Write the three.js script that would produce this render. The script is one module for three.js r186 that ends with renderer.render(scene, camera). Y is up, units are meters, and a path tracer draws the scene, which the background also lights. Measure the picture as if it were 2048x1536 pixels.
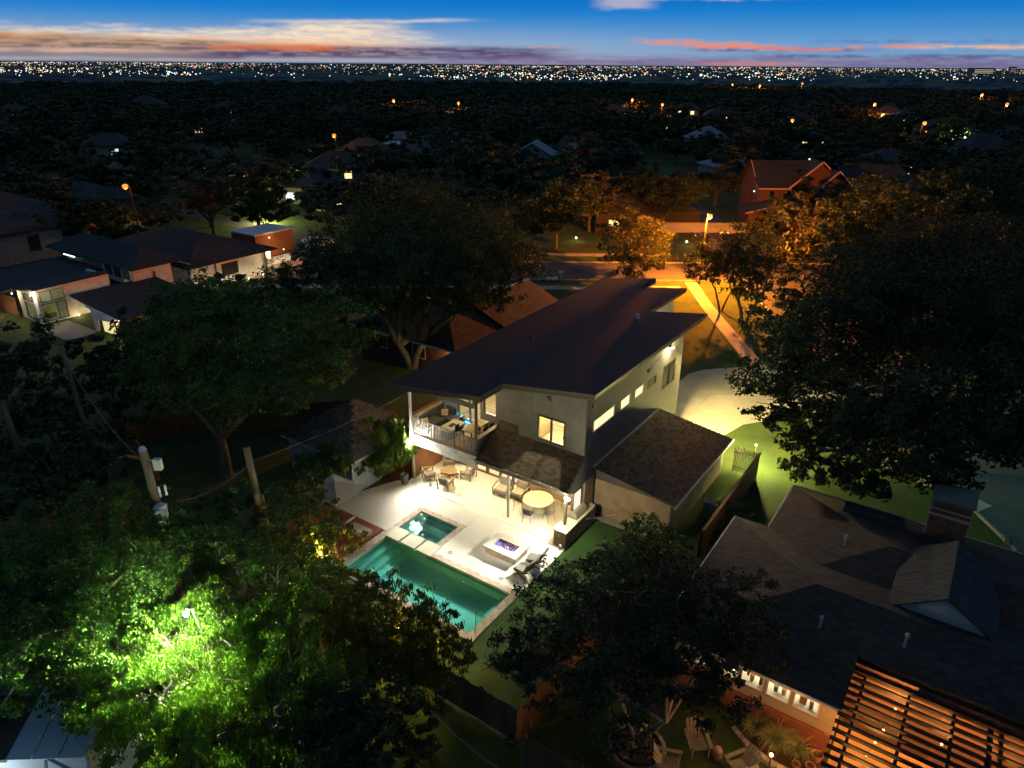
import * as THREE from 'three';
import { mergeGeometries } from 'three/addons/utils/BufferGeometryUtils.js';
import { RoundedBoxGeometry } from 'three/addons/geometries/RoundedBoxGeometry.js';
import { RectAreaLightUniformsLib } from 'three/addons/lights/RectAreaLightUniformsLib.js';
RectAreaLightUniformsLib.init();

// ---------------------------------------------------------------- camera, sky, sun, exposure
const CAM_H = 23, FPX = 1420, PITCH = 24.3 * Math.PI / 180, ROLL = 0.45 * Math.PI / 180;
const scene = new THREE.Scene();
const camera = new THREE.PerspectiveCamera(2 * Math.atan(768 / FPX) * 180 / Math.PI, 4 / 3, 0.5, 90000);
camera.position.set(0, CAM_H, 0);
camera.rotation.set(-PITCH, 0, ROLL, 'XYZ');
const renderer = new THREE.WebGLRenderer({ antialias: true });
renderer.toneMapping = THREE.LinearToneMapping;
renderer.toneMappingExposure = 1;
renderer.shadowMap.enabled = true;

// seeded random numbers and periodic noise
function rng(seed) { let s = seed | 0; return () => { s = (s + 0x6d2b79f5) | 0; let t = Math.imul(s ^ (s >>> 15), 1 | s); t = (t + Math.imul(t ^ (t >>> 7), 61 | t)) ^ t; return ((t ^ (t >>> 14)) >>> 0) / 4294967296; }; }
const hash = (x, y, s) => { let h = Math.imul(x, 374761393) ^ Math.imul(y, 668265263) ^ Math.imul(s, 1442695041); h = Math.imul(h ^ (h >>> 13), 1274126177); return ((h ^ (h >>> 16)) >>> 0) / 4294967296; };
const fade = (t) => t * t * (3 - 2 * t), mixf = (a, b, t) => a + (b - a) * t, clamp01 = (x) => Math.min(1, Math.max(0, x)), sstep = (a, b, x) => fade(clamp01((x - a) / (b - a)));
function vnoise(x, y, P, s) { const ix = Math.floor(x), iy = Math.floor(y), fx = fade(x - ix), fy = fade(y - iy), w = (k) => P ? ((k % P) + P) % P : k; return mixf(mixf(hash(w(ix), w(iy), s), hash(w(ix + 1), w(iy), s), fx), mixf(hash(w(ix), w(iy + 1), s), hash(w(ix + 1), w(iy + 1), s), fx), fy); }
function fbm(x, y, P, s, oct = 4) { let a = 0.5, v = 0, n = 0, k = 1; for (let i = 0; i < oct; i++) { v += a * vnoise(x * k, y * k, P ? P * k : 0, s + i * 17); n += a; a *= 0.5; k *= 2; } return v / n; }

// dusk sky: deep blue above, afterglow with stretched clouds low down towards the sunset
const SUNSET_AZ = -24;
function duskSky() {
  const Wd = 4096, Hd = 2048, data = new Float32Array(Wd * Hd * 4);
  const L = (r, g, b) => [r, g, b].map((c) => { c /= 255; return c <= 0.04045 ? c / 12.92 : ((c + 0.055) / 1.055) ** 2.4; });
  const stops = [[0, L(120, 142, 178)], [0.5, L(122, 158, 200)], [1.3, L(108, 160, 208)], [2.4, L(70, 142, 206)], [3.4, L(28, 126, 206)], [4.6, L(2, 104, 192)], [8, L(24, 98, 168)], [15, L(56, 108, 156)], [30, L(78, 108, 140)], [90, L(84, 104, 126)]];
  const grad = (e) => { for (let i = 1; i < stops.length; i++) if (e <= stops[i][0]) { const t = (e - stops[i - 1][0]) / (stops[i][0] - stops[i - 1][0]); return stops[i - 1][1].map((c, k) => mixf(c, stops[i][1][k], t)); } return stops[stops.length - 1][1]; };
  const cream = L(250, 226, 196), peach = L(246, 186, 140), orange = L(232, 118, 48), amber = L(214, 140, 60), taupe = L(118, 98, 92), plum = L(82, 66, 104), pink = L(236, 142, 112), mauve = L(104, 84, 136), warm = L(196, 190, 190);
  const over = (c, d, k) => { for (let i = 0; i < 3; i++) c[i] = mixf(c[i], d[i], k); };
  const span = (a, a0, a1, soft) => sstep(a0 - soft, a0 + soft, a) * (1 - sstep(a1 - soft, a1 + soft, a));
  for (let y = 0; y < Hd; y++) {
    const e = ((y + 0.5) / Hd - 0.5) * 180;
    for (let x = 0; x < Wd; x++) {
      const az = (((x + 0.5) / Wd - 0.5) * 360 + 90 + 540) % 360 - 180, o = (y * Wd + x) * 4;   // 0 = straight ahead (-z), positive to the right
      let c = grad(Math.max(e, 0)).slice();
      const away = Math.abs(((az - SUNSET_AZ + 540) % 360) - 180);
      const dim = mixf(1, 0.5, sstep(40, 150, away)); for (let i = 0; i < 3; i++) c[i] *= dim;
      if (e > -0.2 && e < 7) {
        const n1 = fbm(az * 0.22, e * 3.2, 0, 3, 5), n2 = fbm(az * 0.5 + 7, e * 6.5, 0, 9, 5), n3 = fbm(az * 0.16 - az * 0.02 * e, e * 5.5 + az * 0.05, 0, 21, 5), fine = fbm(az * 1.1, e * 14 + az * 0.12, 0, 33, 4), wisp = fbm(az * 0.55 + 3, e * 24 - az * 0.25 + n2 * 2, 0, 45, 5), wd = 0.55 + 0.6 * sstep(0.35, 0.62, wisp);
        const glow = 1 - sstep(18, 46, away);
        over(c, [0.5, 0.36, 0.42], 0.34 * (1 - sstep(0.05, 0.9, e)) * (1 - sstep(60, 120, away)));
        over(c, warm, 0.45 * glow * (1 - sstep(0.3, 3.2, e)));
        // cream veil over the sunset
        const top = 2.05 + 0.55 * sstep(-27, -12, az) * (1 - sstep(-9, -4, az)) + (n1 - 0.5) * 0.9;
        over(c, cream, Math.min(0.96, 0.95 * wd) * span(az, -75, -7.5 + (fine - 0.5) * 5, 4.5) * sstep(0.5, 1.05, e) * (1 - sstep(top - 0.5, top + 0.12, e + (fine - 0.5) * 0.45)));
        over(c, cream, 0.55 * span(az, -17.5, -4, 3) * (1 - sstep(0.03, 0.16, Math.abs(e - 2.62 - (az + 12) * 0.02 + (n2 - 0.5) * 0.2))) * (0.5 + fine));
        over(c, peach, 0.6 * span(az, -75, -9, 5) * (1 - sstep(0.3, 0.75, Math.abs(e - 0.95 + (n2 - 0.5) * 0.5))));
        // smoky brown bank
        const bank = span(az, -80, -18 + (n1 - 0.5) * 8, 4) * (1 - sstep(0.18, 0.55, Math.abs(e - 1.08 + (n1 - 0.5) * 0.5 + Math.max(0, az + 33) * 0.012)));
        over(c, taupe, Math.min(0.95, 0.9 * wd) * bank); over(c, amber, 0.75 * bank * sstep(-27, -35, az) * sstep(0.9, 1.5, e));
        over(c, taupe, 0.7 * span(az, -80, -19, 2) * (1 - sstep(0.05, 0.3, Math.abs(e - 0.32 + (n2 - 0.5) * 0.3))));
        // violet clouds with burning rims
        const vi = span(az, -22.5, 3, 3) * sstep(0.32, 0.62, n3 * 0.6 + n2 * 0.55 + 0.06) * (1 - sstep(0.22, 0.6, Math.abs(e - 0.66 - Math.min(0, az + 14) * 0.015)));
        over(c, plum, Math.min(0.95, wd) * vi); over(c, orange, 0.9 * vi * span(az, -21.5, -13, 1.5) * sstep(0.62, 0.9, e + (fine - 0.5) * 0.3));
        over(c, mauve, 0.72 * Math.min(1, wd) * span(az, -7, 120, 5) * (1 - sstep(0.15, 0.85, e + (n1 - 0.5) * 0.5)));
        over(c, pink, 0.7 * span(az, 13.5, 20, 2) * (1 - sstep(0.02, 0.35, e + (n2 - 0.4) * 0.4)));
        // coral streaks
        const st = (a0, a1, e0, sl, th, col, k, off = 0) => over(c, col, k * span(az, a0, a1, 1.6) * sstep(0.34, 0.58, fine * 0.75 + n2 * 0.3) * (1 - sstep(th * 0.35, th, Math.abs(e - e0 - sl * (az - a0) + (n2 - 0.5) * 0.28 + off))));
        st(9.2, 19, 1.52, -0.035, 0.26, pink, 0.95); st(13, 24, 1.02, 0.004, 0.2, mauve, 0.9); st(12.5, 20.5, 1.18, -0.012, 0.14, pink, 0.9);
        st(20, 27.5, 0.98, 0.045, 0.15, pink, 0.9); st(18, 34, 0.6, 0.0, 0.15, plum, 0.7); st(27, 50, 1.16, 0.0, 0.13, peach, 0.9); st(21, 40, 1.5, 0.0, 0.06, mauve, 0.5); st(-1, 4, 1.12, 0, 0.08, pink, 0.6);
        // long cirrus high up
        over(c, cream, 0.9 * span(az, 6.2, 27, 1.2) * (1 - sstep(0.1, 0.3, Math.abs(e - 4.32 - (az - 16) * (az - 16) * 0.0012 + (fine - 0.5) * 0.25))));
        over(c, cream, 0.4 * span(az, 6, 9.5, 1.0) * (1 - sstep(0.15, 0.55, Math.abs(e - 3.95 + (fine - 0.5) * 0.4))));
      }
      data[o] = c[0]; data[o + 1] = c[1]; data[o + 2] = c[2]; data[o + 3] = 1;
    }
  }
  const t = new THREE.DataTexture(data, Wd, Hd, THREE.RGBAFormat, THREE.FloatType);
  t.mapping = THREE.EquirectangularReflectionMapping; t.magFilter = THREE.LinearFilter; t.minFilter = THREE.LinearFilter; t.needsUpdate = true;
  return t;
}
scene.background = duskSky();
scene.environment = scene.background;
scene.backgroundIntensity = 1; scene.environmentIntensity = 1;
const sun = new THREE.DirectionalLight(0xffb27a, 0.03);   // the last afterglow, almost gone
sun.position.set(Math.sin(SUNSET_AZ * Math.PI / 180) * 100, 22, -Math.cos(SUNSET_AZ * Math.PI / 180) * 100);
sun.castShadow = true; sun.shadow.radius = 45; sun.shadow.mapSize.set(2048, 2048);
Object.assign(sun.shadow.camera, { left: -120, right: 120, top: 120, bottom: -120, near: 1, far: 400 });
scene.add(sun);

// ---------------------------------------------------------------- where things stand
// a pixel of the photograph (2048 x 1536) and a height give a point; the house grid (u along the patio, v towards the street) is turned by GRID
function at(px, py, h = 0) {
  let x = (px - 1024) / FPX, y = -(py - 768) / FPX; const c = Math.cos(ROLL), s = Math.sin(ROLL); [x, y] = [x * c - y * s, x * s + y * c];
  const cp = Math.cos(PITCH), sp = Math.sin(PITCH), dy = y * cp - sp, dz = -y * sp - cp, t = (h - CAM_H) / dy;
  return new THREE.Vector3(x * t, h, dz * t);
}
const GRID = 34.3 * Math.PI / 180, ORG = at(828, 958, 0), UX = Math.cos(GRID), UZ = Math.sin(GRID);
const W = (u, h, v) => new THREE.Vector3(ORG.x + UX * u + UZ * v, h, ORG.z + UZ * u - UX * v);
const toUV = (p) => [(p.x - ORG.x) * UX + (p.z - ORG.z) * UZ, (p.x - ORG.x) * UZ - (p.z - ORG.z) * UX];
const PHI = -GRID;

// ---------------------------------------------------------------- names, things, parts
const taken = new Map();
function numbered(n) { const k = taken.get(n) ?? 0; taken.set(n, k + 1); return k ? n + '_' + String(k).padStart(3, '0') : n; }
function tag(o, label, category, group, kind) { if (label) o.userData.label = label; if (category) o.userData.category = category; if (group) o.userData.group = group; if (kind) o.userData.kind = kind; return o; }
function thing(name, label, category, pos = [0, 0, 0], turn = 0, group) { const o = new THREE.Group(); o.name = numbered(name); scene.add(o); o.position.set(...(pos.isVector3 ? pos.toArray() : pos)); o.rotation.y = turn; return tag(o, label, category, group); }
const hthing = (name, label, category, u, h, v, turn = 0, group) => thing(name, label, category, W(u, h, v), PHI + turn, group);   // set on the house grid: local x = u, local z = -v
function copyOf(o, pos, turn, label, group, scale) { const c = o.clone(); c.name = numbered(o.name.replace(/_\d{3}$/, '')); c.userData = { ...o.userData }; scene.add(c); c.position.copy(pos.isVector3 ? pos : new THREE.Vector3(...pos)); c.rotation.y = turn; if (label) c.userData.label = label; if (group) c.userData.group = group; if (scale) c.scale.setScalar(scale); return c; }

// geometry: everything is merged per part, with uv in metres from the dominant axis of each face
function finish(list) {
  const gs = list.flat(9).filter(Boolean).map((g) => { const n = g.index ? g.toNonIndexed() : g.clone(); for (const k of Object.keys(n.attributes)) if (!['position', 'normal'].includes(k)) n.deleteAttribute(k); n.morphAttributes = {}; n.clearGroups?.(); return n; });
  const g = gs.length > 1 ? mergeGeometries(gs) : gs[0], p = g.attributes.position, uv = new Float32Array(p.count * 2), a = new THREE.Vector3(), b = new THREE.Vector3(), c = new THREE.Vector3();
  for (let i = 0; i < p.count; i += 3) {
    a.fromBufferAttribute(p, i); b.fromBufferAttribute(p, i + 1); c.fromBufferAttribute(p, i + 2);
    const n = b.clone().sub(a).cross(c.clone().sub(a)).normalize(), ax = Math.abs(n.x), ay = Math.abs(n.y), az = Math.abs(n.z);
    for (let k = 0; k < 3; k++) { const q = [a, b, c][k], j = (i + k) * 2; if (ay >= ax * 0.75 && ay >= az * 0.75) { uv[j] = q.x; uv[j + 1] = -q.z; } else if (ax > az) { uv[j] = -q.z; uv[j + 1] = q.y; } else { uv[j] = q.x; uv[j + 1] = q.y; } }
  }
  return g.setAttribute('uv', new THREE.BufferAttribute(uv, 2));
}
function obj(name, geos, mat, parent = scene) { const m = new THREE.Mesh(geos.isBufferGeometry ? geos : finish([geos]), mat); m.name = parent === scene ? numbered(name) : name; m.castShadow = m.receiveShadow = true; parent.add(m); return m; }
const structure = (name, geos, mat) => { const m = obj(name, geos, mat); m.userData.kind = 'structure'; return m; };
const bx = (x0, x1, y0, y1, z0, z1) => new THREE.BoxGeometry(Math.abs(x1 - x0), Math.abs(y1 - y0), Math.abs(z1 - z0)).translate((x0 + x1) / 2, (y0 + y1) / 2, (z0 + z1) / 2);
const hb = (u0, u1, h0, h1, v0, v1) => bx(u0, u1, h0, h1, -v1, -v0);
const rbx = (w, h, d, r, x = 0, y = 0, z = 0) => new RoundedBoxGeometry(w, h, d, 2, r).translate(x, y, z);
const cyl = (r0, r1, h, x = 0, y = 0, z = 0, seg = 16) => new THREE.CylinderGeometry(r1, r0, h, seg).translate(x, y + h / 2, z);   // r0 below, r1 above
function bar(p, q, r0, r1 = r0, seg = 6) { const a = new THREE.Vector3(...(p.isVector3 ? p.toArray() : p)), b = new THREE.Vector3(...(q.isVector3 ? q.toArray() : q)), d = b.clone().sub(a), l = d.length(); const g = new THREE.CylinderGeometry(r1, r0, l, seg); g.applyQuaternion(new THREE.Quaternion().setFromUnitVectors(new THREE.Vector3(0, 1, 0), d.normalize())); return g.translate((a.x + b.x) / 2, (a.y + b.y) / 2, (a.z + b.z) / 2); }
function plank(p, q, w, t, up = [0, 1, 0]) { const a = new THREE.Vector3(...p), b = new THREE.Vector3(...q), d = b.clone().sub(a), l = d.length(); const g = new THREE.BoxGeometry(w, t, l); const m = new THREE.Matrix4().lookAt(b, a, new THREE.Vector3(...up)); g.applyMatrix4(m); return g.translate((a.x + b.x) / 2, (a.y + b.y) / 2, (a.z + b.z) / 2); }
function tube(pts, radii, seg = 7) {
  const P = pts.map((p) => p.isVector3 ? p : new THREE.Vector3(...p)), pos = [], nor = [], idx = [], up = new THREE.Vector3(), t = new THREE.Vector3(), n = new THREE.Vector3(0.3, 0, 1), b = new THREE.Vector3();
  P.forEach((p, i) => { t.copy(P[Math.min(i + 1, P.length - 1)]).sub(P[Math.max(i - 1, 0)]).normalize(); n.addScaledVector(t, -n.dot(t)); if (n.lengthSq() < 1e-6) n.set(t.y, t.z, t.x).addScaledVector(t, -(t.y * t.x + t.z * t.y + t.x * t.z)); n.normalize(); b.crossVectors(t, n);
    const r = Array.isArray(radii) ? radii[i] : radii; for (let k = 0; k < seg; k++) { const a = k / seg * Math.PI * 2; up.copy(n).multiplyScalar(Math.cos(a)).addScaledVector(b, Math.sin(a)); pos.push(p.x + up.x * r, p.y + up.y * r, p.z + up.z * r); nor.push(up.x, up.y, up.z); } });
  for (let i = 0; i < P.length - 1; i++) for (let k = 0; k < seg; k++) { const a = i * seg + k, c = i * seg + (k + 1) % seg; idx.push(a, c, a + seg, c, c + seg, a + seg); }
  const g = new THREE.BufferGeometry(); g.setAttribute('position', new THREE.Float32BufferAttribute(pos, 3)); g.setAttribute('normal', new THREE.Float32BufferAttribute(nor, 3)); g.setIndex(idx); return g;
}
function slab(pts, t) {   // a roof plane or any flat polygon [x, y, z] given anticlockwise from above, t thick downwards
  const flat = pts.map((p) => new THREE.Vector2(p[0], -p[2])), ccw = THREE.ShapeUtils.area(flat) > 0, P = ccw ? pts : pts.slice().reverse(), F = ccw ? flat : flat.slice().reverse(), tri = THREE.ShapeUtils.triangulateShape(F, []), v = [];
  const put = (...q) => q.forEach((p) => v.push(...p)), low = P.map((p) => [p[0], p[1] - t, p[2]]);
  for (const [a, b, c] of tri) { put(P[a], P[b], P[c]); put(low[a], low[c], low[b]); }
  P.forEach((p, i) => { const j = (i + 1) % P.length; put(p, low[i], P[j]); put(P[j], low[i], low[j]); });
  const g = new THREE.BufferGeometry(); g.setAttribute('position', new THREE.Float32BufferAttribute(v, 3)); g.computeVertexNormals(); return g;
}
const shapeOf = (pts) => new THREE.Shape(pts.map((p) => new THREE.Vector2(p[0], p[1])));
function wall(poly, holes, t) { const s = shapeOf(poly); for (const [a0, a1, h0, h1] of holes) s.holes.push(new THREE.Path([[a0, h0], [a0, h1], [a1, h1], [a1, h0]].map((p) => new THREE.Vector2(...p)))); return new THREE.ExtrudeGeometry(s, { depth: t, bevelEnabled: false }); }
const wallV = (poly, holes, v, t = 0.2) => wall(poly, holes, t).translate(0, 0, -v - t);        // polygon in (u, h); outer face at v, looking to -v
const wallU = (poly, holes, u, t = 0.2) => wall(poly, holes, t).rotateY(Math.PI / 2).translate(u - t, 0, 0);   // polygon in (v, h); outer face at u, looking to +u
const sheet = (pts, y) => { const g = new THREE.ShapeGeometry(shapeOf(pts.map((p) => [p[0], -p[1]]))); return g.rotateX(-Math.PI / 2).translate(0, y, 0); };   // flat polygon, points [x, z]
function ribbon(pts, w, y) { const L = [], R = [], c = new THREE.CatmullRomCurve3(pts.map((p) => new THREE.Vector3(p[0], 0, p[1]))), n = pts.length * 6; for (let i = 0; i <= n; i++) { const p = c.getPoint(i / n), t = c.getTangent(i / n); L.push([p.x - t.z * w / 2, p.z + t.x * w / 2]); R.push([p.x + t.z * w / 2, p.z - t.x * w / 2]); } return sheet([...L, ...R.reverse()], y); }

// ---------------------------------------------------------------- textures and materials
function tex(size, metres, fn, srgb = true) { const d = new Uint8Array(size * size * 4); for (let y = 0; y < size; y++) for (let x = 0; x < size; x++) { const c = fn(x / size, y / size), o = (y * size + x) * 4, a = Array.isArray(c) ? c : [c, c, c]; for (let k = 0; k < 3; k++) d[o + k] = Math.min(255, Math.max(0, a[k] * 255)); d[o + 3] = 255; } const t = new THREE.DataTexture(d, size, size); t.wrapS = t.wrapT = THREE.RepeatWrapping; t.magFilter = THREE.LinearFilter; t.minFilter = THREE.LinearMipmapLinearFilter; t.colorSpace = srgb ? THREE.SRGBColorSpace : THREE.NoColorSpace; t.repeat.set(1 / metres, 1 / metres); t.needsUpdate = true; return t; }
const T = {
  mottle: tex(256, 2.3, (x, y) => 0.72 + 0.28 * fbm(x * 6, y * 6, 6, 1, 5)),
  stain: tex(512, 7, (x, y) => { const a = fbm(x * 4, y * 4, 4, 5, 6), b = fbm(x * 40, y * 40, 40, 8, 2); return [0.7 + 0.26 * a + 0.06 * b, 0.7 + 0.25 * a + 0.06 * b, 0.68 + 0.25 * a + 0.05 * b]; }),
  grit: tex(256, 0.6, (x, y) => 0.55 + 0.45 * fbm(x * 48, y * 48, 48, 4, 3), false),
  roof: tex(1024, 12, (x, y) => { const row = Math.floor(y * 84), off = hash(row, 3, 2), t = Math.floor((x * 40 + off)), tone = hash(((t % 40) + 40) % 40, row, 6), e = (y * 84) % 1, big = fbm(x * 5, y * 5, 5, 66, 5), streak = fbm(x * 40, y * 3, 0, 67, 3); return (0.42 + 0.26 * tone + 0.26 * big + 0.1 * streak + 0.08 * hash(Math.floor(x * 1024), Math.floor(y * 1024), 1)) * (e < 0.14 ? 0.82 : 1); }),
  roofBump: tex(512, 3, (x, y) => { const e = (y * 21) % 1; return 0.25 + 0.5 * (1 - e) + 0.25 * hash(Math.floor(x * 512), Math.floor(y * 512), 1); }, false),
  grass: tex(1024, 11, (x, y) => { const a = fbm(x * 7, y * 7, 7, 11, 5), d = sstep(0.52, 0.72, fbm(x * 11, y * 11, 11, 15, 4)), b = hash(Math.floor(x * 1024), Math.floor(y * 1024), 3), c = fbm(x * 140, y * 140, 140, 12, 2); return [0.5 + 0.32 * a + 0.16 * b - 0.06 * c + 0.14 * d, 0.5 + 0.3 * a + 0.2 * c + 0.05 * d, 0.42 + 0.25 * a + 0.1 * b]; }),
  grassBump: tex(256, 0.9, (x, y) => 0.5 * fbm(x * 30, y * 30, 30, 14, 3) + 0.5 * hash(Math.floor(x * 256), Math.floor(y * 256), 5), false),
  wood: tex(256, 1.2, (x, y) => { const g = fbm(x * 3, y * 60, 0, 31, 3), k = fbm(x * 2, y * 2, 2, 32, 3); return [0.62 + 0.3 * g + 0.08 * k, 0.6 + 0.3 * g + 0.08 * k, 0.56 + 0.32 * g]; }),
  asphalt: tex(256, 3, (x, y) => 0.6 + 0.2 * fbm(x * 5, y * 5, 5, 41, 5) + 0.2 * hash(Math.floor(x * 256), Math.floor(y * 256), 9)),
  weave: tex(128, 0.12, (x, y) => 0.75 + 0.25 * ((Math.floor(x * 16) + Math.floor(y * 16)) % 2) * hash(Math.floor(x * 16), Math.floor(y * 16), 2)),
  ripple: tex(512, 3.2, (x, y) => { const w = fbm(x * 7, y * 7, 7, 51, 3), r = 1 - Math.abs(2 * fbm(x * 9 + w * 0.6, y * 9 + w * 0.6, 9, 52, 3) - 1); return 0.5 * r + 0.5 * w; }, false),
  bark: tex(256, 0.9, (x, y) => 0.5 + 0.5 * fbm(x * 22, y * 5, 0, 61, 4)),
  siding: tex(128, 1.2, (x, y) => { const e = (y * 8) % 1; return (0.84 + 0.1 * fbm(x * 8, y * 8, 8, 71, 3)) * (e < 0.06 ? 0.75 : 1); }),
  plaster: tex(256, 3, (x, y) => 0.84 + 0.16 * fbm(x * 8, y * 8, 8, 81, 5)),
  farBrick: tex(256, 1.6, (x, y) => { const r = Math.floor(y * 20), xx = x * 7 + (r % 2) * 0.5, e = (y * 20) % 1, f = ((xx % 1) + 1) % 1; return e < 0.14 || f < 0.05 ? 0.95 : 0.62 + 0.3 * hash(((Math.floor(xx) % 7) + 7) % 7, r, 4); }),
};
const lin = (r, g, b) => new THREE.Color().setRGB(r, g, b);
function mat(c, o = {}) { const { phys, ...rest } = o; return new (phys ? THREE.MeshPhysicalMaterial : THREE.MeshStandardMaterial)({ color: lin(...c), roughness: 0.85, ...rest }); }
const glow = (c, k, o = {}) => new THREE.MeshStandardMaterial({ color: lin(0.5, 0.5, 0.5), emissive: lin(...c), emissiveIntensity: k, roughness: 0.6, ...o });
const M = {
  ground: mat([0.085, 0.13, 0.018], { map: T.grass, bumpMap: T.grassBump, bumpScale: 0.03, roughness: 1 }),
  lawn: mat([0.085, 0.13, 0.018], { map: T.grass, bumpMap: T.grassBump, bumpScale: 0.035, roughness: 1 }),
  asphalt: mat([0.13, 0.12, 0.11], { map: T.asphalt, bumpMap: T.grit, bumpScale: 0.006 }),
  walk: mat([0.42, 0.38, 0.33], { map: T.stain, bumpMap: T.grit, bumpScale: 0.003 }),
  drive: mat([0.5, 0.45, 0.36], { map: T.stain, bumpMap: T.grit, bumpScale: 0.003 }),
  deck: mat([0.6, 0.585, 0.54], { map: T.stain, bumpMap: T.grit, bumpScale: 0.002, roughness: 0.7 }),
  coping: mat([0.5, 0.4, 0.3], { map: T.mottle, bumpMap: T.grit, bumpScale: 0.003 }),
  mulch: mat([0.09, 0.035, 0.02], { map: T.asphalt, bumpMap: T.grassBump, bumpScale: 0.05 }),
  gravel: mat([0.42, 0.36, 0.28], { map: T.asphalt, bumpMap: T.grassBump, bumpScale: 0.04 }),
  roofDark: mat([0.048, 0.049, 0.043], { map: T.roof, bumpMap: T.roofBump, bumpScale: 0.012, roughness: 0.95 }),
  roofBrown: mat([0.105, 0.078, 0.06], { map: T.roof, bumpMap: T.roofBump, bumpScale: 0.012, roughness: 0.95 }),
  roofGrey: mat([0.075, 0.072, 0.07], { map: T.roof, bumpMap: T.roofBump, bumpScale: 0.012, roughness: 0.95 }),
  shingles: [[0.115, 0.078, 0.05], [0.16, 0.108, 0.068], [0.085, 0.058, 0.04], [0.135, 0.1, 0.07]].map((c) => mat(c, { map: T.mottle, bumpMap: T.grit, bumpScale: 0.004, roughness: 0.95 })),
  fascia: mat([0.1, 0.075, 0.06], { map: T.mottle, roughness: 0.6 }),
  fasciaLight: mat([0.42, 0.4, 0.37], { map: T.mottle, roughness: 0.6 }),
  soffit: mat([0.5, 0.46, 0.38], { map: T.wood }),
  panel: mat([0.205, 0.195, 0.172], { map: T.plaster, bumpMap: T.grit, bumpScale: 0.001, roughness: 0.8 }),
  stucco: mat([0.34, 0.32, 0.285], { map: T.plaster, bumpMap: T.grit, bumpScale: 0.003 }),
  white: mat([0.72, 0.71, 0.69], { map: T.plaster }),
  trim: mat([0.6, 0.55, 0.48], { map: T.mottle, roughness: 0.55 }),
  mortar: mat([0.36, 0.3, 0.23], { map: T.mottle }),
  brick: mat([0.44, 0.31, 0.18], { map: T.mottle, bumpMap: T.grit, bumpScale: 0.003 }),
  brickRed: mat([0.33, 0.1, 0.045], { map: T.mottle, bumpMap: T.grit, bumpScale: 0.003 }),
  farBrick: mat([0.3, 0.19, 0.16], { map: T.farBrick }),
  plywood: mat([0.17, 0.075, 0.05], { map: T.wood }),
  cedar: mat([0.3, 0.13, 0.05], { map: T.wood, bumpMap: T.wood, bumpScale: 0.003, roughness: 0.65 }),
  fence: mat([0.2, 0.1, 0.05], { map: T.wood, bumpMap: T.wood, bumpScale: 0.003 }),
  fenceDark: mat([0.055, 0.04, 0.03], { map: T.wood, bumpMap: T.wood, bumpScale: 0.003 }),
  greywood: mat([0.3, 0.25, 0.18], { map: T.wood, bumpMap: T.wood, bumpScale: 0.002 }),
  teak: mat([0.42, 0.29, 0.14], { map: T.wood, roughness: 0.55 }),
  metal: mat([0.035, 0.033, 0.032], { roughness: 0.45, metalness: 0.4 }),
  steel: mat([0.55, 0.55, 0.53], { roughness: 0.35, metalness: 0.9 }),
  bronze: mat([0.09, 0.065, 0.05], { roughness: 0.5, metalness: 0.2 }),
  glass: mat([0.92, 0.95, 0.94], { phys: true, transmission: 1, roughness: 0.02, ior: 1.45 }),
  darkGlass: mat([0.03, 0.035, 0.035], { roughness: 0.08 }),
  room: mat([0.7, 0.62, 0.48], { map: T.plaster }),
  floorWood: mat([0.5, 0.4, 0.27], { map: T.wood }),
  cushion: mat([0.52, 0.46, 0.36], { map: T.weave, bumpMap: T.weave, bumpScale: 0.002, roughness: 1 }),
  greyCushion: mat([0.3, 0.275, 0.26], { map: T.weave, bumpMap: T.weave, bumpScale: 0.002, roughness: 1 }),
  darkCushion: mat([0.06, 0.055, 0.055], { map: T.weave, bumpMap: T.weave, bumpScale: 0.002, roughness: 1 }),
  canvas: mat([0.55, 0.47, 0.38], { phys: true, map: T.weave, roughness: 1, transmission: 0.3 }),
  stone: mat([0.45, 0.36, 0.24], { map: T.mottle, bumpMap: T.grit, bumpScale: 0.008 }),
  terracotta: mat([0.4, 0.16, 0.08], { map: T.mottle }),
  bark: mat([0.2, 0.155, 0.105], { map: T.bark, bumpMap: T.bark, bumpScale: 0.03 }),
  barkPale: mat([0.3, 0.23, 0.15], { map: T.bark, bumpMap: T.bark, bumpScale: 0.03 }),
  pole: mat([0.24, 0.19, 0.13], { map: T.bark, bumpMap: T.bark, bumpScale: 0.008 }),
  black: mat([0.012, 0.012, 0.013], { roughness: 0.6 }),
  cable: mat([0.06, 0.06, 0.055], { roughness: 0.5 }),
};
const leafMat = (o = {}) => new THREE.MeshPhysicalMaterial({ color: 0xffffff, vertexColors: true, roughness: 0.72, transmission: 0.42, specularIntensity: 0.35, ...o });
M.leaf = leafMat();

// lamps: a small glowing body and the light it gives
function shine(parent, type, x, y, z, color, power, o = {}) {
  const c = lin(...color), l = type === 'spot' ? new THREE.SpotLight(c, power, 0, o.angle ?? 1.1, o.penumbra ?? 0.6, 2) : new THREE.PointLight(c, power, 0, 2);
  l.position.set(x, y, z); l.castShadow = true; l.shadow.radius = (o.size ?? 0.06) / 0.02; l.name = 'lamp_light'; parent.add(l);
  if (type === 'spot') { l.target.position.set(...o.to); l.target.name = 'lamp_aim'; parent.add(l.target); }
  return l;
}
const bulbShape = new THREE.SphereGeometry(1, 12, 8);
const bulb = (name, r, x, y, z, m, parent) => obj(name, bulbShape.clone().scale(r, r, r).translate(x, y, z), m, parent);
const WARM = [1, 0.72, 0.36], CREAM = [1, 0.86, 0.6], COOL = [1, 0.94, 0.8], SODIUM = [1, 0.27, 0.018], MERCURY = [0.35, 1, 0.72], BLUE = [0.02, 0.5, 1];
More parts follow.
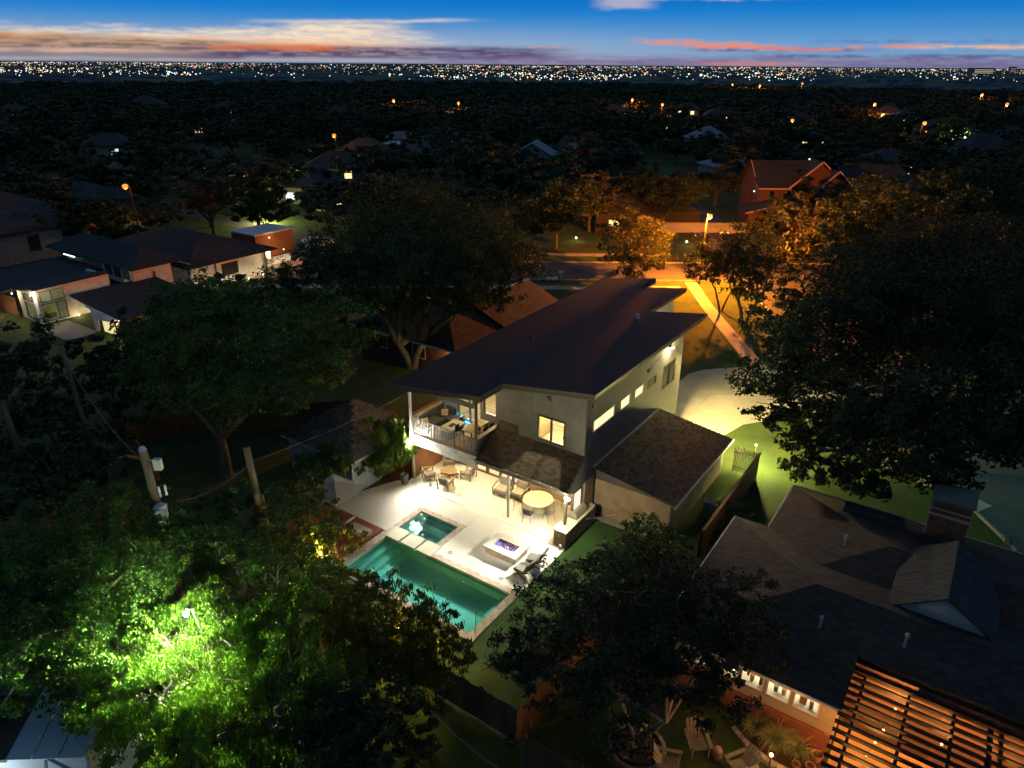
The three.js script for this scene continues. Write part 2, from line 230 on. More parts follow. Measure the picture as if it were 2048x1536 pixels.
// ---------------------------------------------------------------- the ground, streets and lawns
{
  const hole = [[2.6, -8.3], [10.65, -8.3], [10.65, -5.05], [5.3, -5.05], [5.3, -2.3], [2.6, -2.3]].map(([u, v]) => { const p = W(u, 0, v); return new THREE.Vector2(p.x, -p.z); });
  const N = 96, R0 = 720, s = new THREE.Shape(Array.from({ length: N }, (_, i) => new THREE.Vector2(Math.cos(i / N * 2 * Math.PI) * R0, Math.sin(i / N * 2 * Math.PI) * R0)));
  s.holes.push(new THREE.Path(hole));
  const near = new THREE.ShapeGeometry(s).rotateX(-Math.PI / 2), ring = [[720, 0], [820, -5], [1000, -20], [1250, -38], [1700, -52], [2400, -58], [5000, -60], [12000, -62], [30000, -66], [70000, -70]], v = [];
  for (let k = 0; k < ring.length - 1; k++) for (let i = 0; i < N; i++) {
    const P = (r, j) => [Math.cos(j / N * 2 * Math.PI) * ring[r][0], ring[r][1], -Math.sin(j / N * 2 * Math.PI) * ring[r][0]];
    const a = P(k, i), b = P(k, i + 1), c = P(k + 1, i), d = P(k + 1, i + 1); v.push(...a, ...c, ...b, ...b, ...c, ...d);
  }
  const far = new THREE.BufferGeometry(); far.setAttribute('position', new THREE.Float32BufferAttribute(v, 3)); far.computeVertexNormals();
  structure('ground', [near, far], M.ground);
}
const Wxz = (u, v) => { const p = W(u, 0, v); return [p.x, p.z]; }, Axz = (px, py) => { const p = at(px, py); return [p.x, p.z]; };
structure('lawn', sheet([[-30, -80.4], [24.4, -80.4], [25.6, -78], [26.2, -60], [26.4, -40], [26.4, -14], [18, -18], [10, -30], [2, -36], [-8, -44], [-22, -50], [-30, -60]], 0.006), M.ground);
structure('lawn', sheet([[-60, -88.6], [25, -88.6], [25, -106], [-60, -106]], 0.006), M.ground);
structure('lawn', sheet([[36, -88.6], [110, -88.6], [110, -130], [36, -130]], 0.006), M.ground);
structure('turf', sheet([[11, -9.2], [15.4, -9.2], [15.4, 2.6], [11, 2.6]].map(([u, v]) => Wxz(u, v)), 0.01), mat([0.055, 0.14, 0.03], { map: T.grass, bumpMap: T.grassBump, bumpScale: 0.03, roughness: 1 }));
structure('street', sheet([[-120, -80.5], [26.4, -80.5], [26.4, -10], [34.6, -10], [34.6, -80.5], [130, -80.5], [130, -88.5], [34, -88.5], [34, -170], [27, -170], [27, -88.5], [-120, -88.5]], 0.014), M.asphalt);
{
  const kerb = mat([0.4, 0.36, 0.31], { map: T.stain });
  const runs = [[-120, -80.4, 24, -80.4], [26.3, -78, 26.3, -53.6], [26.3, -46.6, 26.3, -10], [-120, -88.6, 26.8, -88.6], [34.3, -88.6, 130, -88.6], [34.8, -80.4, 34.8, -10], [34.8, -80.4, 130, -80.4]];
  for (const [x0, z0, x1, z1] of runs) structure('kerb', plank([x0, 0.06, z0], [x1, 0.06, z1], 0.16, 0.13), kerb);
  structure('kerb', tube([[24, 0.06, -80.4], [25.2, 0.06, -80.1], [26, 0.06, -79.2], [26.3, 0.06, -78]], 0.08, 6), kerb);
}
// the pavements are laid in flags with open joints
function flags(name, pts, w, step) {
  const o = new THREE.Group(); o.name = numbered(name); o.userData.kind = 'structure'; scene.add(o);
  const c = new THREE.CatmullRomCurve3(pts.map((p) => new THREE.Vector3(p[0], 0.03, p[1])), false, 'catmullrom', 0.3), n = Math.floor(c.getLength() / step), tones = [[0.42, 0.38, 0.33], [0.46, 0.415, 0.36], [0.38, 0.345, 0.3]].map((k) => mat(k, { map: T.stain, bumpMap: T.grit, bumpScale: 0.003 }));
  for (let i = 0; i < n; i++) { const a = c.getPointAt(i / n), b = c.getPointAt((i + 0.985) / n); obj('paving_slab', plank(a.toArray(), b.toArray(), w, 0.05), tones[Math.floor(hash(i, 7, pts.length) * 3)], o); }
}
flags('pavement', [[-34, -77], [-10, -77.2], [8, -77.3], [19, -77.6]], 1.3, 1.5);
flags('pavement', [[20.6, -79.8], [20.3, -70], [20.5, -57], [21, -49], [22.6, -41.5], [25.4, -37], [27, -34]], 1.35, 1.5);
flags('pavement', [[-30, -92.6], [0, -92.6], [20, -92.6]], 1.3, 2.2);
{
  const o = new THREE.Group(); o.name = 'driveway'; o.userData.kind = 'structure'; scene.add(o);
  const e = [[1330, 800], [1352, 790], [1360, 762], [1378, 748], [1405, 740], [1440, 737], [1482, 735]].map(([x, y]) => Axz(x, y)), lo = [Wxz(12.6, 12), Axz(1440, 876), Axz(1486, 850)];
  const cut = [[16.2, -50], [18.9, -49.9]];   // joint between the two pours
  obj('concrete_pour', sheet([...e, [22.5, -53.8], [22.2, -49.55], [15.2, -49.3], Wxz(10.6, 14)], 0.02), M.drive, o);
  obj('concrete_pour', sheet([Wxz(10.6, 13.85), [15.2, -49.26], [22.2, -49.51], [22.3, -46.4], lo[2], lo[1], lo[0], Wxz(10.6, 11.5)], 0.021), mat([0.52, 0.465, 0.37], { map: T.stain, bumpMap: T.grit, bumpScale: 0.003 }), o);
  obj('concrete_pour', sheet([[22.53, -53.8], [26.3, -53.5], [26.3, -46.7], [22.33, -46.4], [22.23, -49.5]], 0.019), M.drive, o);
}
// ---------------------------------------------------------------- the main house
const house = hthing('house', 'modern two storey house with long dark shed roof, balcony and brightly lit patio', 'house', 0, 0, 0);
const roofH = (u) => 6.35 + 0.15 * u;
{
  const out = [[-1.2, -0.5], [5.4, -0.4], [5.4, 1.62], [11.05, 1.62], [11.05, 17.1], [7, 17.1], [7, 23.9], [3.1, 24], [3.1, 27], [-1.5, 27]];
  const ring = (inset, dy) => out.map(([u, v]) => { const cu = 4, cv = 13; return [u - Math.sign(u - cu) * inset, roofH(u) + dy, -(v - Math.sign(v - cv) * inset)]; });
  const r = obj('roof', slab(ring(0, 0), 0.07), M.roofDark, house);
  obj('fascia_board', slab(ring(0.03, -0.072), 0.24), M.fascia, house);
  obj('soffit', slab(ring(0.16, -0.314), 0.03), M.soffit, house);
  for (const [u, v] of [[7.3, 14.6], [6.9, 15.3]]) obj('roof_vent', [cyl(0.07, 0.07, 0.3, u, roofH(u) - 0.05, -v, 10), cyl(0.13, 0.02, 0.08, u, roofH(u) + 0.25, -v, 10)], M.steel, r);
  obj('pipe_vent', cyl(0.05, 0.05, 0.35, 2.4, roofH(2.4) - 0.05, -9, 8), M.metal, r);
  // drip edge along the tail and the tall side
  const drip = (a, b) => plank([a[0], roofH(a[0]) - 0.05, -a[1]], [b[0], roofH(b[0]) - 0.05, -b[1]], 0.05, 0.11);
  obj('drip_edge', [drip([-1.2, -0.52], [5.42, -0.42]), drip([5.42, -0.42], [5.42, 1.6]), drip([5.42, 1.6], [11.07, 1.6]), drip([11.07, 1.6], [11.07, 17.12])], M.bronze, house);
}
function win(plane, a0, a1, h0, h1, p, o = {}) {   // frame with its pane; plane 'V' looks to -v, 'U' looks to +u
  const f = o.f ?? 0.06, d = 0.09, B = plane === 'V' ? (x0, x1, y0, y1) => hb(x0, x1, y0, y1, p - 0.03, p + d) : (x0, x1, y0, y1) => hb(p - d, p + 0.03, y0, y1, x0, x1), parts = [B(a0, a1, h0, h0 + f), B(a0, a1, h1 - f, h1), B(a0, a0 + f, h0 + f, h1 - f), B(a1 - f, a1, h0 + f, h1 - f)];
  for (const m of o.mull ?? []) parts.push(B(m - f / 2, m + f / 2, h0 + f, h1 - f)); for (const m of o.bars ?? []) parts.push(B(a0 + f, a1 - f, m - f / 2, m + f / 2));
  const w = obj(o.name ?? 'window', parts, o.frame ?? M.bronze, o.parent ?? house), g = 0.02, cuts = [a0 + f, ...(o.mull ?? []), a1 - f];
  for (let i = 0; i < cuts.length - 1; i++) obj(o.pane ?? 'pane', plane === 'V' ? hb(cuts[i] + 0.005, cuts[i + 1] - 0.005, h0 + f, h1 - f, p + g, p + g + 0.012) : hb(p - g - 0.012, p - g, h0 + f, h1 - f, cuts[i] + 0.005, cuts[i + 1] - 0.005), o.glass ?? M.glass, w);
  return w;
}
function room(u0, u1, h0, h1, v0, v1, open, m = M.room, floor = M.floorWood) {   // inner shell of a lit room, open towards its windows
  const t = 0.08, g = [hb(u0, u1, h1, h1 + t, v0, v1), hb(u0 - t, u0, h0, h1, v0, v1)]; if (open !== 'V') g.push(hb(u0, u1, h0, h1, v0 - t, v0)); g.push(hb(u0, u1, h0, h1, v1, v1 + t)); if (open !== 'U') g.push(hb(u1, u1 + t, h0, h1, v0, v1));
  const r = obj('room', g, m, house); obj('floor', hb(u0, u1, h0 - t, h0, v0, v1), floor, r); return r;
}
const R = (a) => a * Math.PI / 180;
// ground floor: doors, brick, cedar wall
{
  const doors = [[0.35, 6.2, 0, 2.3]], rear = [[0, 0], [10.5, 0], [10.5, 2.9], [0, 2.9]];
  obj('rear_wall', wallV([[0, 0], [6.3, 0], [6.3, 3.0], [0, 3.0]], [[0.35, 6.2, 0.04, 2.35]], 3, 0.2), M.stucco, house);
  win('V', 0.35, 3.3, 0.04, 2.35, 3.02, { name: 'sliding_door', f: 0.09, mull: [1.3, 2.25], frame: M.bronze });
  win('V', 3.3, 6.2, 0.04, 2.35, 3.02, { name: 'sliding_door', f: 0.09, mull: [4.25, 5.2], frame: M.bronze });
  obj('cedar_wall', Array.from({ length: 11 }, (_, i) => hb(-0.16, 0, 0.02, 2.5, 0.12 + i * 0.262, 0.12 + i * 0.262 + 0.25)), M.cedar, house);
  const r = room(0.1, 6.3, 0.02, 2.85, 3.22, 7.5, 'V', mat([0.75, 0.72, 0.62], { map: T.plaster }), mat([0.62, 0.58, 0.5], { map: T.stain }));
  obj('kitchen_island', [hb(2, 4.2, 0.02, 0.92, 5, 5.9), hb(1.9, 4.3, 0.925, 0.97, 4.9, 6)], M.white, r);
  obj('sofa', [hb(0.6, 1.6, 0.02, 0.45, 4.2, 6.2), hb(0.4, 0.6, 0.02, 0.8, 4.2, 6.2)], M.cushion, r);
  for (const [u, v] of [[1.6, 4.6], [4.6, 4.6]]) { bulb('ceiling_lamp', 0.09, u, 2.72, -v, glow(CREAM, 6), r); shine(r, 'point', u, 2.6, -v, CREAM, 40, { size: 0.1 }); }
}
// walls of the upper storey
{
  const top = (u) => roofH(u) - 0.33;
  obj('balcony_wall', wallV([[-0.3, 3.1], [4.5, 3.1], [4.5, top(4.5)], [-0.3, top(-0.3)]], [[-0.25, 0.75, 3.95 + 1.2, 5.5], [1.05, 2.85, 3.13, 5.2], [3.0, 4.15, 4.05, 5.6]], 3.1, 0.2), M.panel, house);
  win('V', -0.25, 0.75, 5.15, 5.5, 3.12); win('V', 1.05, 2.85, 3.13, 5.2, 3.12, { name: 'sliding_door', f: 0.08, mull: [1.95] }); win('V', 3.0, 4.15, 4.05, 5.6, 3.12);
  obj('corner_wall', [wallV([[4.5, 3], [6.3, 3], [6.3, top(6.3)], [4.5, top(4.5)]], [], 2.35, 0.18), hb(4.42, 4.5, 3.1, top(4.4), 2.35, 3.1)], M.panel, house);
  // bump-out of flat cement panels with open joints
  const pan = [[6.3, 7.1], [7.1, 8.35], [8.35, 9.55], [9.55, 10.48]], base = obj('rear_panel', wallV([[6.3, 3.0], [10.5, 3.0], [10.5, top(10.5)], [6.3, top(6.3)]], [[7.55, 9.27, 4.36, 5.82]], 1.93, 0.18), M.mortar, house);
  pan.forEach(([a, b]) => { const holes = [], lo = 3.05; const W0 = Math.max(a, 7.55), W1 = Math.min(b, 9.27); const g = 0.008;
    const seg = W1 > W0 ? [[[a + g, lo], [b - g, lo], [b - g, 4.35], [a + g, 4.35]], ...(W0 > a ? [[[a + g, 4.358], [W0, 4.358], [W0, 5.82], [a + g, 5.82]]] : []), ...(W1 < b ? [[[W1, 4.358], [b - g, 4.358], [b - g, 5.82], [W1, 5.82]]] : []), [[a + g, 5.83], [b - g, 5.83], [b - g, top(b)], [a + g, top(a)]]] : [[[a + g, lo], [b - g, lo], [b - g, top(b)], [a + g, top(a)]]];
    obj('cement_panel', seg.map((q) => wallV(q, holes, 1.9, 0.025)), M.panel, base); });
  win('V', 7.55, 9.27, 4.36, 5.82, 1.9, { f: 0.08, mull: [8.4], frame: M.bronze });
  obj('wall_vent', [hb(8.15, 8.33, 6.85, 7.03, 1.8, 1.9), hb(8.12, 8.36, 7.03, 7.06, 1.76, 1.9)], M.bronze, house);
  const study = room(6.4, 10.3, 3.4, 6.6, 2.1, 5.4, 'V', mat([0.72, 0.62, 0.42], { map: T.plaster }));
  obj('bookshelf', [hb(6.5, 6.85, 3.4, 5.8, 2.6, 4.6), ...[3.9, 4.4, 4.9, 5.4].map((h) => hb(6.86, 6.88, h, h + 0.3, 2.7, 4.4))], M.teak, study);
  obj('desk_chair', [rbx(0.6, 0.12, 0.6, 0.04, 8.9, 4.3, -3.1), rbx(0.55, 0.75, 0.1, 0.04, 8.9, 4.75, -3.4), cyl(0.04, 0.04, 0.5, 8.9, 3.75, -3.1, 8), bar([8.6, 3.5, -3.1], [9.2, 3.5, -3.1], 0.03), bar([8.9, 3.5, -2.8], [8.9, 3.5, -3.4], 0.03)], M.darkCushion, study);
  obj('plant_leaf', Array.from({ length: 16 }, (_, i) => bar([9.8, 4.1, -2.8], [9.8 + Math.cos(i * 2.4) * 0.3, 4.6 + (i % 4) * 0.15, -2.8 + Math.sin(i * 2.4) * 0.3], 0.01, 0.05)), mat([0.06, 0.13, 0.03]), study);
  bulb('ceiling_lamp', 0.1, 8.4, 6.4, -3.5, glow(CREAM, 6), study); shine(study, 'point', 8.4, 6.2, -3.5, [1, 0.88, 0.56], 190, { size: 0.1 });
  const lounge = room(-0.2, 6.2, 3.1, 5.75, 3.35, 7, 'V', mat([0.7, 0.62, 0.46], { map: T.plaster }), M.floorWood);
  obj('rug', hb(0.8, 2.7, 3.105, 3.12, 3.6, 5.4), mat([0.3, 0.24, 0.2], { map: T.mottle }), lounge); obj('side_chair', [hb(3.2, 3.9, 3.1, 3.55, 3.9, 4.6), hb(3.2, 3.9, 3.55, 4.1, 4.5, 4.65)], M.cushion, lounge);
  obj('house_plant', Array.from({ length: 26 }, (_, i) => bar([3.6, 3.8, -4], [3.6 + Math.cos(i * 2.4) * (0.2 + 0.02 * (i % 6)), 4.3 + (i % 7) * 0.16, -4 + Math.sin(i * 2.4) * 0.35], 0.008, 0.05, 4)), mat([0.1, 0.2, 0.03]), lounge);
  bulb('ceiling_lamp', 0.1, 2.4, 5.55, -4.8, glow(CREAM, 6), lounge); shine(lounge, 'point', 2.4, 5.4, -4.8, [1, 0.86, 0.52], 60, { size: 0.1 });
  // tall side wall with its slot windows
  const slots = [[2.68, 5.1, 5.26, 5.95], [5.84, 7.05, 5.26, 5.9], [7.7, 8.85, 5.26, 5.85], [9.5, 10.72, 5.2, 5.78], [11.85, 13.72, 4.28, 5.9]];
  obj('side_wall', wallU([[1.93, 0], [14.8, 0], [14.8, top(10.5)], [1.93, top(10.5)]], slots, 10.5, 0.2), mat([0.2, 0.175, 0.15], { map: T.plaster, bumpMap: T.grit, bumpScale: 0.003 }), house);
  const litPane = glow([1, 0.83, 0.42], 1.25);
  slots.forEach((s, i) => win('U', ...s, 10.5, i < 3 ? { glass: litPane, pane: 'lit_window_pane', frame: M.trim, f: 0.05 } : { glass: M.darkGlass, f: 0.07, mull: i === 4 ? [12.8] : [] }));
  obj('front_wall', [wallV([[-0.3, 0], [10.3, 0], [10.3, top(10.3)], [-0.3, top(-0.3)]], [], 14.6, 0.2)], M.stucco, house);
  obj('front_wing_wall', [hb(6.3, 6.5, 0, top(6.3), 14.8, 22.6), hb(2.6, 6.5, 0, top(2.6), 22.6, 22.8), hb(2.6, 2.8, 0, top(2.6), 22.8, 26), hb(-0.3, 2.8, 0, top(0), 26, 26.2)], M.trim, house);
  obj('side_wall', hb(-0.5, -0.3, 0, top(-0.5), 3, 26), M.stucco, house);
  obj('inner_floor', hb(-0.3, 10.3, 2.9, 3.02, 7.1, 14.6), M.room, house);
  // small fittings on the tall wall
  for (const [v, h] of [[12.8, 6.62], [13.4, 6.62], [9.33, 6.5], [2.5, 6.9]]) obj('wall_vent', hb(10.5, 10.62, h - 0.08, h + 0.08, v - 0.09, v + 0.09), M.bronze, house);
  obj('antenna_wire', tube([[10.52, 6.45, -9.5], [10.56, 6.8, -10.2], [10.52, 6.75, -10.9]], 0.012, 4), M.cable, house);
  const f = obj('flood_lamp', [rbx(0.16, 0.14, 0.26, 0.03, 10.62, 7.12, -12.3)], M.metal, house); bulb('lamp_lens', 0.07, 10.72, 7.04, -12.2, glow([1, 0.86, 0.5], 8), f); bulb('lamp_lens', 0.07, 10.72, 7.04, -12.42, glow([1, 0.86, 0.5], 8), f);
  shine(house, 'point', 10.9, 6.95, -12.3, [1, 0.84, 0.42], 20, { size: 0.12 });
  shine(house, 'spot', 10.9, 7.0, -12.6, [1, 0.78, 0.3], 1500, { to: [15.5, 0, -19], angle: 0.72, penumbra: 0.7, size: 0.12 });
  shine(house, 'spot', 10.9, 7.0, -12.2, [1, 0.74, 0.4], 330, { to: [21.5, 2.5, -2.5], angle: 0.34, penumbra: 0.5, size: 0.12 });
  // entrance lamp on the front wing
  const e = obj('entry_lamp', rbx(0.14, 0.2, 0.14, 0.03, 6.62, 5.6, -18.2), M.metal, house); bulb('lamp_lens', 0.06, 6.7, 5.46, -18.2, glow(CREAM, 8), e); shine(house, 'point', 6.8, 5.4, -18.2, CREAM, 30, { size: 0.1 });
}
// balcony: deck, railing, parapets
{
  obj('balcony_floor', Array.from({ length: 12 }, (_, i) => hb(-0.2, 4.6, 3.02, 3.08, 0.25 + i * 0.238, 0.25 + i * 0.238 + 0.228)), M.teak, house);
  obj('balcony_soffit', hb(-0.2, 4.7, 2.5, 2.52, 0.24, 3), M.soffit, house);
  const front = obj('balcony_fascia', hb(-0.25, 4.7, 2.4, 3.06, 0.12, 0.22), M.mortar, house);
  [[-0.25, 0.95], [0.95, 2.2], [2.2, 3.45], [3.45, 4.7]].forEach(([a, b]) => obj('fascia_panel', hb(a + 0.006, b - 0.006, 2.38, 3.08, 0.09, 0.118), M.fasciaLight, front));
  const rail = obj('railing', [hb(-0.1, 4.6, 4.08, 4.13, 0.16, 0.2), hb(-0.1, 4.6, 3.2, 3.23, 0.165, 0.195), ...[0, 1.55, 3.1, 4.55].map((u) => hb(u - 0.025, u + 0.025, 3.05, 4.08, 0.155, 0.205))], M.bronze, house);
  const balMat = mat([0.26, 0.235, 0.2], { roughness: 0.5 }), bal = finish([bx(-0.014, 0.014, 3.23, 4.08, -0.194, -0.166)]); for (let u = 0.1; u < 4.5; u += 0.115) { const b = obj('baluster', bal, balMat, rail); b.position.x = u; }
  obj('side_parapet', hb(4.6, 4.72, 3.0, 4.12, 0.25, 2.34), M.darkPanel = mat([0.05, 0.048, 0.046], { map: T.plaster }), house); obj('parapet_cap', hb(4.54, 4.8, 4.125, 4.17, 0.18, 2.33), M.cedar, house);
  const lp = obj('side_parapet', hb(-0.3, -0.2, 3.0, 4.1, 0.25, 3.08), M.mortar, house); [[0.25, 1.18], [1.19, 2.12], [2.13, 3.07]].forEach(([a, b]) => obj('parapet_panel', hb(-0.198, -0.17, 3.1, 4.08, a, b), M.soffit, lp)); obj('parapet_cap', hb(-0.36, -0.12, 4.105, 4.15, 0.2, 3.08), M.cedar, house);
  obj('corner_post', [hb(-0.08, 0.06, 0.03, 6.0, -0.02, 0.1)], M.fasciaLight, house); obj('corner_post', [hb(4.62, 4.74, 4.17, 6.6, 0.1, 0.22)], M.bronze, house); obj('gable_beam', [hb(4.58, 4.78, 6.3, 6.7, 0.0, 2.35), hb(-0.1, 4.58, 6.02, 6.3, 0.03, 0.13)], M.bronze, house);
  const l = obj('ceiling_lamp', cyl(0.09, 0.09, 0.02, 2.2, 6.18, -1.6, 14), glow(CREAM, 6), house); shine(house, 'point', 2.2, 5.9, -1.6, WARM, 16, { size: 0.12 });
  // flood lamp under the railing at the corner post
  const f = obj('flood_lamp', [rbx(0.2, 0.12, 0.12, 0.03, 0.22, 2.95, -0.02), bar([0.22, 3.0, -0.1], [0.22, 2.95, 0], 0.02)], M.fasciaLight, house); bulb('lamp_lens', 0.075, 0.12, 2.9, 0.06, glow(COOL, 22), f); bulb('lamp_lens', 0.075, 0.34, 2.9, 0.06, glow(COOL, 22), f);
  shine(house, 'point', 0.2, 2.8, 0.42, COOL, 55, { size: 0.12 });
  shine(house, 'spot', 0.25, 2.82, 0.4, COOL, 105, { to: [4.6, 0, 4.2], angle: 1.2, penumbra: 0.5, size: 0.12 });
  shine(house, 'spot', 0.34, 2.84, 0.4, [0.95, 1, 0.92], 330, { to: [6.8, -0.7, 8.1], angle: 0.4, penumbra: 0.55, size: 0.05 });
}
// patio roof: shingled lean-to between balcony and tall wall
const shingleRoof = (parent, name, P, uRange, len, tones, max, geoW = 0.3, exp = 0.15, seed = 5) => {
  // P(a, s) gives the point at width a and slope distance s above the eave; pieces overlap upwards like real tabs
  const r = rng(seed), rest = tones.map(() => []); let made = 0; const rows = Math.ceil(len / exp);
  const o = P(0, 0), ex = P(1, 0).sub(P(0, 0)), es = P(0, 1).sub(P(0, 0)), n = es.clone().cross(ex).normalize(); if (n.y < 0) n.negate();
  const base = new THREE.Matrix4().makeBasis(ex, n, n.clone().cross(ex).negate());
  const shapes = [0.94, 0.97, 1].map((k) => new THREE.BoxGeometry(geoW * k, 0.012, exp + 0.07).rotateX(0)), ready = shapes.map((g) => finish([g]));
  for (let i = 0; i < rows; i++) { const s = (i + 0.5) * exp, [a0, a1] = uRange(Math.min(len, i * exp)); for (let a = a0 + (i % 2) * geoW / 2; a < a1 - geoW * 0.4; a += geoW) {
    const t = Math.floor(r() * tones.length), k = Math.floor(r() * 3), m = new THREE.Matrix4().makeRotationX(0).premultiply(base); const p = P(a + geoW / 2, Math.min(len - exp * 0.4, s + 0.03)).addScaledVector(n, 0.012 + r() * 0.004);
    const tilt = new THREE.Matrix4().makeRotationAxis(ex.clone().normalize(), -0.05); m.premultiply(tilt); m.setPosition(p);
    if (made < max) { const q = obj('shingle', ready[k], tones[t], parent); q.applyMatrix4(m); made++; } else rest[t].push(shapes[k].clone().applyMatrix4(m)); } }
  rest.forEach((g, t) => { if (g.length) { const q = obj(name, g, tones[t], parent); q.userData.kind = 'stuff'; } });
};
{
  const ev = 0.1, eh = 3.02, sl = 0.63, k = Math.hypot(1, sl);
  const deck = obj('patio_roof', [slab([[4.6, eh, -ev], [10.52, eh, -ev], [10.52, eh + (1.9 - ev) * sl, -1.9], [6.3, eh + (1.9 - ev) * sl, -1.9], [6.3, eh + (2.35 - ev) * sl, -2.35], [4.74, eh + (2.35 - ev) * sl, -2.35], [4.74, eh + 0.2 * sl, -ev - 0.2], [4.6, eh + 0.2 * sl, -ev - 0.2]], 0.06)], M.roofDark, house);
  shingleRoof(deck, 'shingle_field', (a, s) => new THREE.Vector3(a, eh + s / k * sl, -ev - s / k), (s) => [4.76, s / k > 1.75 ? 6.28 : 10.5], 2.18 * k, M.shingles, 300, 0.3, 0.15, 5);
  obj('patio_fascia', [hb(4.72, 10.6, 2.72, 3.0, 0.0, 0.1)], M.fascia, house); obj('gutter', [hb(4.72, 10.7, 2.9, 3.02, -0.12, -0.01)], M.fascia, house);
  obj('patio_ceiling', hb(4.72, 10.4, 2.64, 2.66, 0.1, 3), M.soffit, house);
  for (let i = 0; i < 7; i++) bulb('gutter_clip', 0.025, 5.4 + i * 0.72, 3.03, 0.08, M.steel, deck);
  obj('gable_infill', wallU([[0.05, 2.62], [2.0, 2.62], [2.0, 4.2], [0.05, 2.98]], [], 10.6, 0.1), M.panel, house);
  obj('patio_post', hb(6.88, 7.0, 0.03, 2.72, -0.04, 0.08), M.fasciaLight, house); obj('patio_post', hb(10.5, 10.62, 1.0, 2.72, -0.06, 0.06), M.bronze, house);
  obj('downpipe', tube([[10.62, 2.95, 0.06], [10.66, 2.8, 0.02], [10.66, 2.6, 0.0]], 0.04, 8), M.fascia, house);
  for (const [u, v] of [[1.2, 1.2], [3.4, 1.5], [5.6, 1.6], [7.4, 1.4], [9.2, 1.6]]) { const h = u < 4.7 ? 2.49 : 2.63; obj('downlight', cyl(0.08, 0.08, 0.012, u, h - 0.012, -v, 16), glow(CREAM, 9), house); shine(house, 'spot', u, h - 0.05, -v, [1, 0.74, 0.34], 24, { to: [u, 0, -v], angle: 1.3, penumbra: 0.8, size: 0.08 }); }
  const f = obj('flood_lamp', [rbx(0.2, 0.12, 0.12, 0.03, 10.72, 2.8, 0.12)], M.fasciaLight, house); bulb('lamp_lens', 0.07, 10.64, 2.76, 0.2, glow(COOL, 22), f); bulb('lamp_lens', 0.07, 10.82, 2.76, 0.2, glow(COOL, 22), f);
  shine(house, 'spot', 10.72, 2.74, 0.36, COOL, 80, { to: [7, 0, 4], angle: 1.25, penumbra: 0.5, size: 0.12 }); shine(house, 'spot', 10.66, 2.78, 0.36, [0.95, 1, 0.92], 280, { to: [6.4, -0.7, 8.3], angle: 0.45, penumbra: 0.55, size: 0.05 }); shine(house, 'point', 10.8, 2.72, 0.36, [1, 0.88, 0.62], 34, { size: 0.12 });
}
// brick: courses of separate bricks on a mortar backing
function bricks(parent, place, w, h, tone, bw = 0.21, bh = 0.068, holes = [], seed = 3) {
  const r = rng(seed), out = [], g = 0.01; let row = 0;
  for (let y = 0; y + bh <= h + 0.001; y += bh, row++) for (let x = (row % 2) ? -bw / 2 : 0; x < w; x += bw) { const a = Math.max(0, x + g / 2), b = Math.min(w, x + bw - g / 2); if (b - a < 0.03 || holes.some(([p, q, s, t]) => b > p && a < q && y + bh > s && y < t)) continue; out.push(place(a, b, y + g / 2, y + bh - g / 2, 0.008 + r() * 0.006)); }
  const m = obj('brickwork', out, tone, parent); m.userData.kind = 'stuff'; return m;
}
{
  const bw = obj('brick_wall', hb(6.3, 10.5, 0, 2.66, 3.0, 3.18), M.mortar, house); bricks(bw, (a, b, y0, y1, d) => hb(6.3 + a, 6.3 + b, y0, y1, 3.0 - d, 3.001), 4.2, 2.66, M.brick);
  const col = obj('brick_wall', wallU([[1.93, 0], [2.98, 0], [2.98, 2.6], [1.93, 2.6]], [], 10.58, 0.07), M.mortar, house); bricks(col, (a, b, y0, y1, d) => hb(10.579, 10.58 + d, y0, y1, 1.93 + a, 1.93 + b), 1.05, 2.6, M.brick);
  win('U', 0.75, 1.7, 1.15, 2.5, 10.55, { name: 'serving_window', glass: glow([1, 0.92, 0.72], 0.9), pane: 'lit_window_pane', f: 0.07 });
  // wing: brick walls and shingled shed roof
  const wing = obj('wing_wall', [hb(10.52, 15.0, 0, 2.2, 3.2, 3.38), hb(14.8, 15.0, 0, 2.2, 3.38, 11.5), hb(10.52, 15.0, 0, 2.2, 11.3, 11.5)], M.mortar, house); bricks(wing, (a, b, y0, y1, d) => hb(10.6 + a, 10.6 + b, y0, y1, 3.2 - d, 3.201), 4.4, 2.2, M.brick, 0.21, 0.068, [], 8);
  obj('gable_infill', wallV([[10.52, 2.2], [15.0, 2.2], [15.0, 2.22], [10.52, 2.86]], [], 3.22, 0.12), M.fascia, house);
  const lo = 2.32, hi = 2.98, u0 = 10.52, u1 = 15.3, s = (hi - lo) / (u1 - u0), k = Math.hypot(1, s);
  const wr = obj('wing_roof', slab([[u0, hi, -2.95], [u1, lo, -2.95], [u1, lo, -11.8], [u0, hi, -11.8]], 0.1), M.fascia, house);
  shingleRoof(wr, 'shingle_field', (a, d) => new THREE.Vector3(u1 - d / k, lo + d / k * s, -2.95 - a), () => [0.02, 8.82], (u1 - u0) * k, M.shingles, 300, 0.3, 0.15, 9);
  obj('wall_flashing', hb(10.5, 10.56, 2.98, 3.1, 2.95, 11.8), M.trim, house); obj('gutter', hb(15.3, 15.4, 2.18, 2.3, 2.9, 11.85), M.trim, house);
  obj('roof_vent', [cyl(0.09, 0.09, 0.16, 12.2, 2.75, -4.3, 10), cyl(0.12, 0.05, 0.06, 12.2, 2.9, -4.3, 10)], M.bronze, wr);
}
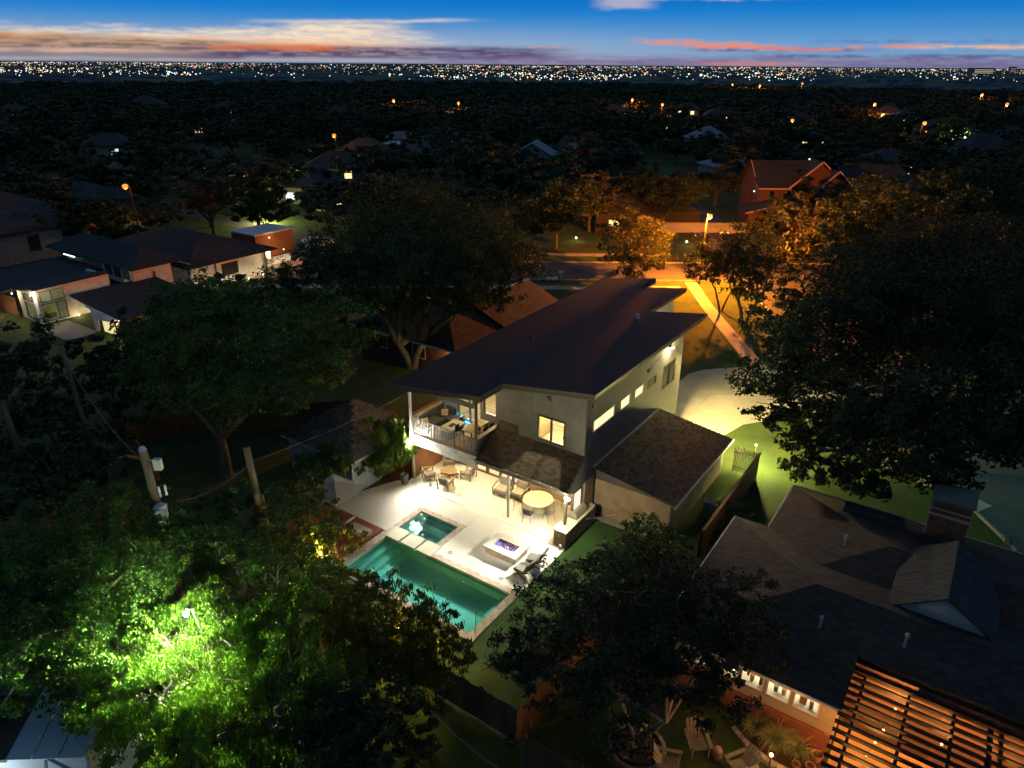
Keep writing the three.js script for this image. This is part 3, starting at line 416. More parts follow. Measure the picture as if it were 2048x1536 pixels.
// ---------------------------------------------------------------- pool terrace
{
  const deck = new THREE.Group(); deck.name = 'pool_deck'; deck.userData.kind = 'structure'; scene.add(deck); deck.position.copy(ORG); deck.rotation.y = PHI;
  const flat = (pts) => slab(pts.map(([u, v]) => [u, 0.03, -v]), 0.12), j = 0.012;
  const tones = [[0.6, 0.585, 0.54], [0.57, 0.555, 0.51], [0.62, 0.6, 0.555], [0.585, 0.565, 0.515]].map((c) => mat(c, { map: T.stain, bumpMap: T.grit, bumpScale: 0.002, roughness: 0.62 }));
  obj('patio_slab', flat([[-0.1, -0.55], [4.4, -0.55], [4.4, 3.0], [-0.1, 3.0]]), tones[0], deck); obj('patio_slab', flat([[4.4 + j, -0.55], [10.5, -0.55], [10.5, 3.0], [4.4 + j, 3.0]]), tones[2], deck);
  obj('drain_channel', hb(-0.1, 10.98, -0.05, 0.018, -0.64, -0.552), M.steel.clone(), deck);
  obj('deck_slab', flat([[-2.4, -4.8], [2.3, -4.8], [2.3, -0.65], [-0.6, -0.65], [-1.0, -1.4]]), tones[3], deck);
  obj('deck_slab', flat([[2.3 + j, -2.0], [5.6, -2.0], [5.6, -0.65], [2.3 + j, -0.65]]), tones[1], deck);
  obj('deck_slab', flat([[5.6 + j, -4.75], [8.2, -4.75], [8.2, -0.65], [5.6 + j, -0.65]]), tones[0], deck);
  obj('deck_slab', flat([[8.2 + j, -4.75], [11, -4.75], [11, -0.65], [8.2 + j, -0.65]]), tones[2], deck);
  obj('deck_slab', flat([[10.52, -0.64], [11, -0.64], [11, 2.6], [10.52, 2.6]]), tones[1], deck);
  for (const [u, v] of [[4.4, -1.2], [6.9, -2.9], [9.9, -1.6], [10.2, -4.2]]) obj('drain_cover', cyl(0.07, 0.07, 0.008, u, 0.031, -v, 16), M.steel, deck);
  for (const [u, v] of [[6.3, -4.3], [9.6, -4.45]]) obj('skimmer_lid', cyl(0.14, 0.14, 0.01, u, 0.031, -v, 20), mat([0.35, 0.34, 0.32], { map: T.mottle }), deck);
  structure('planting_bed', [slab([[-4.2, 0.05, 1.2], [-1.1, 0.05, 1.2], [-0.7, 0.05, 0.2], [-0.6, 0.05, -2.6], [-4.2, 0.05, -2.6]].map(([u, h, z]) => { const p = W(u, h, -z); return p.toArray(); }), 0.1)], M.mulch);
  structure('gravel_bed', slab([[10.9, 2.62], [15.3, 2.62], [15.3, 3.2], [11.1, 3.2]].map(([u, v]) => W(u, 0.03, v).toArray()), 0.06), M.gravel);
}
// ---------------------------------------------------------------- pool and spa
{
  const pool = hthing('swimming_pool', 'rectangular swimming pool with raised spa corner, stepping pads and teal water', 'pool', 0, 0, 0);
  const pl = mat([0.62, 0.76, 0.74], { map: T.stain, roughness: 0.8 }), tile = mat([0.2, 0.33, 0.33], { map: T.mottle, roughness: 0.4 }), D = -0.75;
  obj('basin', [hb(2.6, 10.65, D - 0.1, D, -8.3, -5.05), hb(2.5, 2.6, D, -0.1, -8.4, -5.05), hb(10.65, 10.75, D, -0.1, -8.4, -5.0), hb(2.5, 10.75, D, -0.1, -8.4, -8.3), hb(5.3, 10.75, D, -0.1, -5.05, -4.95)], pl, pool);
  obj('waterline_tile', [hb(5.3, 10.64, -0.28, -0.06, -5.07, -5.052), hb(10.63, 10.648, -0.28, -0.06, -8.3, -5.07), hb(2.62, 10.63, -0.28, -0.06, -8.298, -8.28)], tile, pool);
  [[2.6, 3.15, -0.26], [3.15, 3.65, -0.42], [3.65, 4.15, -0.58]].forEach(([a, b, h]) => obj('pool_step', hb(a, b, D, h, -8.25, -5.2), pl, pool));
  obj('pool_bench', hb(10.15, 10.64, D, -0.4, -8.25, -5.15), pl, pool);
  obj('spa_shell', [hb(2.6, 5.3, -1.0, -0.9, -5.05, -2.3), hb(2.5, 2.6, -0.95, -0.1, -5.05, -2.2), hb(5.3, 5.4, -0.95, -0.1, -5.05, -2.2), hb(2.5, 5.4, -0.95, -0.1, -2.3, -2.2), hb(2.6, 5.3, -0.95, -0.16, -5.05, -4.95)], pl, pool);
  obj('spa_bench', [hb(2.6, 3.0, -0.9, -0.42, -4.9, -2.75), hb(3.0, 5.3, -0.9, -0.42, -2.72, -2.3)], mat([0.62, 0.74, 0.7], { map: T.mottle }), pool); obj('spa_step', hb(2.6, 3.05, -0.9, -0.14, -2.72, -2.3), pl, pool); obj('spa_tile', [hb(3.05, 5.28, -0.3, -0.1, -2.318, -2.302), hb(5.28, 5.298, -0.3, -0.1, -4.9, -2.32)], tile, pool);
  const water = new THREE.MeshPhysicalMaterial({ color: lin(0.36, 0.74, 0.7), roughness: 0.0, transmission: 1, ior: 1.33, bumpMap: T.ripple, bumpScale: 0.03 });
  const sf = obj('water_surface', [sheet([[2.6, 8.3], [10.65, 8.3], [10.65, 5.05], [2.6, 5.05]].map(([u, z]) => [u, z]), -0.13)], water, pool); tag(sf, 'dark teal rippled water of the long pool');
  obj('spa_water', sheet([[2.6, 4.95], [5.3, 4.95], [5.3, 2.3], [2.6, 2.3]], -0.1), water, pool);
  // coping stones
  const tones = [[0.5, 0.4, 0.3], [0.46, 0.36, 0.27], [0.54, 0.44, 0.34]].map((c) => mat(c, { map: T.mottle, bumpMap: T.grit, bumpScale: 0.003 })); let n = 0;
  const run = (a0, a1, len, f) => { const k = Math.round((a1 - a0) / len); for (let i = 0; i < k; i++) obj('coping_stone', f(a0 + (a1 - a0) * i / k + 0.004, a0 + (a1 - a0) * (i + 1) / k - 0.004), tones[Math.floor(hash(n++, 4, 4) * 3)], pool); };
  run(5.6, 11.0, 0.6, (a, b) => hb(a, b, -0.06, 0.045, -5.1, -4.76)); run(-8.62, -5.1, 0.6, (a, b) => hb(10.6, 11.0, -0.06, 0.045, a, b)); run(2.2, 10.6, 0.6, (a, b) => hb(a, b, -0.06, 0.045, -8.62, -8.25)); run(-8.25, -4.9, 0.6, (a, b) => hb(2.2, 2.64, -0.06, 0.045, a, b));
  run(2.3, 5.6, 0.55, (a, b) => hb(a, b, -0.06, 0.045, -2.34, -2.01)); run(-4.75, -2.34, 0.6, (a, b) => hb(5.26, 5.6, -0.06, 0.045, a, b)); run(-4.9, -2.34, 0.6, (a, b) => hb(2.3, 2.64, -0.06, 0.045, a, b));
  [[2.5, 3.5], [3.6, 4.6], [4.7, 5.66]].forEach(([a, b]) => obj('stepping_pad', rbx(b - a, 0.1, 0.95, 0.012, (a + b) / 2, 0.02, 4.68), mat([0.56, 0.5, 0.38], { map: T.stain, bumpMap: T.grit, bumpScale: 0.002 }), pool));
  const sl = obj('spa_lamp', cyl(0.09, 0.09, 0.03, 0, 0, 0, 16).rotateX(R(90)).translate(4.4, -0.5, 4.9), glow([0.8, 1, 0.95], 14), pool); shine(pool, 'point', 4.4, -0.48, 4.72, [0.72, 1, 0.92], 0.9, { size: 0.08 });
  obj('leaf_skimmer_pole', bar([10.85, 0.04, 8.2], [10.8, 1.2, 8.0], 0.014), M.metal, pool);
}
// timber deck with parasol beside the steps
{
  const d = hthing('timber_deck', 'small red brown timber deck beside the pool steps', 'deck', -0.3, 0, -6.4);
  for (let i = 0; i < 17; i++) obj('deck_board', bx(-2.2, 2.45, 0.1, 0.14, -1.5 + i * 0.19, -1.5 + i * 0.19 + 0.18), mat([0.3 + 0.06 * hash(i, 2, 1), 0.085, 0.04], { map: T.wood, bumpMap: T.wood, bumpScale: 0.003 }), d);
  obj('deck_frame', [bx(-2.2, 2.45, 0.0, 0.098, -1.5, -1.45), bx(-2.2, 2.45, 0.0, 0.098, 1.6, 1.68), bx(2.4, 2.45, 0, 0.098, -1.45, 1.6)], M.fence, d);
  const p = hthing('parasol', 'beige square canvas parasol over the timber deck', 'parasol', -0.35, 0.14, -5.75, 0.12), tip = [0, 2.55, 0], c = [[-1.2, 2.0, -1.2], [1.2, 2.0, -1.2], [1.2, 2.0, 1.2], [-1.2, 2.0, 1.2]];
  const v = []; c.forEach((q, i) => { const r = c[(i + 1) % 4]; const m = [(q[0] + r[0]) / 2, 1.93, (q[2] + r[2]) / 2]; v.push(...tip, ...m, ...q, ...tip, ...r, ...m); }); const g = new THREE.BufferGeometry(); g.setAttribute('position', new THREE.Float32BufferAttribute(v, 3)); g.computeVertexNormals();
  const can = obj('canopy', g, M.canvas, p); c.forEach((q) => obj('rib', bar([0, 2.5, 0], [q[0] * 0.99, 1.97, q[2] * 0.99], 0.012), M.bronze, can)); obj('pole', cyl(0.03, 0.03, 2.6, 0, 0, 0, 10), M.bronze, p); obj('base', [cyl(0.3, 0.28, 0.08, 0, 0, 0, 20), cyl(0.05, 0.05, 0.3, 0, 0.08, 0, 10)], M.bronze, p);
  const l = hthing('sun_lounger', 'cushioned lounger half hidden under the beige parasol', 'lounger', 1.35, 0.14, -6.0, R(90)); obj('cushion', [rbx(0.65, 0.12, 1.3, 0.05, 0, 0.36, 0.2), rbx(0.65, 0.12, 0.7, 0.05).rotateX(R(-40)).translate(0, 0.55, -0.65)], M.cushion, l); obj('frame', [bx(-0.34, 0.34, 0.22, 0.29, -0.8, 0.85)], M.teak, l); for (const x of [-0.3, 0.3]) for (const z of [-0.7, 0.75]) obj('leg', bx(x - 0.03, x + 0.03, 0, 0.22, z - 0.03, z + 0.03), M.teak, l);
}
// fire table
{
  const f = hthing('fire_pit', 'low concrete fire pit with sparkling violet glass bed beside the pool', 'fire pit', 8.68, 0.03, -2.64);
  const top = shapeOf([[-1.0, -0.7], [1.0, -0.7], [1.0, 0.7], [-1.0, 0.7]]); top.holes.push(new THREE.Path([[-0.62, -0.3], [-0.62, 0.3], [0.62, 0.3], [0.62, -0.3]].map((q) => new THREE.Vector2(...q))));
  obj('coping', new THREE.ExtrudeGeometry(top, { depth: 0.09, bevelEnabled: true, bevelSize: 0.008, bevelThickness: 0.008, bevelSegments: 1 }).rotateX(-Math.PI / 2).translate(0, 0.36, 0), mat([0.5, 0.47, 0.42], { map: T.stain, bumpMap: T.grit, bumpScale: 0.002 }), f);
  obj('base', [bx(-0.9, 0.9, 0, 0.34, 0.54, 0.6), bx(-0.9, 0.9, 0, 0.34, -0.6, -0.54), bx(-0.9, -0.84, 0, 0.34, -0.54, 0.54), bx(0.84, 0.9, 0, 0.34, -0.54, 0.54), bx(-0.84, 0.84, 0.2, 0.24, -0.54, 0.54)], M.coping, f);
  const r = rng(12), cols = [[0.3, 0.12, 0.6], [0.12, 0.1, 0.3], [0.35, 0.25, 0.35], [0.05, 0.04, 0.08], [0.4, 0.3, 0.2]], sets = cols.map(() => []);
  for (let i = 0; i < 520; i++) sets[i % 5].push(new THREE.OctahedronGeometry(0.03 + r() * 0.025).rotateX(r() * 3).rotateY(r() * 3).translate((r() - 0.5) * 1.2, 0.28 + r() * 0.09, (r() - 0.5) * 0.56));
  sets.forEach((s, k) => { const g = obj('fire_glass', s, mat(cols[k], { roughness: 0.12, phys: true, clearcoat: 1 }), f); g.userData.kind = 'stuff'; });
  const em = []; for (let i = 0; i < 46; i++) em.push(new THREE.OctahedronGeometry(0.02 + r() * 0.02).translate((r() - 0.5) * 1.15, 0.36 + r() * 0.04, 0.1 + (r() - 0.5) * 0.34)); obj('ember_light', em, glow([0.35, 0.25, 1], 1.6), f).userData.kind = 'stuff';
  const led = glow([1, 0.96, 0.84], 3.2); obj('led_strip', [bx(-0.93, 0.93, 0.325, 0.345, 0.61, 0.63), bx(-0.93, 0.93, 0.325, 0.345, -0.63, -0.61), bx(0.91, 0.93, 0.325, 0.345, -0.6, 0.6), bx(-0.93, -0.91, 0.325, 0.345, -0.6, 0.6)], led, f);
  for (const [x, z, w, d, ry] of [[0, 0.66, 1.8, 0.05, 0], [0, -0.66, 1.8, 0.05, 0], [-0.96, 0, 0.05, 1.1, 0], [0.96, 0, 0.05, 1.1, 0]]) { const a = new THREE.RectAreaLight(lin(1, 0.96, 0.84), 9, w, d); a.position.set(x, 0.33, z); a.rotation.x = -Math.PI / 2; a.name = 'strip_light'; f.add(a); }
}
// low lounge chairs on the deck edge, backs to the lawn
function slingChair(label, u, v, turn) {
  const c = hthing('lounge_chair', label, 'chair', u, 0.03, v, turn, 'lounge chairs facing the fire pit');
  obj('seat', rbx(0.66, 0.13, 0.72, 0.05).rotateX(R(6)).translate(0, 0.36, 0.02), M.greyCushion, c); obj('backrest', rbx(0.66, 0.62, 0.12, 0.05).rotateX(R(-24)).translate(0, 0.68, -0.42), M.greyCushion, c);
  for (const s of [-1, 1]) { obj('leg', plank([0.3 * s, 0, 0.34], [0.3 * s, 0.52, -0.55], 0.04, 0.05), M.bronze, c); obj('leg', plank([0.3 * s, 0, -0.42], [0.3 * s, 0.32, 0.32], 0.04, 0.05), M.bronze, c); } obj('back_frame', [plank([-0.3, 0.42, -0.36], [-0.3, 0.95, -0.62], 0.03, 0.04), plank([0.3, 0.42, -0.36], [0.3, 0.95, -0.62], 0.03, 0.04), bx(-0.3, 0.3, 0.28, 0.31, -0.3, 0.3)], M.bronze, c);
}
slingChair('grey cushioned lounge chair at the deck edge, next to the brick counter', 10.35, -2.55, R(-80)); slingChair('grey cushioned lounge chair at the deck edge, next to the pool corner', 10.3, -3.55, R(-98));
// ---------------------------------------------------------------- patio furniture
{
  const t = hthing('round_table', 'large round pale concrete dining table on the patio', 'table', 7.95, 0.03, 1.5);
  obj('table_top', new THREE.CylinderGeometry(0.85, 0.82, 0.06, 48).translate(0, 0.73, 0), mat([0.55, 0.5, 0.38], { map: T.stain, roughness: 0.6 }), t); obj('pedestal', [cyl(0.42, 0.16, 0.35, 0, 0, 0, 24), cyl(0.16, 0.3, 0.35, 0, 0.35, 0, 24)], mat([0.5, 0.45, 0.34], { map: T.stain }), t);
  function wireChair(label, u, v, turn, seatMat) {
    const c = hthing('wire_chair', label, 'chair', u, 0.03, v, turn, 'wire chairs around the round table'), w = [];
    for (const s of [-1, 1]) { obj('leg', bar([0.2 * s, 0.44, 0.2], [0.24 * s, 0, 0.26], 0.011), M.bronze, c); obj('leg', bar([0.2 * s, 0.44, -0.18], [0.25 * s, 0, -0.28], 0.011), M.bronze, c); }
    for (let i = 0; i < 6; i++) { const x = -0.2 + i * 0.08; w.push(tube([[x, 0.45, 0.24], [x * 1.02, 0.43, -0.1], [x * 1.1, 0.5, -0.22], [x * 1.15, 0.82, -0.3]], 0.006, 4)); } for (let i = 0; i < 4; i++) w.push(bar([-0.21, 0.44, 0.2 - i * 0.11], [0.21, 0.44, 0.2 - i * 0.11], 0.006, 0.006, 4)); for (let i = 0; i < 4; i++) w.push(bar([-0.23, 0.54 + i * 0.09, -0.235 - i * 0.022], [0.23, 0.54 + i * 0.09, -0.235 - i * 0.022], 0.006, 0.006, 4));
    obj('wire_shell', w, M.bronze, c); if (seatMat) { obj('seat_pad', rbx(0.44, 0.05, 0.42, 0.02, 0, 0.47, 0.02), seatMat, c); obj('back_pad', rbx(0.44, 0.36, 0.05, 0.02).rotateX(R(-14)).translate(0, 0.68, -0.26), seatMat, c); }
  }
  const cx = 7.95, cv = 1.5, put = (deg, label, m) => { const a = R(deg), d = 1.12; wireChair(label, cx + Math.cos(a) * d, cv + Math.sin(a) * d, Math.atan2(-Math.cos(a), Math.sin(a)), m); };
  put(-85, 'padded wire chair at the round table, back to the pool', M.darkCushion); put(-25, 'bare wire chair at the round table, next to the brick counter'); put(-150, 'bare wire chair at the round table, beside the club chair and the middle post'); put(35, 'bare wire chair at the round table, before the brick wall outlet'); put(95, 'bare wire chair between round table and brick wall'); put(150, 'bare wire chair at the round table, beside the sliding doors');
  function club(label, u, v, turn) { const c = hthing('club_chair', label, 'chair', u, 0.03, v, turn, 'pair of club chairs under the patio roof'); obj('seat_cushion', rbx(0.72, 0.2, 0.74, 0.06, 0, 0.4, 0.06), M.cushion, c); obj('back_cushion', rbx(0.7, 0.46, 0.2, 0.07).rotateX(R(-14)).translate(0, 0.7, -0.32), M.greyCushion, c);
    for (const s of [-1, 1]) obj('arm', tube([[0.42 * s, 0.12, 0.44], [0.44 * s, 0.5, 0.42], [0.45 * s, 0.62, 0.1], [0.44 * s, 0.66, -0.4], [0.42 * s, 0.1, -0.46]], 0.035, 7), M.greywood, c); obj('frame', [bx(-0.42, 0.42, 0.2, 0.28, -0.42, 0.42), bx(-0.4, 0.4, 0.28, 0.8, -0.5, -0.46)], M.greywood, c); for (const s of [-1, 1]) for (const z of [-0.38, 0.38]) obj('leg', bx(0.38 * s - 0.03, 0.38 * s + 0.03, 0, 0.2, z - 0.03, z + 0.03), M.greywood, c); }
  club('cream club chair beside the middle post, nearer the armchairs', 5.35, 1.75, 0.06); club('cream club chair beside the middle post, nearer the round table', 6.35, 2.0, 0.02);
  function armchair(label, u, v, turn) {
    const c = hthing('wooden_armchair', label, 'chair', u, 0.03, v, turn, 'wooden armchairs around the stump table'); obj('seat', rbx(0.6, 0.1, 0.58, 0.03, 0, 0.38, 0.02), M.greyCushion, c); obj('backrest', rbx(0.6, 0.42, 0.09, 0.03).rotateX(R(-16)).translate(0, 0.63, -0.32), M.greyCushion, c); obj('frame', [bx(-0.32, 0.32, 0.28, 0.33, -0.3, 0.32)], M.teak, c);
    for (const s of [-1, 1]) { obj('leg', bx(0.34 * s - 0.03, 0.34 * s + 0.03, 0, 0.58, 0.28, 0.34), M.teak, c); obj('leg', plank([0.34 * s, 0, -0.34], [0.34 * s, 0.8, -0.46], 0.05, 0.05), M.teak, c); obj('armrest', bx(0.34 * s - 0.05, 0.34 * s + 0.05, 0.58, 0.615, -0.42, 0.38), M.teak, c); }
  }
  armchair('wooden armchair at the stump table, beside the metal lantern', 0.75, 0.5, R(140)); armchair('wooden armchair at the stump table, back to the pool', 2.2, 0.35, R(192)); armchair('wooden armchair at the stump table, beside the sliding doors', 2.65, 1.95, R(-85)); armchair('wooden armchair at the stump table, under the wall speaker', 0.75, 2.55, R(20));
  const s = hthing('stump_table', 'rough carved tree stump table between four wooden armchairs', 'table', 1.5, 0.03, 1.55), rr = rng(4); const top = new THREE.CylinderGeometry(0.5, 0.36, 0.34, 22, 4), p = top.attributes.position; for (let i = 0; i < p.count; i++) { const a = Math.atan2(p.getZ(i), p.getX(i)), k = 1 + 0.16 * Math.sin(a * 3 + 1) + 0.09 * Math.sin(a * 7 + p.getY(i) * 6); p.setX(i, p.getX(i) * k); p.setZ(i, p.getZ(i) * k); } top.computeVertexNormals(); obj('stump', top.translate(0, 0.2, 0), mat([0.36, 0.24, 0.1], { map: T.bark, bumpMap: T.bark, bumpScale: 0.03 }), s); obj('root', Array.from({ length: 9 }, (_, i) => { const a = i / 9 * 6.28; return bar([Math.cos(a) * 0.3, 0.2, Math.sin(a) * 0.3], [Math.cos(a) * (0.5 + 0.1 * rr()), 0.02, Math.sin(a) * (0.5 + 0.1 * rr())], 0.09, 0.05); }), M.teak, s);
  const l = hthing('metal_lantern', 'slim bronze lantern standing beside a wooden armchair', 'lantern', 1.35, 0.03, -0.05); obj('frame', [cyl(0.08, 0.08, 0.03, 0, 0, 0, 12), cyl(0.08, 0.08, 0.03, 0, 0.4, 0, 12), ...[0, 1, 2, 3].map((i) => bar([0.065 * Math.cos(i * 1.57), 0.03, 0.065 * Math.sin(i * 1.57)], [0.065 * Math.cos(i * 1.57), 0.4, 0.065 * Math.sin(i * 1.57)], 0.008)), cyl(0.03, 0.01, 0.1, 0, 0.43, 0, 8)], M.bronze, l); obj('candle', cyl(0.035, 0.035, 0.16, 0, 0.03, 0, 10), M.white, l);
  const q = hthing('planter', 'tall square taupe planter against the corner post', 'planter', -0.05, 0.03, -0.75, 0.2); const pot = new THREE.CylinderGeometry(0.27, 0.18, 0.7, 4, 1, true).rotateY(Math.PI / 4).translate(0, 0.35, 0); obj('pot', [pot, new THREE.CylinderGeometry(0.22, 0.16, 0.66, 4, 1, true).rotateY(Math.PI / 4).translate(0, 0.37, 0), bx(-0.14, 0.14, 0, 0.03, -0.14, 0.14)], mat([0.25, 0.2, 0.17], { map: T.mottle }), q); obj('soil', bx(-0.14, 0.14, 0.5, 0.54, -0.14, 0.14), M.mulch, q);
  const sp = hthing('wall_speaker', 'black speaker hanging under the balcony by the cedar wall', 'speaker', 0.3, 2.02, 2.7, 0.4); obj('cabinet', rbx(0.24, 0.34, 0.2, 0.02, 0, 0.17, 0), M.black, sp); obj('bracket', bar([0, 0.34, 0], [0, 0.47, -0.05], 0.02), M.metal, sp);
}
// brick counter with grill
{
  const c = hthing('outdoor_counter', 'brick outdoor kitchen counter with pale worktop along the patio edge', 'counter', 10.25, 0.03, -0.62);
  const body = obj('brick_base', bx(0.02, 0.73, 0, 0.9, -3.2, 0), M.mortar, c); bricks(body, (a, b, y0, y1, d) => bx(0.02 + a, 0.02 + b, y0, y1, -0.001, d), 0.71, 0.9, M.brick, 0.21, 0.068, [], 5); bricks(body, (a, b, y0, y1, d) => bx(0.729, 0.73 + d, y0, y1, -a, -b), 3.2, 0.9, M.brick, 0.21, 0.068, [], 6);
  obj('worktop', [bx(-0.03, 0.77, 0.9, 0.95, -1.32, 0.03), bx(0.62, 0.77, 0.9, 0.95, -3.2, -1.325), bx(-0.03, 0.61, 0.9, 0.95, -3.2, -2.55)], mat([0.62, 0.56, 0.42], { map: T.stain, roughness: 0.55 }), c);
  obj('outlet_box', bx(0.3, 0.42, 0.62, 0.76, 0.015, 0.06), M.white, c); obj('utility_jug', new THREE.SphereGeometry(0.14, 12, 10).scale(0.7, 1.2, 0.7).translate(0.55, 0.17, 0.22), M.white, c);
  const g = hthing('gas_grill', 'stainless built in barbecue grill in the brick counter', 'grill', 10.55, 0.9, 1.3); const hood = new THREE.CylinderGeometry(0.34, 0.34, 1.1, 20, 1, false, 0, Math.PI).rotateX(Math.PI / 2).rotateY(Math.PI / 2);
  obj('firebox', bx(-0.34, 0.3, 0.0, 0.16, -0.58, 0.58), M.steel, g); obj('hood', [new THREE.CylinderGeometry(0.3, 0.3, 1.12, 22, 1, false).scale(1, 1, 1).rotateX(Math.PI / 2).translate(0.0, 0.2, 0)], mat([0.62, 0.58, 0.46], { roughness: 0.3, metalness: 0.7 }), g); obj('handle', [bar([-0.36, 0.32, -0.45], [-0.36, 0.32, 0.45], 0.016), bar([-0.36, 0.32, -0.4], [-0.26, 0.3, -0.4], 0.012), bar([-0.36, 0.32, 0.4], [-0.26, 0.3, 0.4], 0.012)], M.steel, g); for (let i = 0; i < 4; i++) obj('knob', cyl(0.03, 0.03, 0.04, 0, 0, 0, 12).rotateZ(Math.PI / 2).translate(-0.34, 0.08, -0.4 + i * 0.26), M.metal, g);
  const o = hthing('garden_pole', 'slender aluminium pole leaning across from counter to gravel', 'pole', 11.1, 0.85, 1.2); obj('shaft', bar([0, 0, 0], [1.2, 0.1, -1.2], 0.018), M.steel, o);
  obj('tip', cyl(0.03, 0.03, 0.06, 0, -0.03, 0, 8), M.black, o);
}
// ---------------------------------------------------------------- balcony furniture
{
  const y = 3.08, s = hthing('corner_sofa', 'dark cushioned corner sofa on the balcony', 'sofa', 0.55, y, 1.6); obj('base', [bx(-0.6, 0.3, 0.05, 0.28, -1.3, 1.1), bx(0.3, 1.2, 0.05, 0.28, -1.3, -0.5)], M.metal, s); obj('seat_cushion', [rbx(0.82, 0.17, 1.5, 0.06, -0.1, 0.37, 0.32), rbx(1.6, 0.17, 0.82, 0.06, 0.3, 0.37, -0.88)], M.darkCushion, s); for (const z of [0.6, -0.2, -0.95]) obj('back_cushion', rbx(0.2, 0.48, 0.76, 0.07).rotateZ(R(-10)).translate(-0.5, 0.66, z), M.darkCushion, s); obj('back_cushion', rbx(0.8, 0.45, 0.2, 0.07).rotateX(R(-10)).translate(0.2, 0.66, -1.2), M.darkCushion, s); obj('armrest', tube([[1.2, 0.3, -0.55], [1.2, 0.62, -0.55], [1.2, 0.62, -1.25], [1.2, 0.3, -1.25]], 0.03, 6), M.steel, s);
  const pil = (label, u, v, h, ry) => { const p = hthing('throw_pillow', label, 'pillow', u, h, v, ry); obj('pillow', rbx(0.42, 0.4, 0.13, 0.06).rotateX(R(-30)).translate(0, 0.2, 0), mat([0.5, 0.4, 0.22], { map: T.mottle }), p); };
  pil('tan patterned pillow on the balcony sofa near the wall', 0.62, 2.35, y + 0.46, 0.5); pil('pale pillow at the railing end of the balcony sofa', 0.45, 0.75, y + 0.46, 1.2);
  const f = hthing('fire_table', 'rectangular grey fire table before the balcony sofa', 'table', 2.0, y, 1.35); obj('top', [bx(-0.45, 0.45, 0.55, 0.62, -0.75, -0.28), bx(-0.45, 0.45, 0.55, 0.62, 0.28, 0.75), bx(-0.45, -0.2, 0.55, 0.62, -0.28, 0.28), bx(0.2, 0.45, 0.55, 0.62, -0.28, 0.28)], mat([0.33, 0.3, 0.25], { map: T.stain }), f); obj('body', bx(-0.36, 0.36, 0, 0.55, -0.62, 0.62), M.darkPanel, f); obj('burner_rim', [bx(-0.22, 0.22, 0.62, 0.64, -0.3, -0.26), bx(-0.22, 0.22, 0.62, 0.64, 0.26, 0.3), bx(-0.22, -0.18, 0.62, 0.64, -0.26, 0.26), bx(0.18, 0.22, 0.62, 0.64, -0.26, 0.26)], M.trim, f);
  const rr = rng(8); obj('lava_rock', Array.from({ length: 60 }, () => new THREE.OctahedronGeometry(0.04).rotateX(rr() * 3).translate((rr() - 0.5) * 0.34, 0.58 + rr() * 0.03, (rr() - 0.5) * 0.5)), mat([0.07, 0.06, 0.055]), f).userData.kind = 'stuff';
  const led = hthing('led_light_strip', 'glowing blue light strip along the foot of the balcony wall', 'light strip', 0.9, y + 0.05, 3.03); obj('tube', bx(-0.75, 1.1, 0, 0.04, 0, 0.03), glow([0.05, 0.6, 1], 4), led); for (const x of [-0.4, 0.2, 0.8]) shine(led, 'point', x, 0.1, 0.1, BLUE, 1.5, { size: 0.05 });
  const t = hthing('bar_table', 'tall pale bar table on the balcony beside the parapet', 'table', 3.6, y, 1.5); obj('top', rbx(0.7, 0.05, 1.7, 0.01, 0, 1.0, 0), mat([0.5, 0.42, 0.26], { map: T.wood }), t); for (const x of [-0.28, 0.28]) for (const z of [-0.75, 0.75]) obj('leg', bx(x - 0.025, x + 0.025, 0, 0.975, z - 0.025, z + 0.025), M.metal, t);
  const stool = (label, u, v, turn, back, m = M.metal) => { const c = hthing('bar_stool', label, 'stool', u, y, v, turn, 'bar stools on the balcony'); obj('seat', rbx(0.38, 0.05, 0.36, 0.02, 0, 0.7, 0), M.darkCushion, c); for (const x of [-0.15, 0.15]) for (const z of [-0.14, 0.14]) obj('leg', bar([x, 0.68, z], [x * 1.3, 0, z * 1.3], 0.013), m, c); obj('footrest', [bar([-0.18, 0.25, 0.17], [0.18, 0.25, 0.17], 0.011), bar([-0.18, 0.25, -0.17], [0.18, 0.25, -0.17], 0.011)], m, c); if (back) obj('backrest', rbx(0.38, 0.34, 0.03, 0.01, 0, 1.02, -0.18), M.darkCushion, c); };
  stool('black bar stool at the railing end of the bar table', 3.05, 0.75, R(90), true); stool('black bar stool between parapet and bar table, nearer the wall', 4.2, 2.0, R(-90), true); stool('black bar stool between parapet and bar table, middle one', 4.2, 1.4, R(-90), true); stool('backless blue framed stool beside the balcony railing corner', 4.05, 0.55, 0.3, false, mat([0.02, 0.16, 0.3], { roughness: 0.4 }));
  const fan = hthing('pedestal_fan', 'round black fan standing at the balcony corner post', 'fan', 4.3, y, 0.75, R(160)); obj('stand', [cyl(0.18, 0.16, 0.03, 0, 0, 0, 16), cyl(0.02, 0.02, 1.2, 0, 0.03, 0, 8)], M.metal, fan); obj('cage', [0.3, 0.22, 0.14].map((r) => new THREE.TorusGeometry(r, 0.012, 5, 28).translate(0, 1.3, 0.06)), M.metal, fan); for (let i = 0; i < 3; i++) obj('blade', new THREE.CircleGeometry(0.27, 8, i * 2.09, 1.1).translate(0, 1.3, 0.02), M.black, fan);
}
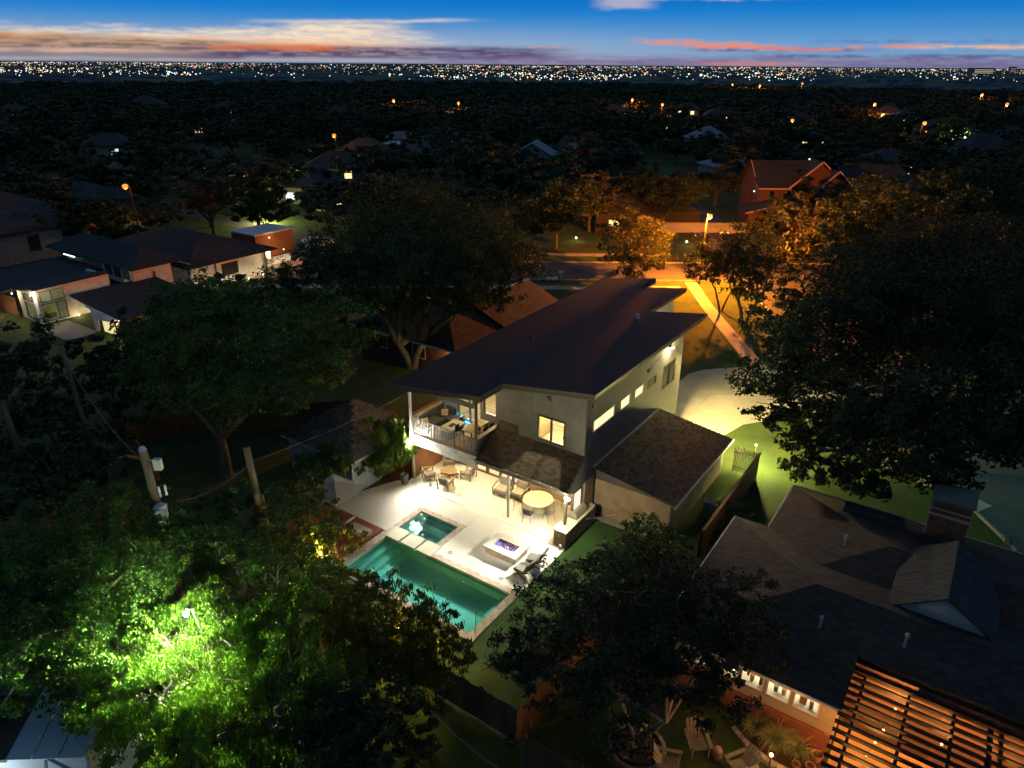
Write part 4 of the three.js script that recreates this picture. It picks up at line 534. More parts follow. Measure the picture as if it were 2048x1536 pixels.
// screen fence beside the wing and bins behind it
{
  const f = hthing('screen_fence', 'dark slatted screen fence enclosing the side yard of the brick wing', 'fence', 15.5, 0, 2.6);
  for (let i = 0; i < 16; i++) obj('slat', bx(0.02 + i * 0.09, 0.07 + i * 0.09, 0.1, 1.75, -9.4, -9.36), M.fenceDark, f);
  obj('rail', [bx(0, 1.5, 0.4, 0.48, -9.36, -9.32), bx(0, 1.5, 1.4, 1.48, -9.36, -9.32), bx(0.3, 1.0, 1.3, 1.33, -9.34, -9.3)], M.fenceDark, f); for (let i = 0; i < 48; i++) obj('board', bx(1.5, 1.53, 0.05, 1.75, -9.4 + i * 0.195, -9.4 + i * 0.195 + 0.187), M.fence, f); obj('cap_rail', bx(1.44, 1.6, 1.755, 1.8, -9.45, 0), M.fence, f); for (const z of [-9.3, -7, -4.6, -2.3, -0.1]) obj('post', bx(1.36, 1.46, 0, 1.75, z - 0.05, z + 0.05), M.fenceDark, f);
  const cf = hthing('post_lamp', 'short lamp post on the lawn beside the slatted screen fence', 'lamp', 16.4, 0, 13.3); obj('post', cyl(0.03, 0.03, 1.5, 0, 0, 0, 8), M.metal, cf); bulb('lamp_lens', 0.07, 0, 1.56, 0, glow([1, 0.9, 0.4], 8), cf); shine(cf, 'point', 0, 1.56, 0, [1, 0.92, 0.34], 190, { size: 0.1 });
  const b = hthing('wheeled_bin', 'grey wheeled bin standing inside the slatted side yard', 'bin', 16.0, 0, 6.5, 0.3); obj('body', [new THREE.CylinderGeometry(0.38, 0.3, 0.95, 4).rotateY(Math.PI / 4).translate(0, 0.52, 0)], mat([0.22, 0.22, 0.22]), b); obj('lid', rbx(0.58, 0.07, 0.62, 0.02, 0, 1.03, 0), mat([0.18, 0.18, 0.18]), b); for (const s of [-1, 1]) obj('wheel', cyl(0.1, 0.1, 0.05, 0, 0, 0, 12).rotateZ(Math.PI / 2).translate(0.2 * s, 0.1, -0.25), M.black, b);
}
// detached garage with hip roof
{
  const g = hthing('garage', 'detached grey garage with brown shingled hip roof behind the bamboo', 'garage', 0, 0, 0), E = [[-7.4, -3.6], [-1.35, -3.6], [-1.35, 2.6], [-7.4, 2.6]], eh = 2.35, ph = 4.25, cu = -4.38, cv = -0.5;
  obj('wall', [hb(-7.1, -1.65, 0, 2.3, -3.3, -3.1), hb(-1.85, -1.65, 0, 2.3, -3.1, 2.3), hb(-7.1, -6.9, 0, 2.3, -3.1, 2.3), hb(-7.1, -1.65, 0, 2.3, 2.3, 2.5)], mat([0.3, 0.34, 0.35], { map: T.siding }), g);
  const A = [cu - 0.1, ph, -cv], B2 = [cu + 0.1, ph, -cv], c = E.map(([u, v]) => [u, eh, -v]);
  const r = obj('roof', [slab([c[0], c[1], B2, A], 0.05), slab([c[1], c[2], B2], 0.05), slab([c[2], c[3], A, B2], 0.05), slab([c[3], c[0], A], 0.05)], M.roofBrown, g);
  obj('fascia_board', [hb(-7.4, -1.35, 2.2, 2.33, -3.62, -3.56), hb(-1.39, -1.33, 2.2, 2.33, -3.56, 2.6), hb(-7.4, -7.34, 2.2, 2.33, -3.56, 2.6)], M.trim, g); obj('downpipe', bx(-1.62, -1.56, 0, 2.3, 3.34, 3.4), M.white, g);
  const plane = (i, P, half, len) => shingleRoof(r, 'shingle_field', P, (s) => [half * s / len, 2 * half - half * s / len], len * 0.985, M.shingles, 0, 0.3, 0.16, 20 + i);
  const d1 = Math.hypot(3.1, ph - eh), k1 = (ph - eh) / d1; plane(0, (a, s) => new THREE.Vector3(-7.4 + a, eh + s * k1, 3.6 - s * 3.1 / d1), 3.02, d1); const d2 = Math.hypot(2.93, ph - eh); plane(1, (a, s) => new THREE.Vector3(-1.35 - s * 2.93 / d2, eh + s * (ph - eh) / d2, 3.6 - a), 3.1, d2);
}
// ---------------------------------------------------------------- neighbours
function hip(u0, u1, v0, v1, eh, rh, t = 0.08) {   // hip roof on the house grid; returns its planes
  const du = u1 - u0, dv = v1 - v0, k = Math.min(du, dv) / 2, A = du >= dv ? [u0 + k, rh, -(v0 + v1) / 2] : [(u0 + u1) / 2, rh, -(v0 + k)], B = du >= dv ? [u1 - k, rh, -(v0 + v1) / 2] : [(u0 + u1) / 2, rh, -(v1 - k)];
  const a = [u0, eh, -v0], b = [u1, eh, -v0], c = [u1, eh, -v1], d = [u0, eh, -v1];
  return du >= dv ? [slab([a, b, B, A], t), slab([b, c, B], t), slab([c, d, A, B], t), slab([d, a, A], t)] : [slab([a, b, A], t), slab([b, c, B, A], t), slab([c, d, B], t), slab([d, a, A, B], t)];
}
// modern white house across the side lots
{
  const g = hthing('modern_house', 'white modern house with dark low roofs, washed by warm wall lights', 'house', 0, 0, 0), w = M.white, gl = mat([0.05, 0.06, 0.045], { roughness: 0.06 });
  obj('corner_block', [wallU([[0.5, 0], [7.4, 0], [7.4, 3.5], [0.5, 3.3]], [[0.75, 2.95, 0.15, 1.9], [0.75, 2.95, 2.05, 3.1]], -47.3, 0.2), wallV([[-51.3, 0], [-47.3, 0], [-47.3, 3.3], [-51.3, 2.7]], [[-50.2, -48.2, 0.2, 1.8], [-50.2, -48.2, 1.95, 2.7]], 0.5, 0.2), hb(-51.3, -51.1, 0, 2.7, 0.7, 7.2), hb(-51.3, -47.5, 0, 3.3, 7.2, 7.4)], w, g);
  win('U', 0.75, 2.95, 0.15, 1.9, -47.3, { parent: g, mull: [2.1], frame: M.bronze }); win('U', 0.75, 2.95, 2.05, 3.1, -47.3, { parent: g, frame: M.bronze, mull: [1.8] }); win('V', -50.2, -48.2, 0.2, 1.8, 0.5, { parent: g }); win('V', -50.2, -48.2, 1.95, 2.7, 0.5, { parent: g });
  const inn = obj('living_room', [hb(-51.05, -47.55, 0.0, 0.06, 0.75, 7.1), hb(-51.05, -50.95, 0.06, 2.8, 0.75, 7.1)], M.room, g); obj('armchair', [hb(-49.5, -48.6, 0.06, 0.5, 1.6, 2.4), hb(-49.7, -49.5, 0.06, 0.95, 1.6, 2.4)], mat([0.4, 0.42, 0.08]), inn); bulb('ceiling_lamp', 0.08, -49.3, 2.6, -2.2, glow(CREAM, 5), inn); shine(inn, 'point', -49.3, 2.4, -2.2, [0.95, 1, 0.6], 5, { size: 0.1 });
  obj('block_roof', slab([[-51.8, 2.85, -0.1], [-46.9, 3.55, -0.1], [-46.9, 3.7, -7.6], [-51.8, 2.95, -7.6]], 0.16), M.roofDark, g);
  obj('lower_roof', slab([[-60, 2.5, 3], [-51.8, 2.7, 3], [-51.4, 2.95, -9], [-60, 3, -9]], 0.15), M.roofDark, g);
  obj('clerestory_wall', [wallV([[-51.4, 2.0], [-45.7, 2.0], [-45.7, 3.8], [-51.4, 3.8]], [[-51.1, -49.5, 2.4, 3.6], [-49.4, -47.8, 2.4, 3.6], [-47.7, -46.1, 2.4, 3.6]], 9, 0.2)], w, g); for (const a of [-51.1, -49.4, -47.7]) win('V', a, a + 1.6, 2.4, 3.6, 9, { parent: g, glass: gl, frame: M.white });
  obj('street_side_wall', [wallU([[9, 0], [13.2, 0], [13.2, 3.6], [9, 3.7]], [], -45.7, 0.2), wallU([[15, 0], [25.3, 0], [25.3, 3.0], [15, 3.0]], [[18.6, 20.75, 0.95, 2.35]], -45, 0.2), hb(-49, -45, 0, 3.2, 14.8, 15.0), hb(-49.2, -49, 0, 3.4, 13.2, 15)], w, g); win('U', 18.6, 20.75, 0.95, 2.35, -45, { parent: g, glass: M.darkGlass });
  for (const v of [11.2, 17.8, 24.4]) obj('downpipe', hb(-45.68 + (v > 14 ? 0.7 : 0), -45.56 + (v > 14 ? 0.7 : 0), 0, 3.1, v, v + 0.12), M.bronze, g);
  obj('main_roof', [...hip(-63, -45.2, 8.7, 14.9, 3.8, 5.2, 0.14), ...hip(-63, -44.4, 14.2, 26, 2.85, 5.0, 0.14)], M.roofDark, g); 
  // shed wing that drops towards us
  obj('wing_roof', slab([[-46.2, 2.5, -2.9], [-36.6, 1.95, -2.4], [-36.6, 1.95, -11], [-46.2, 2.5, -11.4]], 0.12), M.roofDark, g); obj('wing_gable', wallV([[-41.6, 0], [-41.1, 0], [-40.8, 1.2], [-36.9, 1.6], [-36.7, 1.85], [-41.8, 2.15]], [], 2.5, 0.15), w, g); obj('wing_wall', [hb(-46, -45.8, 0, 2.3, 7, 9), hb(-41, -40.8, 0, 2.1, 3, 10.6), hb(-46, -37, 0, 1.9, 10.6, 10.8)], w, g); obj('rake_board', plank([-42.2, 2.3, -2.4], [-36.6, 1.98, -2.3], 0.18, 0.1), w, g); obj('eave_board', plank([-36.58, 1.9, -2.4], [-36.58, 1.9, -11], 0.06, 0.16), mat([0.4, 0.24, 0.12], { map: T.wood }), g);
  obj('window', [hb(-40.2, -38.2, 0.2, 1.4, 2.6, 2.66)], glow([1, 0.85, 0.35], 0.8), g);
  // rust box at the street end
  obj('rust_box', [hb(-52.5, -48, 0.3, 3.8, 25.6, 31.2)], mat([0.28, 0.09, 0.03], { map: T.stain }), g); obj('box_roof', hb(-52.6, -47.9, 3.805, 3.95, 25.5, 31.3), mat([0.62, 0.66, 0.7], { map: T.plaster, roughness: 0.4 }), g);
  for (const h of [0.55, 1.2, 1.85]) win('U', 28.8, 30.9, h, h + 0.55, -48, { parent: g, glass: glow([1, 0.8, 0.3], 0.55), pane: 'lit_window_pane', f: 0.07 }); win('U', 26, 27.8, 1.9, 2.5, -48, { parent: g, glass: glow([0.9, 0.8, 0.3], 0.35), pane: 'lit_window_pane' });
  obj('terrace', [hb(-47.9, -45, 0, 0.9, 25.6, 30.6)], w, g);
  const lamp = (u, h, v, I, c = WARM) => { bulb('wall_lamp', 0.07, u, h, -v, glow(c, 7), g); shine(g, 'point', u, h, -v, c, I, { size: 0.08 }); };
  lamp(-47.2, 3.0, 0.0, 16, CREAM); lamp(-51.5, 2.4, 0.1, 7); lamp(-46.9, 0.15, 3.6, 6); lamp(-46.9, 0.15, 5.4, 6); lamp(-36.5, 1.75, 2.1, 9); lamp(-44.7, 2.5, 25.0, 22); lamp(-46.2, 2.0, 28.2, 7); for (const v of [15.6, 17.2, 19.4, 21.4, 23.4]) lamp(-44.3, 0.2, v, 5); lamp(-47.6, 3.4, 27.4, 4);
  const y = structure('paved_yard', [sheet([[-46.6, 2.4], [-40.9, 2.4], [-40.9, -0.4], [-46.6, -0.4]].map(([u, v]) => Wxz(u, v)), 0.02)], M.walk); structure('lawn', sheet([[-47, -0.5], [-38, -0.5], [-38, -4], [-47, -4]].map(([u, v]) => Wxz(u, v)), 0.012), M.ground);
  const fc = hthing('board_fence', 'brown board fence beside the modern white house', 'fence', -51.4, 0, 0.2); for (let i = 0; i < 16; i++) obj('board', bx(-4.2 + i * 0.26, -3.96 + i * 0.26, 0, 1.9, 0, 0.03), M.cedar, fc); obj('rail', [bx(-4.2, 0, 0.4, 0.48, -0.05, 0), bx(-4.2, 0, 1.5, 1.58, -0.05, 0)], M.cedar, fc);
  shine(g, 'point', -53, 0.6, -(-1.2), WARM, 5, { size: 0.1 }); bulb('path_lamp', 0.07, -53, 0.6, 1.2, glow(WARM, 6), g);
}
// long brick house beyond it
{
  const g = hthing('brick_house', 'long dim brick house with broad dark hip roof beyond the white house', 'house', 0, 0, 0); obj('wall', [wallU([[2, 0], [20.2, 0], [20.2, 3.9], [2, 3.9]], [[11, 12.4, 1.2, 3.2]], -73, 0.25), hb(-90, -73.25, 0, 3.9, 20, 20.2), hb(-90, -73.25, 0, 3.9, 2, 2.2), hb(-92, -77, 0, 3.4, 20.3, 31)], mat([0.5, 0.38, 0.34], { map: T.farBrick }), g); win('U', 11, 12.4, 1.2, 3.2, -73, { parent: g, glass: M.darkGlass }); obj('roof', hip(-92, -72.3, 1, 21.2, 3.9, 8.2, 0.15), M.roofGrey, g); obj('wing_roof', hip(-94, -76, 19, 32, 3.4, 6.8, 0.15), M.roofGrey, g); obj('dormer', [hb(-82, -78, 3.4, 5.2, 26, 28.5)], M.farBrick, g); obj('dormer_roof', hip(-82.4, -77.6, 25.6, 28.9, 5.2, 6.3, 0.1), M.roofGrey, g);
  obj('chimney', hb(-84, -83, 5, 8.9, 9, 10), M.farBrick, g); obj('garden_lamp', hb(-71.5, -68.8, 0.5, 0.62, 14, 14.15), glow([0.7, 1, 0.85], 2), g);
}
// red brick bungalow under the great tree
{
  const g = hthing('bungalow', 'brown roofed red brick bungalow under the spreading tree', 'house', 0, 0, 0);
  obj('wall', [hb(-18, -7.4, 0, 2.6, 13.2, 13.4), hb(-7.6, -7.4, 0, 2.6, 13.4, 26), hb(-18, -17.8, 0, 2.6, 13.4, 26), hb(-18, -7.4, 0, 2.6, 26, 26.2)], mat([0.22, 0.06, 0.04], { map: T.farBrick }), g);
  obj('main_roof', hip(-18.6, -6.7, 12.5, 22.5, 2.65, 4.4, 0.1), M.roofBrown, g); obj('cross_roof', [slab([[-14, 2.7, -19], [-10.2, 4.3, -19], [-10.2, 4.3, -28], [-14, 2.7, -28]], 0.1), slab([[-10.2, 4.3, -19], [-6.4, 2.7, -19], [-6.4, 2.7, -28], [-10.2, 4.3, -28]], 0.1)], M.roofBrown, g); obj('eave_trim', [hb(-18.65, -6.6, 2.5, 2.64, 12.42, 12.48), hb(-6.68, -6.6, 2.5, 2.64, 12.48, 22.5)], M.trim, g); obj('ridge_cap', plank([-10.2, 4.34, -18.6], [-10.2, 4.34, -28], 0.22, 0.05), M.trim, g); obj('hip_cap', plank([-6.7, 2.72, -22.5], [-11.6, 4.42, -17.6], 0.18, 0.04), M.trim, g);
  bulb('wall_lamp', 0.08, -7.2, 2.2, -12.9, glow(WARM, 6), g); shine(g, 'point', -7.0, 2.15, -12.7, WARM, 22, { size: 0.1 });
  const ch = obj('chimney', hb(-11, -10.2, 3.5, 5.7, 20.2, 21), M.farBrick, g); obj('chimney_cap', hb(-11.08, -10.12, 5.7, 5.8, 20.12, 21.08), M.trim, ch); obj('roof_vent', [cyl(0.22, 0.22, 0.35, -9, 3.7, -22, 12), cyl(0.28, 0.1, 0.14, -9, 4.05, -22, 12)], M.stone, g); for (const a of [-16, -11.8]) win('V', a, a + 1.4, 0.9, 2.1, 13.2, { parent: g, glass: M.darkGlass, frame: M.white });
}
// ---------------------------------------------------------------- the house over the fence with its pergola
{
  const g = hthing('ranch_house', 'brown shingled hip roofed brick house with chimney and pergola', 'house', 0, 0, 0), eh = 2.7;
  const A = slab([[19.9, eh, -8], [19.9, eh, 2], [25, 4.05, -3]], 0.1), B = slab([[19.9, eh, -8], [25, 4.05, -3], [40, 4.05, -3], [40, eh, -8]], 0.1), C = slab([[19.9, eh, 2], [40, eh, 2], [40, 4.05, -3], [25, 4.05, -3]], 0.1);
  const ranchRoof = mat([0.075, 0.052, 0.04], { map: T.roof, bumpMap: T.roofBump, bumpScale: 0.012, roughness: 0.95 }), main = obj('main_roof', [A, B, C], ranchRoof, g);
  const wing = obj('wing_roof', [slab([[18.3, eh, -3.4], [18.3, eh, 5.95], [23, 4.02, 1.35]], 0.1), slab([[18.3, eh, -3.4], [23, 4.02, 1.35], [40, 4.02, 1.35], [40, eh, -3.4]], 0.1), slab([[18.3, eh, 5.95], [25.1, eh, 5.95], [25.1, 4.02, 1.35], [23, 4.02, 1.35]], 0.1), slab([[25.1, 3.35, 3.7], [40, 3.35, 3.7], [40, 4.02, 1.35], [25.1, 4.02, 1.35]], 0.1)], ranchRoof, g);
  obj('gable_dormer', [wallV([[25.7, 3.75], [29, 3.75], [27.35, 4.85]], [], -0.6, 0.1)], M.trim, g); obj('dormer_roof', [slab([[25.5, 3.75, 0.75], [27.35, 4.98, 0.75], [27.35, 4.98, -3.6], [25.5, 3.75, -3.6]], 0.07), slab([[27.35, 4.98, 0.75], [29.2, 3.75, 0.75], [29.2, 3.75, -3.6], [27.35, 4.98, -3.6]], 0.07)], M.roofGrey, g);
  obj('eave_trim', [hb(19.82, 19.88, 2.56, 2.7, 3.4, 8), hb(18.22, 18.28, 2.56, 2.7, -5.95, 3.4), hb(18.28, 25.1, 2.58, 2.7, -5.99, -5.95), hb(19.88, 40, 2.56, 2.7, 8.0, 8.06)], M.trim, g);
  const ch = obj('chimney', hb(26.1, 27.6, 2.6, 5.6, 5.3, 6.5), mat([0.16, 0.07, 0.05], { map: T.farBrick }), g); obj('chimney_band', [hb(26.02, 27.68, 4.9, 5.0, 5.22, 6.58), hb(26.04, 27.66, 5.2, 5.26, 5.24, 6.56)], M.stone, ch); obj('chimney_cap', slab([[26.0, 5.75, -5.2], [27.7, 5.75, -5.2], [27.7, 5.95, -6.6], [26.0, 5.7, -6.6]], 0.1), mat([0.16, 0.17, 0.16], { roughness: 0.5, map: T.mottle }), ch); obj('roof_saddle', slab([[25.2, 3.35, -5.6], [27.6, 3.9, -4.4], [28.4, 3.5, -5.4], [26.4, 3.6, -5.8]], 0.05), M.roofGrey, g);
  const pipe = (u, v, h) => obj('vent_pipe', [cyl(0.05, 0.05, 0.6, u, h, -v, 8), cyl(0.09, 0.05, 0.1, u, h + 0.55, -v, 8), cyl(0.13, 0.07, 0.06, u, h, -v, 8)], mat([0.3, 0.29, 0.28]), g); pipe(23.3, 2.6, 3.5); pipe(23.6, -3.2, 3.4); pipe(26.4, -2.6, 3.6);
  obj('skylight_curb', [hb(22.6, 25.2, 3.05, 3.35, 6.0, 6.9)], M.roofGrey, g);
  // wall with window band over siding and brick
  const V0 = -5.45, holes = [[19.6, 20.45, 1.42, 2.12], [20.6, 21.45, 1.42, 2.12], [21.55, 22.4, 1.42, 2.12], [22.52, 23.38, 1.42, 2.12], [23.5, 24.4, 1.42, 2.12]], sm = mat([0.4, 0.3, 0.19], { map: T.mottle });
  const sd = obj('wall_core', [wallV([[19, 0], [25, 0], [25, 2.56], [19, 2.56]], holes, V0 + 0.02, 0.15), hb(18.9, 19, 0, 2.56, V0 + 0.02, 3), hb(24.9, 25.02, 0, 2.56, V0 + 0.18, -3.6), hb(20.4, 20.5, 0, 2.6, 3.2, 7.5)], sm, g); obj('terrace_wall', hb(25.05, 38, 0, 3.0, -3.7, -3.5), mat([0.12, 0.06, 0.045], { map: T.farBrick }), g);
  for (let i = 0; i < 12; i++) { const h0 = 0.92 + i * 0.135, h1 = h0 + 0.128, cut = holes.filter((q) => q[2] < h1 - 0.01 && q[3] > h0 + 0.01), xs = [19, ...cut.flatMap((q) => [q[0] - 0.05, q[1] + 0.05]), 25]; for (let k = 0; k < xs.length; k += 2) if (xs[k + 1] - xs[k] > 0.02) obj('siding_board', hb(xs[k], xs[k + 1], h0, h1, V0 - 0.012 * ((i % 2) ? 0.6 : 1), V0 + 0.018), sm, sd); }
  bricks(sd, (a, b, y0, y1, d) => hb(19 + a, 19 + b, y0, y1, V0 - 0.05 - d, V0 + 0.01), 6, 0.82, M.brickRed, 0.21, 0.068, [], 14); obj('brick_sill', Array.from({ length: 80 }, (_, i) => hb(19 + i * 0.075, 19.068 + i * 0.075, 0.83, 0.9, V0 - 0.12, V0 + 0.01)), M.brickRed, g).userData.kind = 'stuff';
  holes.forEach(([a, b, h0, h1]) => win('V', a, b, h0, h1, V0, { parent: g, frame: M.trim, f: 0.045 }));
  const rm = obj('kitchen', [hb(19.1, 24.8, 0.9, 0.95, V0 + 0.2, -2.9), hb(19.1, 24.8, 0.95, 2.5, -2.9, -2.8), hb(19.1, 24.8, 2.5, 2.55, V0 + 0.2, -2.9)], mat([0.75, 0.68, 0.5]), g); obj('window_shelf', hb(19.2, 24.7, 1.32, 1.36, V0 + 0.2, V0 + 0.65), M.white, rm); [20.2, 21.0, 21.9, 22.3, 22.8, 23.1, 23.8, 24.1].forEach((u, i) => obj('kitchen_jar', i % 3 ? cyl(0.07, 0.09, 0.22 + 0.1 * hash(i, 1, 1), u, 1.36, -(V0 + 0.4), 10) : hb(u - 0.12, u + 0.12, 1.36, 1.8, V0 + 0.35, V0 + 0.5), [M.cedar, M.bronze, M.terracotta][i % 3], rm)); for (const u of [20.3, 22.2, 24]) { bulb('ceiling_lamp', 0.08, u, 2.35, -(V0 + 1.2), glow(CREAM, 6), rm); shine(rm, 'point', u, 2.2, -(V0 + 1.2), CREAM, 7, { size: 0.12 }); }
  // pergola
  const pgm = mat([0.02, 0.015, 0.012], { map: T.wood, roughness: 0.9 }), p = hthing('pergola', 'dark slatted pergola strung with warm bulbs beside the brick house', 'pergola', 25.15, 0, -3.7);
  for (let i = 0; i < 17; i++) obj('slat', bx(-0.15, 9.5, 2.62, 2.76, 0.05 + i * 0.39, 0.12 + i * 0.39), pgm, p); for (const x of [0.35, 1.8, 3.2, 4.6, 6, 7.4, 8.8]) obj('beam', bx(x - 0.05, x + 0.05, 2.42, 2.615, 0, 6.6), pgm, p); for (const x of [0.35, 4.6, 8.8]) for (const z of [6.2]) obj('post', bx(x - 0.08, x + 0.08, 0, 2.42, z - 0.08, z + 0.08), pgm, p); obj('corner_beam', [bx(4.2, 4.36, 2.38, 2.6, 0, 6.6)], pgm, p);
  structure('terrace', sheet([[25.1, -3.6], [35, -3.6], [35, -11], [25.1, -11]].map(([u, v]) => Wxz(u, v)), 0.02), mat([0.45, 0.28, 0.15], { map: T.stain }));
  const st = hthing('string_lights', 'festoon string of small warm bulbs under the pergola slats', 'string lights', 25.15, 0, -3.7); const pts = [[1.5, 0.7], [2.1, 1.2], [3.0, 1.4], [3.7, 1.3], [4.6, 1.5], [5.3, 1.4], [6.2, 1.7], [1.3, 1.9], [1.15, 2.6], [1.0, 3.3], [0.95, 4.1], [0.85, 4.9], [0.8, 5.7], [7, 2.4], [6.6, 3.1], [6.3, 3.9], [5.9, 4.6], [5.4, 5.3]];
  obj('cord', [tube(pts.slice(0, 7).map(([x, z]) => [x, 2.36, z]), 0.008, 4), tube([...pts.slice(0, 1), ...pts.slice(7, 13)].map(([x, z]) => [x, 2.36, z]), 0.008, 4), tube([...pts.slice(6, 7), ...pts.slice(13)].map(([x, z]) => [x, 2.36, z]), 0.008, 4)], M.black, st); pts.forEach(([x, z], i) => { bulb('light_bulb', 0.035, x, 2.31, z, glow([1, 0.5, 0.12], 14), st); if (i % 2 === 0) shine(st, 'point', x, 2.31, z, [1, 0.42, 0.09], 16, { size: 0.04 }); });
  const tb = hthing('patio_table', 'rectangular wooden table under the pergola slats', 'table', 28.4, 0, -6.2); obj('top', bx(-1.1, 1.1, 0.7, 0.75, -0.5, 0.5), M.teak, tb); for (const x of [-1, 1]) for (const z of [-0.42, 0.42]) obj('leg', bx(x - 0.04, x + 0.04, 0, 0.7, z - 0.04, z + 0.04), M.teak, tb);
  const sf = hthing('outdoor_sofa', 'red cushioned sofa under the pergola corner', 'sofa', 26.4, 0, -9.0, R(90)); obj('base', bx(-0.9, 0.9, 0, 0.3, -0.4, 0.4), M.fence, sf); obj('cushion', [rbx(1.8, 0.15, 0.75, 0.05, 0, 0.38, 0.03), rbx(1.8, 0.4, 0.18, 0.06, 0, 0.6, -0.35)], mat([0.4, 0.04, 0.03], { map: T.weave }), sf);
}
// their garden
{
  const ringAt = at(1273, 1500), pl = thing('tree_planter', 'round stone edged planter around a slender trunk', 'planter', [ringAt.x, 0, ringAt.z]); const n = 22;
  for (let i = 0; i < n; i++) { const a = i / n * 6.283, k = hash(i, 3, 3); obj('stone', rbx(0.3, 0.24 + k * 0.05, 0.16, 0.03).rotateY(-a + Math.PI / 2).translate(Math.cos(a) * 0.98, 0.13, Math.sin(a) * 0.98), [M.stone, M.mortar, M.greywood][i % 3] ?? M.stone, pl); } obj('soil', cyl(0.92, 0.92, 0.16, 0, 0, 0, 24), M.mulch, pl);
  const r = rng(77), leaf = (cols, nn, label) => cols.map((c, k) => { const g = []; for (let i = 0; i < nn; i++) { const a = r() * 6.28, d = Math.sqrt(r()) * 0.8; g.push(new THREE.CircleGeometry(0.07 + r() * 0.07, 5).scale(1, 0.6, 1).rotateX(-1.2 + r()).rotateY(r() * 6.28).translate(Math.cos(a) * d, 0.18 + r() * 0.2, Math.sin(a) * d)); } const m = obj('ground_cover', g, mat(c), pl); m.userData.kind = 'stuff'; }); leaf([[0.12, 0.2, 0.04], [0.2, 0.06, 0.03], [0.28, 0.2, 0.1]], 55);
  function adirondack(label, px, py, turn) {
    const q = at(px, py), c = thing('adirondack_chair', label, 'chair', [q.x, 0, q.z], turn, 'weathered garden chairs'), m = M.greywood; for (let i = 0; i < 5; i++) { obj('back_slat', plank([-0.24 + i * 0.12, 0.28, -0.22], [-0.28 + i * 0.14, 1.0 - 0.05 * Math.abs(i - 2), -0.58], 0.1, 0.02, [0, 0, 1]), m, c); obj('seat_slat', bx(-0.28, 0.28, 0.3 + 0.02 * i, 0.32 + 0.02 * i, -0.2 + i * 0.12, -0.1 + i * 0.12), m, c); }
    for (const s of [-1, 1]) { obj('leg', bx(0.3 * s - 0.02, 0.3 * s + 0.02, 0, 0.56, 0.36, 0.44), m, c); obj('leg', plank([0.28 * s, 0.02, -0.62], [0.28 * s, 0.4, 0.4], 0.03, 0.1), m, c); obj('armrest', bx(0.36 * s - 0.07, 0.36 * s + 0.07, 0.56, 0.585, -0.4, 0.46), m, c); } obj('back_brace', bx(-0.34, 0.34, 0.54, 0.6, -0.42, -0.38), m, c);
  }
  adirondack('weathered adirondack chair facing the lawn beside the drum stool', 1393, 1497, 0.05); adirondack('weathered adirondack chair beside the round stone planter', 1335, 1540, 1.35); adirondack('weathered adirondack chair between drum stool and stone edging', 1480, 1545, -1.2);
  const sp = at(1433, 1515), s = thing('drum_stool', 'pink ceramic drum stool on the lawn', 'stool', [sp.x, 0, sp.z]); const lathe = new THREE.LatheGeometry([[0, 0], [0.13, 0], [0.17, 0.1], [0.19, 0.23], [0.17, 0.37], [0.14, 0.45], [0, 0.46]].map((p) => new THREE.Vector2(...p)), 20); obj('body', lathe, mat([0.55, 0.25, 0.16], { roughness: 0.35, map: T.mottle }), s); obj('band', [new THREE.TorusGeometry(0.178, 0.012, 6, 24).rotateX(Math.PI / 2).translate(0, 0.12, 0), new THREE.TorusGeometry(0.178, 0.012, 6, 24).rotateX(Math.PI / 2).translate(0, 0.35, 0)], M.terracotta, s);
  const ed = thing('garden_edging', 'curved row of pale edging stones along the planting bed', 'edging', at(1465, 1462).toArray()), e0 = at(1465, 1462), crv = new THREE.CatmullRomCurve3([[1465, 1460], [1488, 1488], [1515, 1512], [1550, 1536], [1600, 1560]].map(([x, y]) => at(x, y, 0).sub(e0))), m2 = [M.stone, mat([0.5, 0.4, 0.26], { map: T.mottle }), mat([0.4, 0.3, 0.2], { map: T.mottle })]; for (let i = 0; i < 14; i++) { const a = crv.getPointAt(i / 14), b = crv.getPointAt((i + 0.93) / 14); a.y = b.y = 0.1; obj('stone', plank(a.toArray(), b.toArray(), 0.2, 0.2), m2[i % 3], ed); }
  structure('planting_bed', sheet([[1465, 1460], [1488, 1488], [1515, 1512], [1550, 1536], [1600, 1560], [1670, 1530], [1640, 1500], [1505, 1425]].map(([x, y]) => Axz(x, y)), 0.016), M.mulch);
  structure('lawn', sheet([[15.6, -4], [18.8, -5.4], [21.4, -5.6], [22.5, -7.6], [26, -9], [26, -16], [15.6, -16]].map(([u, v]) => Wxz(u, v)), 0.012), M.ground);
  const pot = (label, px, py, k) => { const q = at(px, py), c = thing('flower_pot', label, 'pot', [q.x, 0, q.z], 0, 'terracotta pots at the bed'); obj('pot', [new THREE.CylinderGeometry(0.16 * k, 0.11 * k, 0.26 * k, 16, 1, true).translate(0, 0.13 * k, 0), new THREE.TorusGeometry(0.16 * k, 0.02, 6, 18).rotateX(Math.PI / 2).translate(0, 0.26 * k, 0)], M.terracotta, c); obj('soil', cyl(0.14 * k, 0.14 * k, 0.02, 0, 0.2 * k, 0, 14), M.mulch, c); };
  pot('terracotta pot at the end of the planting bed by the pergola post', 1632, 1520, 1.2); pot('terracotta pot tucked among the arching grasses', 1618, 1540, 1); pot('small terracotta pot at the foot of the brick wall', 1590, 1536, 0.9);
  shine(pl, 'point', 4.2, 1.7, 1.5, [1, 0.66, 0.3], 6, { size: 0.1 }); bulb('post_lamp', 0.07, 4.2, 1.7, 1.5, glow([1, 0.6, 0.25], 5), pl); obj('lamp_post', cyl(0.03, 0.03, 1.7, 4.2, 0, 1.5, 8), M.metal, pl);
}
